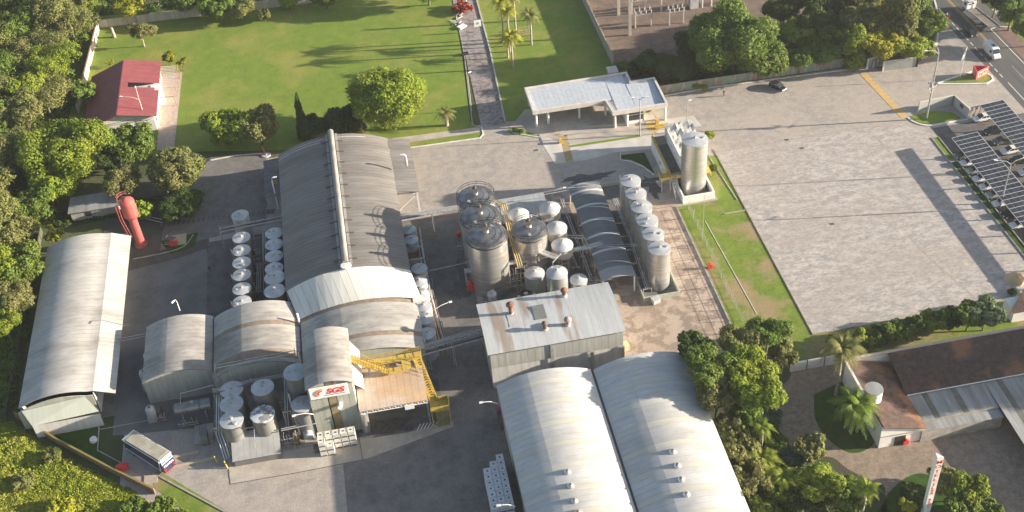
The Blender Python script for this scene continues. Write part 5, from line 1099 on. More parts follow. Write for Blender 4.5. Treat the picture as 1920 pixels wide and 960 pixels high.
# ------------------------------------------------------------------ lamps, poles
def lamp(base, hgt, lab, arms=((1.8, 0),), z0=0.0, r=.08, m=rail, hm=whitec, name='street_lamp', px=True):
    q = P(*base, z0) if px else Vector((*base, z0)); t = thing(name, lab, 'lamp', (q.x, q.y, z0)); z = z0 + hgt
    b_ = MB(); b_.tube([(q.x, q.y, z0), (q.x, q.y, z)], r * 1.3, 8, r2=r * .8); build(b_, 'pole', m, t)
    for dx, dy in arms:
        b_ = MB(); b_.tube([(q.x, q.y, z - .1), (q.x + dx * .35, q.y + dy * .35, z + .55), (q.x + dx, q.y + dy, z + .7)], r * .7, 6); build(b_, 'arm', m, t)
        L = math.hypot(dx, dy); ux, uy = dx / L, dy / L
        b_ = MB(); b_.bar((q.x + dx, q.y + dy, z + .68), (q.x + dx + ux * .75, q.y + dy + uy * .75, z + .72), .3, .14); build(b_, 'lamp_head', hm, t)
    return t
lamp((1737, 223), 16.5, 'tall leaning looking power pole lamp on the grass island by the entrance', ((-2.2, .6), (.3, 2.0)), r=.16)
t = S.objects[-1]
q = P(1737, 223); t = thing('pole_crossarm', 'cluster of crossarms and insulators halfway up the tall power pole', 'crossarm', (q.x, q.y, 7.4))
for z, dx, dy in ((8.0, 1.1, .5), (9.0, .9, -.4), (7.2, .7, .5)):
    b_ = MB(); b_.bar((q.x - dx, q.y - dy, z), (q.x + dx, q.y + dy, z), .14); build(b_, 'arm', conc, t)
for dx, dy, z in ((-1, -.4, 8.1), (1, .4, 8.1), (-.8, .35, 9.1), (.8, -.35, 9.1)): b_ = MB(); b_.lathe((q.x + dx, q.y + dy, z), [(.08, 0), (.16, .1), (.08, .2), (.14, .3), (0, .4)], 8); build(b_, 'insulator', twhite, t)
b_ = MB(); b_.lathe((q.x - .4, q.y - .1, 8.3), [(.35, 0), (.35, 1.1), (0, 1.15)], 12); build(b_, 'transformer', rail, t)
lamp((1875, 390), 10.8, 'double armed street lamp beside the nearer solar carport', ((-2.3, .9), (2.6, .4)), r=.13)
lamp((1962, 318), 14.5, 'tall lamp post beyond the right edge between the solar carports', ((-2, .5),), r=.12)
lamp((1317, 450), 10.6, 'very thin tall pole on the lawn right of the tall tanks', ((.01, .0),) if 0 else ((.3, 0),), r=.05)
lamp((1200, 254), 9.3, 'double headed lamp post in front of the gate house', ((-1.1, .2), (1.1, -.2)), r=.12, m=twhite)
lamp((1287, 240), 6.5, 'slim lamp post between the gate house and the silo', ((.25, 0),), r=.06)
q = P(277, 238); lamp((q.x, q.y), 7.6, 'pale forked lamp pole in front of the red roofed house', ((-3.6, 1.2), (-.8, 4.2)), px=False, r=.12, m=mat('pole_cream', (.62, .52, .42), .7))
lamp((884, 208), 9.5, 'white post beside the stone drive on the big lawn', ((.2, .1),), r=.09, m=twhite)
lamp((337, 582), 2.3, 'small white swan neck lamp on the end of the left bay roof', ((-.3, -.5),), z0=6.9, r=.08, m=white)
def wall_lamp(px, py, z, dx, dy, lab, rise=.9):
    q = P(px, py, z); t = thing('wall_lamp', lab, 'lamp', (q.x, q.y, z)); b_ = MB(); b_.tube(smooth_path([(q.x, q.y, z), (q.x + dx * .45, q.y + dy * .45, z + rise * .8), (q.x + dx, q.y + dy, z + rise)], 5), .07, 6); build(b_, 'arm', white, t)
    L = math.hypot(dx, dy); b_ = MB(); b_.bar((q.x + dx, q.y + dy, z + rise), (q.x + dx * (1 + .6 / L), q.y + dy * (1 + .6 / L), z + rise - .03), .34, .16); build(b_, 'lamp_head', whitec, t)
wall_lamp(933, 757, 6.3, -2.4, .1, 'white curved wall lamp reaching from the upper part of the left warehouse'); wall_lamp(966, 950, 6.3, -2.2, .1, 'white curved wall lamp above the grey container stack')
wall_lamp(588, 777, 7.5, -2.8, -.3, 'white curved lamp reaching from the sign tower over the front tank yard'); wall_lamp(817, 579, 3.5, 2.6, .6, 'thin lamp arm reaching over the service lane from the pipe rack', .5)
wall_lamp(1040, 358, 5.8, 1.7, -.2, 'white lamp head over the flat grey canopy', .6)
t = lamp((523, 392), 7.6, 'white bent vent mast beside the left wall of the main shed', ((.4, 0),), r=.17, m=whitec, name='vent_mast')
b_ = MB(); q = P(499, 291); b_.lathe((q.x, q.y, 0), [(1.1, 0), (1.0, .2), (.25, .25), (.2, .5)], 16); build(b_, 'kerb_disc', twhite, label='round white planter base at the corner of the side lane', cat='planter')
b_ = MB(); q = P(497, 289); b_.bar((q.x, q.y, 0), (q.x - .2, q.y, 2.1), .22); build(b_, 'bollard', redsg, label='red and white marker post beside the round white planter', cat='post')
for i, (a, b) in enumerate(((598, 257), (627, 254), (641, 253), (655, 252))):
    q = P(a, b + 8, 7.5); b_ = MB(); b_.lathe((q.x, 217.0, 6.2), [(.12, 0), (.12, 2.2), (.22, 2.25), (.22, 2.5), (0, 2.6)], 10); build(b_, 'flue', white, label=('leftmost', 'second', 'third', 'rightmost')[i] + ' of the four thin white flues behind the far end of the main shed', cat='flue', group='white flues behind the main shed')

# ------------------------------------------------------------------ solar carports
def carport(lab, x0, x1, y0, y1, z, nx, ny):
    t = thing('solar_carport', lab, 'carport', ((x0 + x1) / 2, (y0 + y1) / 2, 0)); dx = (x1 - x0) / nx; dy = (y1 - y0) / ny; g = .02; tl = .25
    mb = MB(); mb.add([(-dx / 2 + g, -dy / 2 + g, -tl * .0), (dx / 2 - g, -dy / 2 + g, 0), (dx / 2 - g, dy / 2 - g, 0), (-dx / 2 + g, dy / 2 - g, 0)], [(0, 1, 2, 3)])
    pm = MB(); pm.box(-dx / 2 + g, dx / 2 - g, -dy / 2 + g, dy / 2 - g, 0, .04); me = mesh_from(pm, 'solar_panel', panel_m)
    for i in range(nx):
        for j in range(ny):
            o = bpy.data.objects.new('solar_panel', me); COL.objects.link(o); o.parent = t; cx = x0 + dx * (i + .5); zz = z + (cx - x0) * .09
            o.location = Vector((cx, y0 + dy * (j + .5), zz)) - Vector(WL[t.name]); o.rotation_euler = (0, -math.atan(.09), 0)
    mb = MB()
    for i in range(nx + 1): x = x0 + dx * i; mb.bar((x, y0, z - .02 + (x - x0) * .09), (x, y1, z - .02 + (x - x0) * .09), .12, .1)
    for j in range(ny + 1): y = y0 + dy * j; mb.bar((x0, y, z + .0), (x1, y, z + .0 + (x1 - x0) * .09), .11, .1)
    build(mb, 'frame', mat('alu', (.66, .66, .64), .5), t)
    for y in np.arange(y0 + 1, y1, 5.2):
        mb = MB(); mb.bar((x1 - 1.0, y, 0), (x1 - 1.0, y, z + .3), .25); mb.bar((x0 + .5, y, z - .12), (x1 - .2, y, z + .3), .14, .2); build(mb, 'post', rail, t)
carport('nearer solar panel carport, left of the double lamp', 117.7, 123.2, 138, 190.0, 2.8, 5, 38)
carport('farther solar panel carport by the road entrance', 128.6, 133.8, 140, 199.6, 2.8, 5, 44)

# ------------------------------------------------------------------ vehicles
tyre = mat('tyre', (.025, .025, .025), .8); rim = mat('rim', (.45, .45, .46), .35, metal=.7)
lampw = mat('lamp_glass', (.75, .75, .72), .2); lampr = mat('tail_lamp', (.5, .02, .02), .3)
def hull(secs):
    """secs: (x, [(y, z) ... right half profile bottom to top]) -> mirrored loft"""
    mb = MB(); m = len(secs[0][1]); vs = []; fs = []
    for x, pr in secs:
        for y, z in pr: vs.append((x, y, z))
        for y, z in reversed(pr): vs.append((x, -y, z))
    k = 2 * m
    for i in range(len(secs) - 1):
        for j in range(k): fs.append((i * k + j, (i + 1) * k + j, (i + 1) * k + (j + 1) % k, i * k + (j + 1) % k))
    fs.append(tuple(range(k))); fs.append(tuple(reversed(range((len(secs) - 1) * k, len(secs) * k))))
    mb.add(vs, fs, 0, False); return mb
def wheels(t, xs, w_, r=.32):
    for x in xs:
        for s in (-1, 1):
            mb = MB(); n = 18; vs = []; fs = []
            for yy in (-.1, .1):
                for j in range(n): a = 6.2832 * j / n; vs.append((x + r * math.cos(a), s * w_ + yy, r + r * math.sin(a)))
            fs = [(j, (j + 1) % n, n + (j + 1) % n, n + j) for j in range(n)] + [tuple(range(n))[::-1], tuple(range(n, 2 * n))]; mb.add(vs, fs); wh = build(mb, 'wheel', tyre, t)
            mb = MB(); mb.add([(x + r * .6 * math.cos(6.2832 * j / n), s * (w_ + .115), r + r * .6 * math.sin(6.2832 * j / n)) for j in range(n)], [tuple(range(n)) if s < 0 else tuple(range(n))[::-1]]); ri = build(mb, 'rim', rim, wh)
def car(label, loc, rz, paint, group=None, kind='hatch'):
    t = local('parked_car' if kind != 'driving' else 'car', label, 'car', loc, rz, group); W = .86; b = []
    bod = [(-2.05, .45, .86), (-1.98, .35, .98), (-1.2, .28, .97), (.75, .28, .95), (1.6, .3, .82), (2.0, .4, .66), (2.08, .45, .55)]
    secs = [(x, [(W * (.93 if abs(x) > 1.9 else 1) - .06, zb), (W * (.95 if abs(x) > 1.9 else 1.0), (zb + zt) / 2), (W * (.9 if abs(x) > 1.9 else .96), zt - .08), (W * .82, zt)]) for x, zb, zt in bod]
    build(hull(secs), 'body', paint, t)
    cab = [(-1.95, .95, .97, .74), (-1.55, .95, 1.38, .66), (-.9, .95, 1.47, .62), (.05, .95, 1.45, .62), (.55, .95, 1.18, .70), (.95, .93, .96, .76)]
    build(hull([(x, [(W * .9, zb), (w2 + (W * .9 - w2) * .45, zb + (zt - zb) * .55), (w2, zt - .03), (w2 * .8, zt)]) for x, zb, zt, w2 in cab]), 'glasshouse', glass, t)
    build(hull([(x, [(w2 + .03, zt - .06), (w2 + .02, zt), (w2 * .8, zt + .025)]) for x, zb, zt, w2 in cab[1:4]]), 'roof', paint, t)
    mb = MB()
    for s in (-1, 1): mb.bar((-1.9, s * .76, 1.0), (-1.55, s * .67, 1.4), .07); mb.bar((.05, s * .64, 1.44), (.95, s * .76, .98), .06); mb.bar((-.5, s * .66, 1.44), (-.5, s * .78, .98), .06)
    build(mb, 'pillars', paint, t); wheels(t, (-1.28, 1.28), .78)
    for s in (-1, 1):
        mb = MB(); mb.box(1.88, 2.04, s * .62 - .16, s * .62 + .16, .58, .72); build(mb, 'headlight', lampw, t)
        mb = MB(); mb.box(-2.09, -1.98, s * .66 - .12, s * .66 + .12, .72, .92); build(mb, 'tail_light', lampr, t)
        mb = MB(); mb.box(.62, .78, s * .92 - .1, s * .92 + .1, .95, 1.07); build(mb, 'mirror', paint, t)
    return t
cw = mat('car_white', (.78, .78, .78), .25); cs = mat('car_silver', (.48, .50, .50), .25, metal=.4); cbk = mat('car_black', (.02, .02, .024), .2); cgy = mat('car_grey', (.16, .17, .18), .25, metal=.3); cbe = mat('car_beige', (.55, .52, .42), .3); crd = mat('car_red', (.5, .03, .03), .3)
q = P(1458, 166); car('dark grey hatchback driving across the yard near the painted wall', (q.x, q.y, 0), R_(155) if 0 else R_(-60), cbk, kind='driving')
cols1 = [(cgy, 'dark grey'), (cw, 'white'), (cs, 'silver'), (cw, 'white'), (cw, 'white'), (cs, 'silver'), (cw, 'white'), (cbk, 'black'), (cw, 'white')]
ys = [186.5, 184.0, 181.2, 178.4, 175.6, 172.8, 170.0, 166.5, 163.0]
for i, (y, (m, nm)) in enumerate(zip(ys, cols1)):
    car('%s car under the nearer solar carport, %s from its far end' % (nm, 'first second third fourth fifth sixth seventh eighth ninth'.split()[i]), (119.2, y, 0), R_(180), m, 'cars parked under the nearer carport')
ys = [198.0, 193.0, 189.2, 185.6, 182.0, 178.0, 174.0]
cols2 = [(cw, 'white'), (cbk, 'black'), (cgy, 'dark grey'), (cw, 'white'), (cbk, 'black'), (cw, 'white'), (cs, 'silver')]
for i, (y, (m, nm)) in enumerate(zip(ys, cols2)):
    car('%s car under the farther solar carport, %s from its far end' % (nm, 'first second third fourth fifth sixth seventh'.split()[i]), (128.8, y, 0), R_(180), m, 'cars parked under the farther carport')
q = P(1815, 42); car('black hatchback driving beside the flatbed truck on the road', (142.6, 231.6, 0), R_(-90), cbk, kind='driving')
# white van
q = P(1874, 100); t = local('panel_van', 'white high roofed panel van driving down the road', 'van', (142.9, q.y, .02), R_(-90))
vb = [(-2.75, .45, 2.35, .9), (-2.6, .4, 2.5, .94), (1.0, .4, 2.52, .94), (1.35, .4, 2.4, .92), (1.95, .4, 1.35, .92), (2.7, .45, 1.0, .88), (2.8, .5, .9, .8)]
build(hull([(x, [(w_ + .02, zb), (w_ + .05, (zb + zt) / 2), (w_ * .96, zt - .15), (w_ * .8, zt)]) for x, zb, zt, w_ in vb]), 'body', cw, t)
mb = MB(); mb.add([(1.42, -.78, 2.26), (1.42, .78, 2.26), (1.97, .86, 1.37), (1.97, -.86, 1.37)], [(3, 2, 1, 0)]); mb.v = [(x + .03, y, z + .02) for x, y, z in mb.v]; build(mb, 'windscreen', glass, t)
for s in (-1, 1): mb = MB(); mb.box(.75, 1.45, s * .985 - .02, s * .985 + .02, 1.35, 1.95); build(mb, 'side_window', glass, t)
mb = MB(); mb.box(-.4, .5, -.35, .35, 2.5, 2.62); build(mb, 'roof_vent', cgy, t); wheels(t, (-1.7, 1.75), .86, .36)
for s in (-1, 1): mb = MB(); mb.box(2.55, 2.78, s * .65 - .15, s * .65 + .15, .78, .98); build(mb, 'headlight', lampw, t)
mb = MB(); mb.box(2.7, 2.86, -.8, .8, .38, .55); build(mb, 'bumper', cgy, t)
# flatbed truck
q = P(1838, 30); t = local('flatbed_truck', 'white cab tow truck with a long empty flatbed on the road', 'truck', (147.6, q.y - 1.0, .02), R_(97))
mb = MB(); mb.box(-6.6, 3.1, -1.25, 1.25, 1.0, 1.12); build(mb, 'deck', mat('deck_wood', (.25, .22, .19), .8, col2=(.16, .14, .12), scale=2), t)
mb = MB()
for s in (-1, 1): mb.bar((-6.7, s * 1.28, 1.12), (3.2, s * 1.28, 1.12), .12, .26)
mb.bar((-6.7, -1.28, 1.1), (-6.7, 1.28, 1.1), .14, .25); build(mb, 'deck_rim', mat('rim_grey', (.42, .46, .45), .5), t)
mb = MB(); mb.box(-6.0, 4.5, -.45, .45, .55, .95); build(mb, 'chassis', darkm, t)
build(hull([(3.6, [(1.1, .6), (1.15, 1.6), (1.1, 2.6), (.9, 2.75)]), (5.0, [(1.1, .6), (1.15, 1.6), (1.1, 2.6), (.9, 2.75)]), (5.5, [(1.1, .6), (1.15, 1.5), (1.1, 1.6), (.9, 1.62)]), (6.0, [(1.0, .6), (1.1, 1.2), (1.05, 1.3), (.9, 1.35)])]), 'cab', cw, t)
mb = MB(); mb.add([(5.05, -1.0, 2.55), (5.05, 1.0, 2.55), (5.52, 1.05, 1.68), (5.52, -1.05, 1.68)], [(3, 2, 1, 0)]); mb.v = [(x + .03, y, z) for x, y, z in mb.v]; build(mb, 'windscreen', glass, t)
mb = MB(); mb.box(4.0, 4.8, -1.19, -1.16, 1.7, 2.4); mb.box(4.0, 4.8, 1.16, 1.19, 1.7, 2.4); mb.box(3.55, 3.6, -.8, .8, 1.7, 2.3); build(mb, 'side_window', glass, t)
mb = MB()
for s in (-1, 1): mb.bar((3.35, s * 1.15, 1.1), (3.35, s * 1.15, 2.9), .12)
mb.bar((3.35, -1.2, 2.85), (3.35, 1.2, 2.85), .14); mb.bar((3.35, -1.2, 2.0), (3.35, 1.2, 2.0), .1); build(mb, 'headboard', whitec, t); wheels(t, (-4.2, -3.1, 4.7), 1.05, .48)
# bus
a, b = P(240, 805), P(318, 868); q = P(276, 838, 3.0); t = local('coach_bus', 'coach bus with ribbed cream roof and dark blue sides in the lower left yard', 'bus', (q.x, q.y, .02), R_(-45))
navy = mat('bus_navy', (.035, .04, .085), .3); 
L2 = 4.8
build(hull([(-L2, [(1.2, .4), (1.27, 1.3), (1.25, 2.6), (1.0, 3.1)]), (-L2 + .5, [(1.25, .35), (1.3, 1.3), (1.28, 2.9), (1.1, 3.2)]), (L2 - .5, [(1.25, .35), (1.3, 1.3), (1.28, 2.9), (1.1, 3.2)]), (L2 - .15, [(1.2, .35), (1.27, 1.3), (1.25, 2.2), (1.05, 2.6)]), (L2, [(1.15, .4), (1.2, 1.2), (1.2, 1.5), (1.1, 1.6)])]), 'body', navy, t)
crm = mat('bus_roof', (.40, .37, .30), .7, col2=(.30, .28, .23), scale=1)
for k in range(14): mb = MB(); x = -L2 + .7 + k * .58; mb.box(x, x + .5, -1.1, 1.1, 3.2, 3.3); build(mb, 'roof_rib', crm, t)
mb = MB(); mb.box(-L2 + .3, L2 - .55, -1.15, 1.15, 3.16, 3.24); build(mb, 'roof_skin', crm, t)
mb = MB(); mb.add([(L2 - .5, -1.12, 3.2), (L2 - .5, 1.12, 3.2), (L2 - .12, 1.2, 2.25), (L2 - .12, -1.2, 2.25)], [(3, 2, 1, 0)]); mb.v = [(x + .06, y, z + .05) for x, y, z in mb.v]; build(mb, 'rear_panel', mat('bus_paleblue', (.36, .46, .50), .35), t)
mb = MB()
for s in (-1, 1): mb.box(-L2 + .4, L2 - .6, s * 1.31 - .02, s * 1.31 + .02, 1.7, 2.7)
build(mb, 'side_windows', glass, t)
mb = MB()
for s in (-1, 1): mb.bar((-L2 + .2, s * 1.3, 3.05), (L2 - .5, s * 1.3, 3.05), .1); mb.bar((L2 - .5, s * 1.3, 3.1), (L2 - .9, s * 1.33, .5), .12); mb.bar((-L2 + .2, s * 1.33, 1.1), (L2 - .9, s * 1.33, .6), .1)
build(mb, 'white_trim', cw, t)
mb = MB(); mb.add([(-L2 + .05, -1.2, 2.9), (-L2 + .05, 1.2, 2.9), (-L2 - .03, 1.15, 1.5), (-L2 - .03, -1.15, 1.5)], [(0, 1, 2, 3)]); mb.v = [(x - .05, y, z) for x, y, z in mb.v]; build(mb, 'front_window', glass, t)
mb = MB(); mb.box(-L2 - .05, -L2 + .6, -1.3, 1.3, 3.05, 3.15); mb.box(-L2 - .1, -L2 + .1, -1.2, 1.2, .3, .7); build(mb, 'bumper', cw, t)
for s in (-1, 1): mb = MB(); mb.box(L2 - .02, L2 + .06, s * .95 - .2, s * .95 + .2, .75, 1.15); build(mb, 'tail_light', lampr, t)
mb = MB(); mb.box(L2 - .02, L2 + .1, -1.15, 1.15, .35, .55); build(mb, 'rear_bumper', mat('bus_red', (.20, .035, .045), .6), t)
wheels(t, (-3.1, 2.6), 1.2, .5)
text('TRANSAL', 'lettering', cw, t, (L2 + .0, 0, 1.72), (R_(80), 0, R_(90)), .5, .01)
mb = MB(); mb.bar((L2 - .33, -.5, 2.86), (L2 - .2, -.15, 2.6), .3, .04); mb.bar((L2 - .3, .0, 2.8), (L2 - .18, .35, 2.6), .3, .04); build(mb, 'emblem', cw, t)

# forklift, small machines and drums
def forklift(px, py, rz, lab, m, z=0.0):
    q = P(px, py); t = local('forklift', lab, 'forklift', (q.x, q.y, z), rz)
    mb = MB(); mb.box(-1.0, .7, -.5, .5, .3, .9); mb.box(-1.1, -.5, -.5, .5, .9, 1.2); build(mb, 'body', m, t)
    mb = MB(); mb.box(-.9, .4, -.5, .5, 2.0, 2.08)
    for x in (-.85, .35):
        for y in (-.45, .45): mb.bar((x, y, .9), (x, y, 2.0), .07)
    build(mb, 'cage', darkm, t)
    mb = MB(); mb.bar((.85, -.35, .1), (.85, -.35, 2.4), .1); mb.bar((.85, .35, .1), (.85, .35, 2.4), .1); mb.bar((.85, -.35, 2.3), (.85, .35, 2.3), .1); build(mb, 'mast', darkm, t)
    for y in (-.25, .25): mb = MB(); mb.bar((.9, y, .12), (2.0, y, .12), .12, .05); build(mb, 'fork', rail, t)
    wheels(t, (-.7, .5), .5, .25)
forklift(558, 828, R_(-100), 'yellow forklift between the front shed and the sign tower', yel)
forklift(325, 461, R_(150), 'red machine parked on the pale pallet near the red water tower', redp, .12)
q = P(332, 452); mb = MB(); mb.box(q.x - 1.3, q.x + 1.9, q.y - 1.5, q.y + 2.0, .03, .11); build(mb, 'pallet', mat('pallet_yellow', (.42, .38, .22), .8), label='pale yellow board on the ground beside the red machine', cat='board')
for k, (px, py, lab) in enumerate(((883, 545, 'bright red hose cabinet beside the giant tanks'), (862, 443, 'dark red valve stand on the service lane edge'), (1331, 503, 'red and white fire hydrant box on the post fence'), (1372 + 331, 905, '') if 0 else (1697, 832, 'red gas cylinder box by the motel office wall'), (230, 880, 'red tarpaulin tent like box by the brick wall'))):
    q = P(px, py); sz = (.5, .9, 1.9) if k == 0 else ((.45, .5, .9) if k != 4 else (1.0, .8, .7)); t = thing('red_box', lab, 'box', (q.x, q.y, 0))
    mb = MB(); mb.box(q.x - sz[0], q.x + sz[0], q.y - sz[1] * .6, q.y + sz[1] * .6, .15, sz[2]); build(mb, 'cabinet', redp, t)
    mb = MB(); mb.add([(q.x - sz[0] - .1, q.y - sz[1] * .7, sz[2]), (q.x + sz[0] + .1, q.y - sz[1] * .7, sz[2]), (q.x + sz[0] + .1, q.y + sz[1] * .7, sz[2]), (q.x - sz[0] - .1, q.y + sz[1] * .7, sz[2]), (q.x, q.y - sz[1] * .7, sz[2] + .4), (q.x, q.y + sz[1] * .7, sz[2] + .4)], [(0, 1, 4), (2, 3, 5), (1, 2, 5, 4), (3, 0, 4, 5), (3, 2, 1, 0)]); build(mb, 'lid', redp, t)
    mb = MB(); mb.box(q.x - sz[0] + .1, q.x - sz[0] + .25, q.y - .1, q.y + .1, 0, .15); mb.box(q.x + sz[0] - .25, q.x + sz[0] - .1, q.y - .1, q.y + .1, 0, .15); build(mb, 'feet', darkm, t)
# intermediate bulk containers
def ibc(x, y, z, m, lab, grp):
    t = thing('ibc_container', lab, 'container', (x, y, z), grp)
    return t
def ibc_proto(m):
    t = local('ibc_container', 'x', 'container', (0, 0, 0), 0)
    mb = MB(); mb.box(-.55, .55, -.55, .55, 0, .14); build(mb, 'pallet', darkm, t)
    mb = MB(); mb.box(-.53, .53, -.53, .53, .16, 1.08); 
    bt = build(mb, 'bottle', m, t)
    mb = MB(); mb.lathe((0, 0, 1.08), [(.14, 0), (.14, .07), (0, .08)], 10); build(mb, 'cap', black, t)
    mb = MB(); mb.box(-.4, .4, -.575, -.545, .18, .34); build(mb, 'label_strip', darkm, t)
    mb = MB()
    for k in range(5):
        u = -.5 + k * .25
        for s in (-.56, .56): mb.bar((u, s, .14), (u, s, 1.12), .03); mb.bar((s, u, .14), (s, u, 1.12), .03)
    for z in (.5, .85, 1.12):
        for s in (-.56, .56): mb.bar((-.56, s, z), (.56, s, z), .03); mb.bar((s, -.56, z), (s, .56, z), .03)
    build(mb, 'cage', whitec, t); return t
pc, pg = ibc_proto(ibcm), ibc_proto(ibcg)
def place_ibc(proto, x, y, z, lab, grp, first):
    o = proto if first[0] else copy_tree(proto); first[0] = False; o.location = (x, y, z); o['label'] = lab; o['group'] = grp; o.rotation_euler = (0, 0, random.uniform(-.02, .02))
f = [True]; tiers = ('bottom', 'middle', 'top')
xs0 = P(609, 856).x + .0; yf = P(609, 856).y + .55; yb = P(650, 838).y + .55
for c in range(5):
    for k in range(3): place_ibc(pc, xs0 + c * 1.27, yb, k * 1.2, '%s cream container, back row below the sign tower, %s from the left' % (tiers[k], 'first second third fourth fifth'.split()[c]), 'cream containers below the sign tower', f)
for c in range(2):
    for k in range(3 if c == 0 else 2): place_ibc(pc, xs0 + c * 1.27, yf, k * 1.2, '%s cream container, front row below the sign tower, %s from the left' % (tiers[k], 'first second'.split()[c]), 'cream containers below the sign tower', f)
f = [True]; q0 = P(925, 915, 3.5)
for r in range(9):
    for c in range(3):
        if r >= 7 and c == 0: continue
        if r == 8 and c == 1: continue
        hh = 3
        for k in range(hh):
            if r < 7 and k < 2 and 0 < c and r > 0: continue
            place_ibc(pg, q0.x - .4 + c * 1.22, q0.y - 3.6 + r * 1.2, k * 1.2, '%s grey container by the warehouse wall, row %s from the near end, %s from outside' % (tiers[k], 'one two three four five six seven eight nine'.split()[r], 'first second third'.split()[c]), 'grey containers along the left warehouse', f)
# bits and pieces
def bit(name, px, py, lab, cat, dims, m, z=0.0, rz=0):
    q = P(px, py); t = local(name, lab, cat, (q.x, q.y, z), rz); mb = MB(); mb.box(-dims[0] / 2, dims[0] / 2, -dims[1] / 2, dims[1] / 2, .1, dims[2]); build(mb, 'body', m, t)
    mb = MB(); mb.box(-dims[0] / 2 - .06, dims[0] / 2 + .06, -dims[1] / 2 - .06, dims[1] / 2 + .06, dims[2], dims[2] + .08); build(mb, 'lid', m, t)
    mb = MB(); mb.box(-dims[0] * .4, -dims[0] * .25, -dims[1] * .4, dims[1] * .4, 0, .1); mb.box(dims[0] * .25, dims[0] * .4, -dims[1] * .4, dims[1] * .4, 0, .1); build(mb, 'feet', darkm, t)
bit('pump_unit', 1229, 567, 'small white pump unit in front of the tall tank basin', 'pump', (1.4, 1.2, 1.0), twhite, rz=.3)
bit('drum_bin', 1170, 655, 'yellowish crate beside the boiler house corner', 'crate', (1.6, 1.4, 1.2), mat('crate_yellow', (.62, .52, .3), .8), rz=.1)
bit('pump_cabinet', 386, 826, 'dark control cabinet on a concrete plinth near the bus', 'cabinet', (1.1, 2.4, 2.4), walld, rz=.1)
bit('plinth', 383, 815, 'grey concrete plinth beside the dark control cabinet', 'plinth', (3.2, 4.2, .25), conc)
bit('skid_unit', 294, 778, 'dark compressor skid by the left bay corner', 'machine', (2.0, 2.2, 1.6), darkm)
bit('white_crate', 1246, 132, 'x', 'x', (1, 1, 1), white) if 0 else None
bit('junction_box', 1223, 104, 'x', 'x', (1, 1, 1), white) if 0 else None
bit('black_drum', 596, 845, 'dark steel barrel beside the cream containers', 'barrel', (1.0, 1.0, 1.1), darkm)
bit('side_machine', 941, 795, 'dark machine with a magenta cover against the left warehouse wall', 'machine', (.9, 2.6, 1.7), darkm)
bit('magenta_box', 938, 785, 'magenta box on the wall side machine', 'box', (.8, .9, .6), mat('magenta', (.25, .04, .12), .6), 1.8)
for i, (a, b, L, lab) in enumerate(((340, 853, 6.2, 'upper beige timber beam on the ground right of the bus'), (352, 868, 9.0, 'long lower beige timber beam on the ground right of the bus'))):
    q = P(a, b); mb = MB(); mb.bar((q.x - L / 2 + 1, q.y - .4, .2), (q.x + L / 2, q.y - .1, .2), .5, .35); build(mb, 'timber_beam', mat('beam_beige', (.42, .35, .26), .85), label=lab, cat='beam')
for i, (a, b, lab) in enumerate(((408, 868, 'short yellow bollard left of the pipe bundle'), (427, 878, 'longer yellow bollard leaning right of the pipe bundle'))):
    q = P(a, b); mb = MB(); mb.tube([(q.x, q.y, 0), (q.x - .3, q.y + .3, 1.6)], .13, 8); build(mb, 'bollard', yel, label=lab, cat='bollard')
q = P(176, 826); mb = MB(); mb.lathe((q.x, q.y, 0), [(.7, 0), (.62, .5), (.5, .55), (0, .5)], 16); build(mb, 'garden_basin', white, label='round white basin lying on the shaded grass below the pale shed', cat='basin')
q = P(283, 899); mb = MB(); mb.box(q.x - 1.1, q.x + 1.1, q.y - .9, q.y + .9, .0, .14); build(mb, 'manhole_cover', conc, label='square concrete manhole cover on the grass strip near the bus', cat='manhole')
mb = MB(); q = P(225, 138, 0); 
# drive clutter
q = P(858, 35)
for i in range(10):
    mb = MB(); a = random.uniform(0, 3); p = P(856 + random.uniform(-5, 10), 28 + i * 2.6); mb.bar((p.x, p.y, .12 + .03 * i), (p.x + 1.6 * math.cos(a), p.y + 1.6 * math.sin(a), .2), .22, .1); build(mb, 'broken_plank', white, label='loose white board in the rubble by the stone drive, %s from the top' % 'first second third fourth fifth sixth seventh eighth ninth tenth'.split()[i], cat='board', group='loose white boards by the drive')
bit('white_table', 866, 52, 'white board box lying at the near end of the rubble on the drive', 'box', (2.0, 1.3, .5), white, rz=.6)
t = thing('drive_signboard', 'white signboard on a post at the right edge of the stone drive', 'sign', (*P(897, 48)[:2], 0)); q = P(897, 60); mb = MB(); mb.box(q.x - .9, q.x + .9, q.y - .06, q.y + .06, 1.6, 3.4); build(mb, 'board', whitec, t); mb = MB(); mb.bar((q.x, q.y, 0), (q.x, q.y, 1.6), .14); build(mb, 'post', rail, t)
mb = MB(); mb.box(q.x - .3, q.x + .3, q.y - .09, q.y - .061, 2.2, 2.8); build(mb, 'symbol', rail, t)
bit('black_bag', 872, 103, 'black bag of rubbish on the left edge of the stone drive', 'bag', (1.6, .8, .5), black, rz=.2)
mb = MB(); p, q = P(858, 20), P(876, 9); mb.tube([(p.x, p.y, .5), (q.x, q.y, 1.2)], .12, 8); build(mb, 'fallen_pole', white, label='white pole lying across the red leaved plants', cat='pole')
t = thing('wooden_frame', 'timber play frame between the palms on the right lawn', 'frame', (*P(985, 60)[:2], 0)); q = P(985, 68)
for dx in (-1.4, -.5, .4, 1.3): mb = MB(); mb.bar((q.x + dx, q.y, 0), (q.x + dx, q.y + 1.5, 2.0), .14); build(mb, 'upright', wood, t)
for k in range(4): mb = MB(); mb.bar((q.x - 1.5, q.y + .4 * k, .4 + .5 * k), (q.x + 1.4, q.y + .4 * k, .4 + .5 * k), .12); build(mb, 'rung', wood, t)
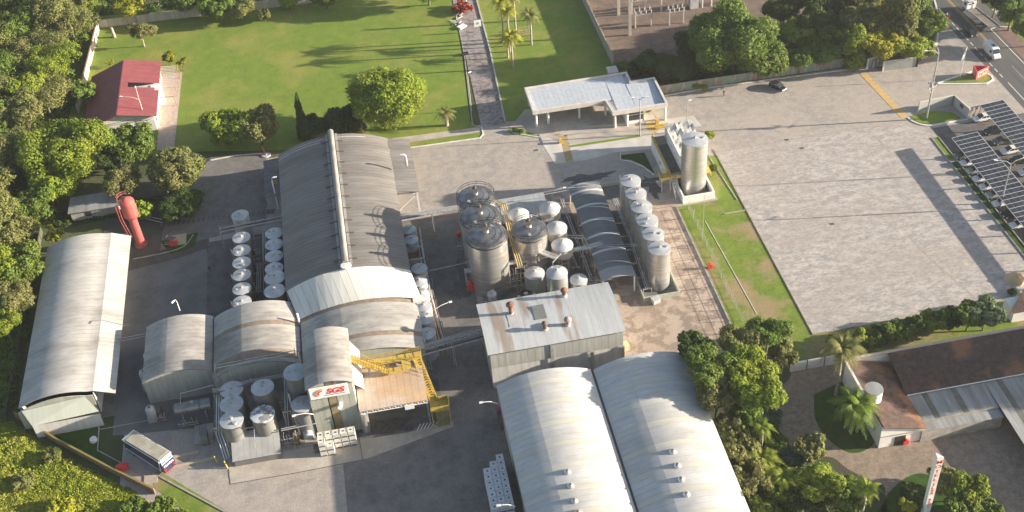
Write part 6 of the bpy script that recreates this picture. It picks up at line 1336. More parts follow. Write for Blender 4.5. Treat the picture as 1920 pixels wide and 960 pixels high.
for i, (a, b, lab) in enumerate(((1904, 524, 'orange heap of sand at the right corner of the parking lot'),)):
    q = P(a, b); mb = MB(); mb.lathe((q.x, q.y, 0), [(2.0, 0), (1.5, .5), (.8, .95), (.3, 1.15), (0, 1.2)], 16, smooth=True); rr = random.Random(3); mb.v = [(x + rr.uniform(-.15, .15), y + rr.uniform(-.15, .15), z * rr.uniform(.85, 1.1)) for x, y, z in mb.v]; build(mb, 'sand_heap', mat('sand', (.55, .38, .22), .95, bump=.5), label=lab, cat='sand heap')
# small shed hidden under the left trees
t = thing('pump_house', 'small grey walled hut half hidden under the trees behind the red water tower', 'hut', (-60, 214, 0)); a = P(175, 400); mb = MB(); mb.box(a.x - 4, a.x + 6, a.y - 2, a.y + 3, 0, 2.5); build(mb, 'wall', mat('hut_wall', (.42, .40, .36), .85, col2=(.3, .29, .26), scale=1), t); mb = MB(); mb.box(a.x - 4.4, a.x + 6.4, a.y - 2.4, a.y + 3.4, 2.5, 2.62); build(mb, 'roof', fibro, t); mb = MB(); mb.box(a.x - 1, a.x + .2, a.y - 2.06, a.y - 2.01, 1.0, 2.0); build(mb, 'window', glass, t)

# ------------------------------------------------------------------ substation
def busbar(px, py, lab, n=3, w_=3.6):
    q = P(px, py); t = thing('switchgear_frame', lab, 'switchgear', (q.x, q.y, 0), 'substation switchgear frames')
    for s in (-1, 1): mb = MB(); mb.bar((q.x + s * w_ / 2, q.y, 0), (q.x + s * w_ / 2, q.y, 3.4), .3); build(mb, 'post', concl, t)
    mb = MB(); mb.bar((q.x - w_ / 2 - .5, q.y, 3.5), (q.x + w_ / 2 + .5, q.y, 3.5), .3, .2); mb.bar((q.x - w_ / 2 - .5, q.y + 1.5, 3.5), (q.x + w_ / 2 + .5, q.y + 1.5, 3.5), .2, .15); build(mb, 'beam', rail, t)
    for k in range(n + 1):
        x = q.x - w_ / 2 + w_ * k / n
        for yy in (0, 1.5):
            mb = MB(); mb.lathe((x, q.y + yy, 3.6), [(.1, 0), (.2, .1), (.1, .22), (.2, .34), (.1, .46), (.2, .6), (.08, .75), (.08, 1.3)], 8); build(mb, 'insulator', mat('porcelain', (.35, .27, .24), .4), t)
        mb = MB(); mb.bar((x, q.y, 4.9), (x, q.y + 1.5, 5.1), .08); build(mb, 'blade', rail, t)
busbar(1206, 50, 'nearest switchgear frame with porcelain insulators right of the tall concrete pole', w_=4.0); busbar(1198, 24, 'middle switchgear frame behind the nearest one beside the tall concrete pole')
busbar(1268, 45, 'switchgear frame partly behind the tree edge'); busbar(1255, 18, 'farther switchgear frame left of the white transformer', w_=4.2); busbar(1300, 12, 'switchgear frame beside the white transformer bushing', w_=4)
for (a, b, hh, lab) in ((1181, 66, 16, 'right hand tall concrete pole in the substation'), (1160, 28, 16, 'left hand tall concrete pole farther back in the substation')):
    q = P(a, b); mb = MB(); mb.bar((q.x, q.y, 0), (q.x, q.y, hh), .75, .5); mb.bar((q.x - 2, q.y, hh - 1), (q.x + 2, q.y, hh - 1), .2); build(mb, 'concrete_pole', conc, label=lab, cat='pole')
for i in range(5):
    q = P(1317 + i * 17, 14 - i * 3); mb = MB(); mb.bar((q.x, q.y, 0), (q.x, q.y, 3.2), .28); mb.lathe((q.x, q.y, 3.2), [(.2, 0), (.3, .2), (.18, .4), (.3, .6), (.1, .9)], 8); build(mb, 'white_post', white, label='white insulator post, %s from the left, above the dense tree' % 'first second third fourth fifth'.split()[i], cat='post', group='white posts in the substation')
q = P(1298, 14); bit('transformer', 1300, 14, 'pale transformer box in the substation', 'transformer', (2.2, 2.0, 3.4), twhite)

# ------------------------------------------------------------------ people
def person(px, py, rz, lab, shirt, pants, z=0.0, step=.18, h=1.74):
    q = P(px, py); t = local('person', lab, 'person', (q.x, q.y, z), rz); k = h / 1.74
    J = {'pel': (0, 0, .95), 'wst': (0, 0, 1.1), 'chs': (.02, 0, 1.35), 'nck': (.02, 0, 1.49), 'hd0': (.03, 0, 1.57), 'hd1': (.04, 0, 1.7),
         'lh': (0, .09, .9), 'lk': (step * .6, .1, .5), 'la': (step, .1, .09), 'lt': (step + .16, .1, .04), 'rh': (0, -.09, .9), 'rk': (-step * .2, -.1, .5), 'ra': (-step, -.1, .1), 'rt': (-step + .15, -.1, .04),
         'ls': (.02, .19, 1.42), 'le': (-.06, .25, 1.15), 'lw': (.06, .24, .92), 'lf': (.09, .24, .82), 'rs': (.02, -.19, 1.42), 're': (.04, -.25, 1.15), 'rw': (.2, -.23, .98), 'rf': (.27, -.22, .92)}
    Rr = {'pel': .15, 'wst': .13, 'chs': .16, 'nck': .06, 'hd0': .085, 'hd1': .09, 'lh': .1, 'rh': .1, 'lk': .065, 'rk': .065, 'la': .045, 'ra': .045, 'lt': .04, 'rt': .04, 'ls': .065, 'rs': .065, 'le': .045, 're': .045, 'lw': .035, 'rw': .035, 'lf': .035, 'rf': .035}
    names = list(J); E_ = [('pel', 'wst'), ('wst', 'chs'), ('chs', 'nck'), ('nck', 'hd0'), ('hd0', 'hd1'), ('pel', 'lh'), ('lh', 'lk'), ('lk', 'la'), ('la', 'lt'), ('pel', 'rh'), ('rh', 'rk'), ('rk', 'ra'), ('ra', 'rt'), ('chs', 'ls'), ('ls', 'le'), ('le', 'lw'), ('lw', 'lf'), ('chs', 'rs'), ('rs', 're'), ('re', 'rw'), ('rw', 'rf')]
    me = bpy.data.meshes.new('b'); me.from_pydata([tuple(c * k for c in J[n]) for n in names], [(names.index(a), names.index(b)) for a, b in E_], []); ob = bpy.data.objects.new('b', me); COL.objects.link(ob)
    m = ob.modifiers.new('s', 'SKIN'); 
    for i, n in enumerate(names): me.skin_vertices[0].data[i].radius = (Rr[n] * k, Rr[n] * k * (1.15 if n in ('pel', 'wst', 'chs') else 1)); me.skin_vertices[0].data[i].use_root = (i == 0)
    ob.modifiers.new('u', 'SUBSURF').levels = 1
    dg = bpy.context.evaluated_depsgraph_get(); ev = ob.evaluated_get(dg); m2 = bpy.data.meshes.new_from_object(ev); bpy.data.objects.remove(ob)
    skin = mat('skin', (.42, .25, .17), .6); hair = mat('hair', (.03, .02, .015), .7)
    for mm in (skin, shirt, pants, black, hair): m2.materials.append(mm)
    for p in m2.polygons:
        c = p.center / k; arm = abs(c.y) > .2 and c.z < 1.2 and c.z > .75
        p.material_index = 3 if c.z < .1 else (2 if c.z < .98 and not arm else (0 if arm and c.z < 1.05 else (1 if c.z < 1.47 else (4 if c.z > 1.66 or (c.x < 0 and c.z > 1.54) else 0)))); p.use_smooth = True
    o = bpy.data.objects.new('body', m2); COL.objects.link(o); o.parent = t; return t
person(1357, 180, R_(200), 'person in dark clothes standing alone in the sunlit yard near the painted wall', mat('cloth_brown', (.12, .07, .05), .9), mat('cloth_dark', (.04, .04, .05), .9))
person(395, 510, R_(-70), 'person in dark work clothes walking across the shaded left lane', mat('cloth_navy', (.03, .035, .05), .9), mat('cloth_dark', (.04, .04, .05), .9))
# motorcycle with rider
q = P(1776, 35); t = local('motorcycle', 'small motorcycle at the kerb near the trees by the road', 'motorcycle', (q.x, q.y, .02), R_(-80)); wheels(t, (-.65, .65), .001, .3)
mb = MB(); mb.bar((-.6, 0, .6), (.5, 0, .75), .28, .25); mb.bar((.5, 0, .8), (.65, 0, .3), .1); mb.bar((.45, -.35, 1.0), (.45, .35, 1.0), .05); build(mb, 'frame', crd, t)
person(1774, 34, R_(-80), 'motorcycle rider in a white shirt standing over the machine by the road', whitec, mat('cloth_dark', (.04, .04, .05), .9))
person(1766, 33, R_(-60), 'person in black standing beside the motorcycle rider', black, mat('cloth_dark', (.04, .04, .05), .9))
# ------------------------------------------------------------------ trees and other plants
def quads_mesh(name, c, nrm, size, m, asp=1.0, blades=False):
    """many small leaf faces: centres c, normals nrm, half sizes size"""
    n = len(c); ref = np.random.normal(size=(n, 3)) * (.35 if blades else 1) + (np.array([0, 0, 1.]) if blades else 0); u = np.cross(nrm, ref); u /= np.linalg.norm(u, axis=1)[:, None] + 1e-9; v = np.cross(nrm, u)
    s = size[:, None]; vs = np.stack([c - u * s - v * s * asp, c + u * s - v * s * asp, c + u * s + v * s * asp, c - u * s + v * s * asp], 1).reshape(-1, 3)
    me = bpy.data.meshes.new(name); me.vertices.add(4 * n); me.vertices.foreach_set('co', vs.astype(np.float32).ravel())
    me.loops.add(4 * n); me.loops.foreach_set('vertex_index', np.arange(4 * n, dtype=np.int32)); me.polygons.add(n)
    me.polygons.foreach_set('loop_start', np.arange(0, 4 * n, 4, dtype=np.int32)); me.polygons.foreach_set('loop_total', np.full(n, 4, np.int32))
    me.materials.append(m); me.update(); me.validate(); return me
def crown_points(rng, lobes, n, clump=18):
    """leaf centres gathered in clumps over the shells of several lobes; lobes: (centre, radius)"""
    L = len(lobes); w_ = np.array([r * r for _, r in lobes]); w_ = w_ / w_.sum(); nc = n // clump; idx = rng.choice(L, nc, p=w_)
    C = np.array([c for c, _ in lobes])[idx]; Rr = np.array([r for _, r in lobes])[idx]
    d = rng.normal(size=(nc, 3)); d[:, 2] = d[:, 2] * .9 + .22; d /= np.linalg.norm(d, axis=1)[:, None]
    rad = Rr * (1.04 - np.abs(rng.normal(0, .19, nc))) ; cc = C + d * rad[:, None]
    cr = .095 * (.5 + 1.1 * rng.random(nc))
    k = np.repeat(np.arange(nc), clump); dd = rng.normal(size=(nc * clump, 3)); dd /= np.linalg.norm(dd, axis=1)[:, None]
    p = cc[k] + dd * (cr[k] * rng.random(nc * clump) ** .4)[:, None]
    nr = d[k] * .55 + dd * .55 + rng.normal(0, .38, (nc * clump, 3)); nr /= np.linalg.norm(nr, axis=1)[:, None]
    return p, nr
def make_lobes(rng, kind):
    if kind == 'round': 
        lb = [((0, 0, .0), .74)]
        for i in range(26):
            d = rng.normal(size=3); d[2] = abs(d[2]) * .9 - .15; d /= np.linalg.norm(d); lb.append((tuple(d * .68 * np.array([1, 1, .9])), rng.uniform(.2, .32)))
    elif kind == 'spread':
        lb = [((0, 0, -.1), .45)]
        for i in range(15):
            a = rng.uniform(0, 6.28); r = rng.uniform(.25, .72); lb.append(((r * math.cos(a), r * math.sin(a), rng.uniform(-.28, .38) * (1 - r * .4)), rng.uniform(.22, .42)))
    elif kind == 'tall':
        lb = []
        for i in range(13):
            z = -.8 + 1.7 * i / 12; r = .5 * (1 - abs(z * .75) ** 2); a = rng.uniform(0, 6.28); lb.append(((r * math.cos(a) * .7, r * math.sin(a) * .7, z), rng.uniform(.25, .42)))
    elif kind == 'cone':
        lb = [((rng.uniform(-.08, .08), rng.uniform(-.08, .08), -1 + 1.95 * i / 17), .62 * (1 - i / 17.5) + .07) for i in range(18)]
    elif kind == 'open':
        lb = []
        for i in range(16):
            a = rng.uniform(0, 6.28); r = rng.uniform(.2, .8); lb.append(((r * math.cos(a), r * math.sin(a), rng.uniform(-.25, .5)), rng.uniform(.14, .27)))
    return lb
CRN = {}
def crown(kind, seed, n, leaf, m):
    key = (kind, seed, n, leaf, m.name)
    if key not in CRN:
        rng = np.random.default_rng(seed + 11); lb = make_lobes(rng, kind); p, nr = crown_points(rng, lb, n)
        sz = leaf * (.6 + .8 * rng.random(len(p))); CRN[key] = quads_mesh('crown', p, nr, sz, m, asp=.7)
    return CRN[key]
TR = {}
def trunk_mesh(kind, seed, m):
    key = (kind, seed, m.name)
    if key not in TR:
        rr = random.Random(seed); b_ = MB(); b_.tube([(0, 0, -.02), (.02, .01, .25), (-.02, .02, .5), (.02, 0, .72)], .045, 8, r2=.022)
        for i in range(7 if kind != 'bare' else 12):
            a = rr.uniform(0, 6.28); z = rr.uniform(.28, .6); l = rr.uniform(.18, .34); e = (l * math.cos(a), l * math.sin(a), z + rr.uniform(.1, .28))
            b_.tube([(0, 0, z), (e[0] * .5, e[1] * .5, (z + e[2]) / 2 - .02), e], .018, 5, r2=.007)
            b_.tube([e, (e[0] * 1.3 + rr.uniform(-.06, .06), e[1] * 1.3 + rr.uniform(-.06, .06), e[2] + .1)], .007, 4, r2=.003)
        TR[key] = mesh_from(b_, 'trunk', m)
    return TR[key]
LF = {'bright': lf_bright, 'mid': lf_mid, 'dark': lf_dark, 'olive': lf_olive, 'yellow': lf_yel, 'pale': lf_pale, 'blue': lf_blue, 'red': lf_red, 'scrub': lf_scrub}
def tree(px, py, r, label, lf='mid', kind='spread', zc=None, h=None, group=None, cat='tree', name='broadleaf_tree', flat=.85, tk=None, n=None, xy=None, seed=None):
    """px, py = photograph pixel of the crown's middle, r = crown radius in metres"""
    h = h or (r * 1.75 if r > 2.2 else r * 1.7); zc = h - r * flat * .95 if zc is None else zc
    q = P(px, py, zc) if xy is None else Vector((*xy, 0)); s = random.randrange(3) if seed is None else seed
    big = r > 6.5; n = n or (26000 if big else 11000 if r > 3.4 else 5000 if r > 1.8 else 1800)
    leaf = (.019 if big else .031 if r > 3.4 else .058 if r > 1.8 else .10); n = int(n * 1.9)
    if kind == 'open': n = int(n * .45)
    t = thing(name, label, cat, (q.x, q.y, 0), group)
    c = bpy.data.objects.new('crown', crown(kind, s, n, leaf, LF[lf])); COL.objects.link(c); c.parent = t; c.location = (0, 0, zc); c.scale = (r * random.uniform(.94, 1.08), r * random.uniform(.94, 1.08), r * flat * (1 if kind != 'tall' else 1)); c.rotation_euler = (0, 0, random.uniform(0, 6.28))
    k = bpy.data.objects.new('trunk', trunk_mesh('bare' if kind == 'open' else 'n', s, tk or bark)); COL.objects.link(k); k.parent = t; k.scale = (max(r, 2.0), max(r, 2.0), zc + r * flat * .5); k.rotation_euler = (0, 0, random.uniform(0, 6.28))
    return t
random.seed(21)
# lawn trees
tree(727, 186, 9.4, 'huge round dense bright green tree behind the main shed', 'bright', 'round', zc=8.0, flat=.86, seed=0)
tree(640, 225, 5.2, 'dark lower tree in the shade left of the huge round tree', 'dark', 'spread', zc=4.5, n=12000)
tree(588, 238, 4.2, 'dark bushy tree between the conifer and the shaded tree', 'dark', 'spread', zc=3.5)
tree(667, 244, 2.6, 'pale green shrub under the huge round tree', 'olive', 'spread', zc=1.8)
tree(430, 236, 5.6, 'yellow green leafy tree left of the conifer', 'bright', 'spread', zc=4.8, n=16000, seed=1)
tree(484, 236, 5.4, 'olive leaved tree between the yellow green tree and the conifer', 'olive', 'spread', zc=5.0)
t = tree(563, 215, 2.1, 'narrow dark conifer standing on the lawn edge', 'dark', 'cone', zc=6.3, flat=2.7, h=12.5, name='conifer_tree', n=9000)
tree(247, 10, 4.4, 'bright yellow green tree by the far left corner of the lawn', 'yellow', 'spread', zc=5.5, tk=barkp)
tree(262, 58, 4.2, 'thin grey green tree with an open crown and white trunk on the lawn', 'olive', 'open', zc=4.6, tk=barkp)
tree(318, 107, 1.9, 'small round bright shrub beside the pergola, left one', 'yellow', 'round', zc=2.4)
tree(341, 118, 1.6, 'small loose shrub beside the pergola, right one', 'yellow', 'open', zc=2.2, n=1600)
tree(206, 118, 1.0, 'tiny yellow bush in front of the red roof gable', 'yellow', 'open', zc=1.2)
q = P(215, 70); b_ = MB(); b_.tube([(q.x, q.y, 0), (q.x - .15, q.y + .3, 2.8)], .45, 10, r2=.35); build(b_, 'tree_stump', barkp, label='tall bare tree stump near the far left corner of the lawn', cat='tree stump')
for i, (a, b, r, lf, lab) in enumerate(((405, 14, 4.6, 'mid', 'dark tree left of the pair at the far wall of the lawn'), (450, 12, 4.2, 'olive', 'grey green tree right of the pair at the far wall of the lawn'), (495, 27, 2.2, 'olive', 'pale feathery bush at the far wall of the lawn'), (540, 2, 2.8, 'bright', 'green creeper bush on the far wall'), (350, -6, 5.5, 'mid', 'tree beyond the far wall above the lawn, left part'), (610, -10, 4.5, 'mid', 'tree beyond the far wall above the lawn, right part'), (800, -30, 6.5, 'mid', 'tree beyond the far end of the lawn beside the drive'))):
    tree(a, b, r, lab, lf, 'spread' if i < 3 else 'round')
tree(1168, 130, 2.3, 'low green bush beside the gas hut', 'mid', 'round', zc=1.5)
# big trees on the left, between house and tower
tree(118, 285, 9.3, 'biggest bright leafed tree left of the factory, in front of the wood', 'bright', 'spread', zc=8.0, seed=1, n=30000)
tree(95, 350, 5.5, 'bright green low part tree below the biggest bright tree', 'bright', 'spread', zc=5.0)
tree(238, 268, 6.4, 'dark green tree in front of the red roofed house', 'mid', 'spread', zc=5.0)
tree(330, 322, 6.3, 'broad yellowish olive tree at the corner of the side lane', 'olive', 'round', zc=5.5, n=16000)
tree(232, 335, 4.6, 'olive tree above the red water tower', 'olive', 'spread', zc=6.0)
tree(208, 300, 4.0, 'dark tree between the biggest bright tree and the olive ones', 'dark', 'spread', zc=4.0)
tree(340, 385, 4.8, 'dark shaded undergrowth tree below the broad olive tree', 'dark', 'spread', zc=2.4, flat=.5)
tree(262, 395, 2.6, 'green bush right beside the bowl of the red water tower', 'bright', 'spread', zc=2.5)
tree(100, 437, 2.6, 'yellow green palm like bush at the top left corner of the pale shed', 'yellow', 'open', zc=4.0, n=4000)
# the wood on the left
rw = random.Random(5); npl = 0
for j, yy in enumerate(range(-60, 500, 46)):
    for i in range(5):
        px = -70 + i * 52 + rw.uniform(-14, 14); py = yy + rw.uniform(-14, 14)
        lim = 175 if yy < 60 else (150 if yy < 140 else (110 if yy < 240 else (60 if yy < 330 else 45)))
        if yy > 230 and px > 45: continue
        if px > lim - 22: continue
        lf = rw.choice(['olive', 'mid', 'olive', 'bright', 'olive', 'mid']); r = rw.uniform(4.8, 7.4)
        tree(px, py, r, '%s tree of the left wood, %s row down, %s from the photo edge' % ({'olive': 'olive', 'mid': 'green', 'bright': 'bright green'}[lf], 'first second third fourth fifth sixth seventh eighth ninth'.split()[j], 'first second third fourth fifth'.split()[i]) if yy < 240 else '%s tree of the left edge, %s down, %s from the photo edge' % ({'olive': 'olive', 'mid': 'green', 'bright': 'bright green'}[lf], 'first second third fourth fifth sixth seventh eighth ninth tenth eleventh twelfth thirteenth'.split()[j], 'first second third fourth fifth'.split()[i]), lf, rw.choice(['spread', 'round', 'spread']), zc=rw.uniform(6.5, 9.5), group='trees of the dense wood upper left' if yy < 240 else 'trees left of the long pale shed', n=9000)
for i, (a, b, r, lf, lab) in enumerate(((20, 430, 5.0, 'olive', 'olive tree left of the pale shed, uppermost on the edge'), (35, 500, 5.6, 'mid', 'rounded green tree overhanging the dark strip left of the pale shed'), (18, 560, 4.6, 'olive', 'paler tree with dry branches at the left edge'), (4, 600, 3.6, 'bright', 'bright green bush at the left edge beside the pale shed'), (165, 10, 4.6, 'bright', 'bright tree at the far left wall corner'), (150, 170, 3.4, 'mid', 'leafy bush leaning on the left lawn wall'), (60, 385, 4.5, 'mid', 'mid green tree below the biggest bright tree on its left'))):
    tree(a, b, r, lab, lf, 'spread', zc=6.0 if i < 4 else 5)
# trees behind the painted wall and by the road
tree(1378, 74, 10.2, 'massive dense green tree beside the substation', 'mid', 'spread', zc=8.5, seed=2, n=34000, flat=.9)
tree(1330, 60, 5.5, 'left shoulder tree of the massive dense tree', 'mid', 'round', zc=7)
tree(1425, 110, 6.0, 'right shoulder tree of the massive dense tree', 'mid', 'spread', zc=6)
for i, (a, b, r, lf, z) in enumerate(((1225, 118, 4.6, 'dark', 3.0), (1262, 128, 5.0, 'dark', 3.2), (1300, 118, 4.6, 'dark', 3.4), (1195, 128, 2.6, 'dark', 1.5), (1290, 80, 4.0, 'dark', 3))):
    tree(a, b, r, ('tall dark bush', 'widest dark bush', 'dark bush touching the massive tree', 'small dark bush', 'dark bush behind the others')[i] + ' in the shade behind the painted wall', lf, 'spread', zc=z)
for i, (a, b, r, lf, k, z) in enumerate(((1490, 62, 4.6, 'bright', 'spread', 6), (1500, 110, 4.0, 'mid', 'spread', 4), (1530, 40, 5.2, 'dark', 'spread', 7), (1545, 95, 4.2, 'mid', 'spread', 4), (1580, 60, 5.4, 'mid', 'spread', 6), (1625, 40, 6.0, 'olive', 'spread', 8), (1600, 100, 3.6, 'bright', 'tall', 4), (1650, 80, 4.8, 'yellow', 'spread', 6), (1690, 45, 6.0, 'olive', 'tall', 8), (1700, 85, 4.2, 'bright', 'spread', 5), (1738, 40, 5.0, 'mid', 'spread', 6), (1730, 88, 3.0, 'bright', 'spread', 3.5), (1560, 8, 6.0, 'dark', 'spread', 7), (1640, 0, 6.5, 'olive', 'spread', 8), (1710, 5, 5.5, 'mid', 'spread', 7), (1470, 20, 5.0, 'dark', 'spread', 6))):
    tree(a, b, r, '%s tree of the roadside grove, %s' % ({'bright': 'bright green', 'mid': 'green', 'dark': 'dark', 'olive': 'brownish olive', 'yellow': 'yellowish'}[lf], ('first at its left end', 'low at its left end', 'behind the left end', 'low near the painted wall', 'in its left middle', 'tall in its middle', 'narrow one over the painted wall', 'sunlit in its right middle', 'tall one near the right end', 'low near the entrance wall', 'at the road corner', 'lowest one by the yellow railing', 'at the top edge left', 'at the top edge middle', 'at the top edge right', 'at the top edge by the massive tree')[i]), lf, k, zc=z, flat=.85 if k != 'tall' else 1.5, group='grove between the substation and the road')
for i, (a, b, r, lf) in enumerate(((1900, 15, 5.5, 'mid'), (1870, -8, 5.0, 'dark'), (1935, 45, 4.5, 'mid'), (1840, -30, 5.0, 'mid'))):
    tree(a, b, r, 'tree right of the road at the top right corner, ' + ('largest one', 'one above the truck', 'one at the right edge', 'one at the very top')[i], lf, 'spread', zc=6, group='trees right of the road')
for i in range(10): tree(0, 0, 5.5, 'roadside tree east of the road, %s southwards' % 'first second third fourth fifth sixth seventh'.split()[i - 3], 'mid', 'spread', zc=6, xy=(158 + (i % 3) * 6, 170 - i * 13), n=5000, group='roadside trees east of the road') if i > 2 else None
# centre right clump over the right warehouse
for i, (a, b, r, lf, z, lab) in enumerate(((1330, 690, 4.6, 'mid', 7.5, 'olive green tree leaning on the right warehouse roof'), (1300, 650, 3.2, 'dark', 6.0, 'dark tree at the far corner of the right warehouse'), (1440, 625, 3.8, 'mid', 6.0, 'dark green tree at the top of the clump by the lawn'), (1385, 640, 3.6, 'olive', 6.0, 'yellowish olive tree in the middle of the clump top'), (1405, 690, 4.4, 'bright', 7.0, 'bright green tree in the centre of the clump'), (1420, 735, 4.4, 'bright', 7.0, 'brightest tree at the lower right of the clump'), (1345, 735, 3.8, 'olive', 6.5, 'olive tree whose crown covers the warehouse edge'), (1470, 660, 3.0, 'olive', 4.5, 'brownish feathery tree at the right of the clump'), (1395, 770, 3.2, 'mid', 5.0, 'green tree under the brightest tree'), (1365, 800, 3.0, 'olive', 5.0, 'dry brownish bush beside the warehouse, upper one'), (1385, 835, 3.0, 'olive', 4.5, 'dry brownish bush beside the warehouse, lower one'), (1440, 780, 2.2, 'blue', 3.0, 'bluish green shrub by the motel drive'))):
    tree(a, b, r, lab, lf, 'spread', zc=z + (2.2 if i < 8 else 0))
tree(1408, 895, 3.8, 'nearly bare grey tree with white limbs reaching over the warehouse roof', 'olive', 'open', zc=5.0, tk=barkp, n=4500)
for i, (a, b, r, lf, z, lab) in enumerate(((1520, 840, 2.7, 'olive', 4.0, 'olive brown tree on the edge of the motel drive'), (1485, 860, 2.6, 'blue', 2.5, 'blue green shrub left of the olive brown tree'), (1540, 905, 3.9, 'bright', 4.0, 'rounded glossy green tree near the bottom of the motel garden'), (1590, 935, 2.6, 'mid', 2.5, 'green bush right of the rounded glossy tree'), (1470, 920, 2.8, 'mid', 2.5, 'green bush left of the rounded glossy tree'), (1430, 950, 2.6, 'mid', 2.0, 'low bush at the bottom edge beside the warehouse'), (1500, 955, 2.6, 'dark', 2.0, 'dark low bush at the bottom edge'), (1775, 900, 2.6, 'olive', 2.4, 'olive bush right of the motel sign'), (1820, 915, 3.0, 'bright', 3.0, 'bright leafy bush right of the motel sign'), (1800, 945, 3.0, 'mid', 2.4, 'green bush at the bottom edge right of the sign'), (1850, 955, 2.4, 'mid', 1.8, 'low bush at the bottom right corner'), (1710, 925, 2.4, 'dark', 1.6, 'dark bush left of the motel sign'), (1700, 945, 1.6, 'yellow', 1.6, 'yellow green sapling left of the motel sign'), (1415, 900, 2.2, 'mid', 1.6, 'low shrub under the bare tree'), (1450, 840, 2.4, 'mid', 1.2, 'flat shrub in the motel garden'), (1400, 860, 2.4, 'mid', 1.2, 'flat shrub below the dry bushes'))):
    tree(a, b, r, lab, lf, 'spread', zc=z)
# hedge trees along the motel wall
for i in range(15):
    a = 1560 + i * 17; b = 650 - i * 4.2; z = 2.2; lf = ('mid', 'dark', 'mid', 'bright')[i % 4]; r = 1.9 + .5 * ((i * 7) % 3) / 2
    tree(a, b, r, 'dark cypress like hedge shrub, %s from the left along the motel wall' % 'first second third fourth fifth sixth seventh eighth ninth tenth eleventh twelfth thirteenth fourteenth fifteenth'.split()[i], lf, 'spread' if i % 3 else 'tall', zc=z, flat=1.0, group='hedge along the motel wall', name='hedge_shrub', cat='shrub')
tree(1850, 588, 3.4, 'silvery green tree above the motel roof, right one of the pair', 'pale', 'spread', zc=4.2); tree(1818, 590, 3.0, 'green tree above the motel roof, left one of the pair', 'mid', 'spread', zc=4.0)
tree(1899, 548, 1.0, 'small round bush at the parking lot corner', 'dark', 'round', zc=.8)
tree(1309, 300, 1.1, 'yellow flowering bush behind the silo, nearer one', 'yellow', 'round', zc=1.0); tree(1330, 254, 1.3, 'green bush behind the silo, farther one', 'bright', 'round', zc=1.0); tree(1337, 315, 1.0, 'small green shrub right of the silo', 'mid', 'round', zc=.8)
tree(1303, 160, 1.0, 'small potted yellow shrub by the painted wall, left one', 'yellow', 'round', zc=.9); tree(1320, 164, .9, 'small yellow shrub by the painted wall, right one', 'yellow', 'round', zc=.8)
tree(966, 243, .7, 'small round clipped shrub at the gate lawn, left one', 'mid', 'round', zc=.5); tree(978, 246, .8, 'small round clipped shrub at the gate lawn, right one', 'mid', 'round', zc=.5)
tree(1214, 206, 1.0, 'small shrub inside the gate house corner', 'mid', 'round', zc=.8)
# red leaved plants on the drive
for i, (a, b) in enumerate(((857, 15), (866, 8), (878, 14), (868, 20))): tree(a, b, 1.5, 'red leaved ornamental plant by the drive, ' + ('left', 'far', 'right', 'near')[i] + ' one', 'red', 'open', zc=1.0, n=2600, name='red_shrub', cat='shrub')
# palms
def frond_mesh(m, L=1.0, droop=.6, seed=0):
    rr = random.Random(seed); b_ = MB(); n = 15; pts = []
    for i in range(n + 1): t = i / n; pts.append((t * .92, 0, .32 * math.sin(t * 1.9) - droop * t ** 2.2))
    for i in range(n):
        a, b = Vector(pts[i]), Vector(pts[i + 1]); w_ = .22 * math.sin(math.pi * min(1, (i + 1.2) / (n + .6))) + .03
        for s in (-1, 1):
            for q in range(2):
                c = a.lerp(b, q * .5); e = c + Vector((.07, s * w_, -w_ * .45 + rr.uniform(-.03, .03))); d = (b - a).normalized() * .016
                b_.add([c - d, c + d, e + d * .3, e - d * .3], [(0, 1, 2, 3)])
        b_.bar(a, b, .014)
    return mesh_from(b_, 'frond', m)
fm = {k: [frond_mesh(LF[k], 1, d, s) for s, d in ((1, .45), (2, .75), (3, 1.1))] for k in ('yellow', 'bright', 'mid', 'olive')}
dryf = frond_mesh(mat('dry_frond', (.34, .24, .11), .9), 1, 1.3, 9)
def palm(px, py, h, r, label, lf='bright', n=18, tk=barkp, top=True, th=.22):
    q = P(px, py, h if top else 0); t = thing('palm_tree', label, 'palm', (q.x, q.y, 0), None)
    b_ = MB(); b_.tube([(q.x, q.y, 0), (q.x + .1, q.y, h * .5), (q.x, q.y, h)], th * 1.2, 10, r2=th * .8); build(b_, 'trunk', tk, t)
    for i in range(n):
        o = bpy.data.objects.new('frond', fm[lf][i % 3]); COL.objects.link(o); o.parent = t; o.location = (0, 0, h - .1); o.rotation_euler = (0, random.uniform(-.7, .25), i * 2.399); k = r * random.uniform(.85, 1.1); o.scale = (k, k, k)
    for i in range(5):
        o = bpy.data.objects.new('dry_frond', dryf); COL.objects.link(o); o.parent = t; o.location = (0, 0, h - .3); o.rotation_euler = (0, .35, i * 1.3); k = r * .7; o.scale = (k, k, k)
    return t
palm(835, 212, 3.4, 2.4, 'short stout palm on the lawn beside the huge round tree', 'pale' if 0 else 'olive', th=.42)
palm(993, 29, 8.2, 2.8, 'slender palm rightmost on the right lawn', 'olive'); palm(957, 68, 8.8, 3.2, 'bushy palm lowest of the palms on the right lawn', 'yellow', 26); palm(950, 19, 11.5, 3.0, 'palm in the middle of the palms on the right lawn', 'yellow', 22); palm(938, 2, 11.5, 2.8, 'palm at the top edge, leftmost on the right lawn', 'yellow'); palm(962, -6, 11.5, 2.6, 'palm at the top edge behind the middle palm', 'olive')
palm(950, 78, 4.5, 2.4, 'short palm just below the bushy palm on the right lawn', 'bright')
for i, (x, y) in enumerate(((36.0, 296), (44, 304), (40, 284))) if 0 else []: pass
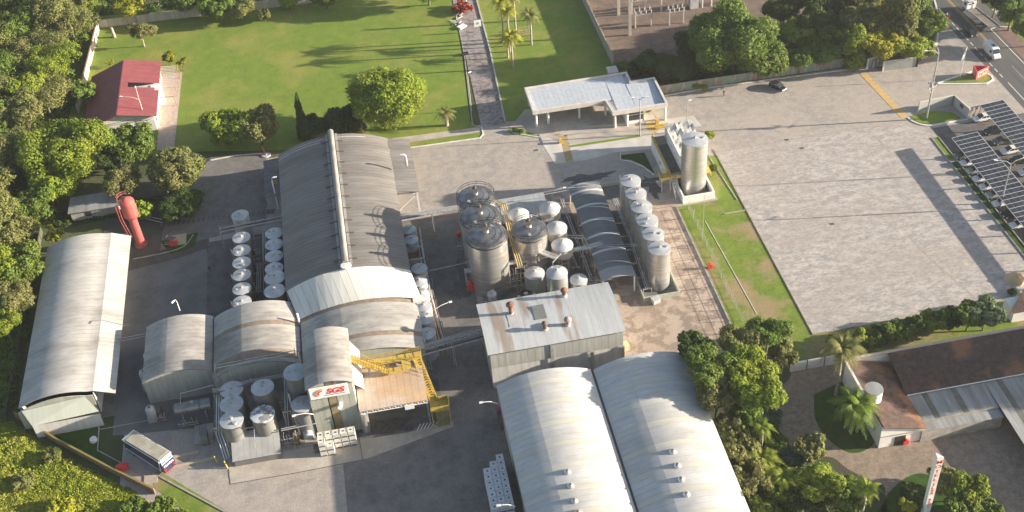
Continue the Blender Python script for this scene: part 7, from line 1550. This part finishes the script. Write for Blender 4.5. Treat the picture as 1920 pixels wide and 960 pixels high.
for i, (x, y, z) in enumerate(((128, 117, 15), (134, 122, 16), (129, 124, 14), (140, 116, 15), (131, 103, 6), (127, 96, 6))):
    tree(0, 0, 7.0 if z > 8 else 5.5, ('nearest tall', 'middle tall', 'leftmost tall', 'rightmost tall', 'lower', 'lowest')[i] + ' tree east of the motel beyond the right edge', 'mid', 'spread', zc=z, xy=(x, y), n=12000, group='tall trees east of the motel')
palm(1580, 655, 11, 4.0, 'tallest palm by the motel wall', 'olive', 24); palm(1602, 762, 6.2, 4.4, 'big drooping palm in front of the motel office', 'mid', 26); palm(1615, 760, 6.5, 3.0, 'smaller palm touching the motel office roof', 'bright', 16)
palm(1430, 800, 6.5, 2.2, 'small thin palm in the motel garden', 'bright', 12); palm(1470, 895, 4.0, 3.2, 'low bright palm in the motel garden beside the blue shrub', 'bright', 16); palm(1430, 860, 4.0, 3.2, 'wide bright green palm left in the motel garden', 'bright', 16); palm(1625, 915, 6.0, 2.6, 'palm at the bottom edge of the motel garden', 'bright', 16)
# scrub thicket at the lower left, one mass
def mass(name, label, cat, region, n_clumps, rr, hh, lf, seed, leaf=.16, per=200, z0=-.05, zb=0.0, blades=False):
    rng = np.random.default_rng(seed); pts = []; poly = [P(*p) for p in region]
    def inside(x, y):
        c = False; j = len(poly) - 1
        for i in range(len(poly)):
            if ((poly[i].y > y) != (poly[j].y > y)) and (x < (poly[j].x - poly[i].x) * (y - poly[i].y) / (poly[j].y - poly[i].y) + poly[i].x): c = not c
            j = i
        return c
    xs = [p.x for p in poly]; ys_ = [p.y for p in poly]; P_ = []; N_ = []
    while len(P_) < n_clumps:
        x, y = rng.uniform(min(xs), max(xs)), rng.uniform(min(ys_), max(ys_))
        if not inside(x, y): continue
        r = rng.uniform(*rr); h = rng.uniform(*hh) * (.55 + .9 * abs(math.sin(x * .21 + 1) * math.cos(y * .17)))
        d = rng.normal(size=(per, 3)); d[:, 2] = np.abs(d[:, 2]); d /= np.linalg.norm(d, axis=1)[:, None]; k = (.75 + .25 * rng.random(per))[:, None]
        P_.append(np.array([x, y, zb]) + d * k * np.array([r, r, h])); N_.append(d + rng.normal(0, .5, (per, 3)))
    c = np.concatenate(P_); nn = np.concatenate(N_); nn /= np.linalg.norm(nn, axis=1)[:, None]; off = c.mean(0); off[2] = 0
    me = quads_mesh(name, c - off, nn, leaf * (.6 + .8 * rng.random(len(c))), LF[lf], asp=2.4 if blades else .55, blades=blades); o = bpy.data.objects.new(name, me); COL.objects.link(o); o.location = off; tag(o, label, cat, kind='stuff'); return o
mass('scrub_thicket', 'sunlit yellow green tall scrub filling the lower left corner', 'scrub', [(-120, 760), (20, 800), (120, 868), (240, 925), (330, 985), (330, 1060), (-160, 1060)], 3000, (.6, 1.6), (.2, .65), 'scrub', 3, leaf=.065, per=130, blades=True)
mass('scrub_thicket', 'darker green scrub mixed into the lower left corner', 'scrub', [(-120, 780), (20, 820), (120, 890), (240, 945), (320, 1000), (300, 1060), (-160, 1060)], 24, (1.0, 1.8), (.5, 1.0), 'bright', 4)
mass('undergrowth', 'shaded low undergrowth strip left of the pale shed', 'undergrowth', [(-120, 600), (20, 560), (60, 470), (62, 480), (25, 770), (-120, 770)], 260, (.9, 1.8), (.5, 1.3), 'mid', 5, per=120)
mass('undergrowth', 'dark undergrowth in the motel garden', 'undergrowth', [(1390, 800), (1450, 760), (1460, 820), (1500, 860), (1600, 900), (1620, 1000), (1420, 1000), (1395, 900)], 200, (.7, 1.5), (.4, 1.2), 'mid', 6, per=110)
mass('undergrowth', 'low dark plants behind the painted wall', 'undergrowth', [(1200, 160), (1340, 145), (1700, 92), (1690, 60), (1450, 90), (1210, 130)], 200, (.9, 1.6), (.5, 1.6), 'dark', 7, per=110)
mass('undergrowth', 'forest floor growth under the wood on the left', 'undergrowth', [(-120, 560), (60, 440), (130, 380), (130, 220), (180, 30), (180, -60), (-160, -60)], 500, (1.6, 3.2), (1.5, 4.0), 'mid', 8, per=120, leaf=.24)
mass('undergrowth', 'wild growth beyond the far lawn wall', 'undergrowth', [(190, 26), (480, 2), (700, -12), (700, -60), (190, -60)], 200, (1.4, 2.8), (1.2, 3.0), 'mid', 9, per=110, leaf=.22)
mass('undergrowth', 'dark growth at the foot of the trees behind the red water tower', 'undergrowth', [(70, 430), (120, 400), (240, 380), (380, 360), (384, 380), (280, 392), (130, 420)], 110, (.8, 1.6), (.4, 1.2), 'dark', 10, per=110)
for i, (a, b, r, lf) in enumerate(((110, 955, 2.6, 'yellow'), (300, 955, 2.6, 'mid'), (340, 975, 2.4, 'mid'), (250, 950, 2.2, 'mid'), (40, 905, 2.2, 'olive'), (95, 855, 1.8, 'olive'))):
    tree(a, b, r, ('round yellow green bush at the bottom edge', 'dark green bush beside the grass strip', 'dark green bush at the bottom edge right of the scrub', 'green bush between the scrub and the grass strip', 'pale mound of a bush in the middle of the scrub', 'pale bush near the brick wall in the scrub')[i], lf, 'spread', zc=1.2, flat=.6, cat='bush', name='bush')

# ------------------------------------------------------------------ thin morning haze
hm = bpy.data.materials.new('haze'); hm.use_nodes = True; n_ = hm.node_tree.nodes; n_.remove(n_["Principled BSDF"])
pv = n_.new("ShaderNodeVolumePrincipled"); pv.inputs["Color"].default_value = (.92, .94, 1, 1); pv.inputs["Density"].default_value = .00011; pv.inputs["Anisotropy"].default_value = .3
hm.node_tree.links.new(pv.outputs[0], n_["Material Output"].inputs["Volume"])
b_ = MB(); b_.box(-420, 520, -260, 760, -1.2, H + 6); hz = build(b_, 'haze', hm, kind='stuff', label='thin pale morning haze over the whole site')
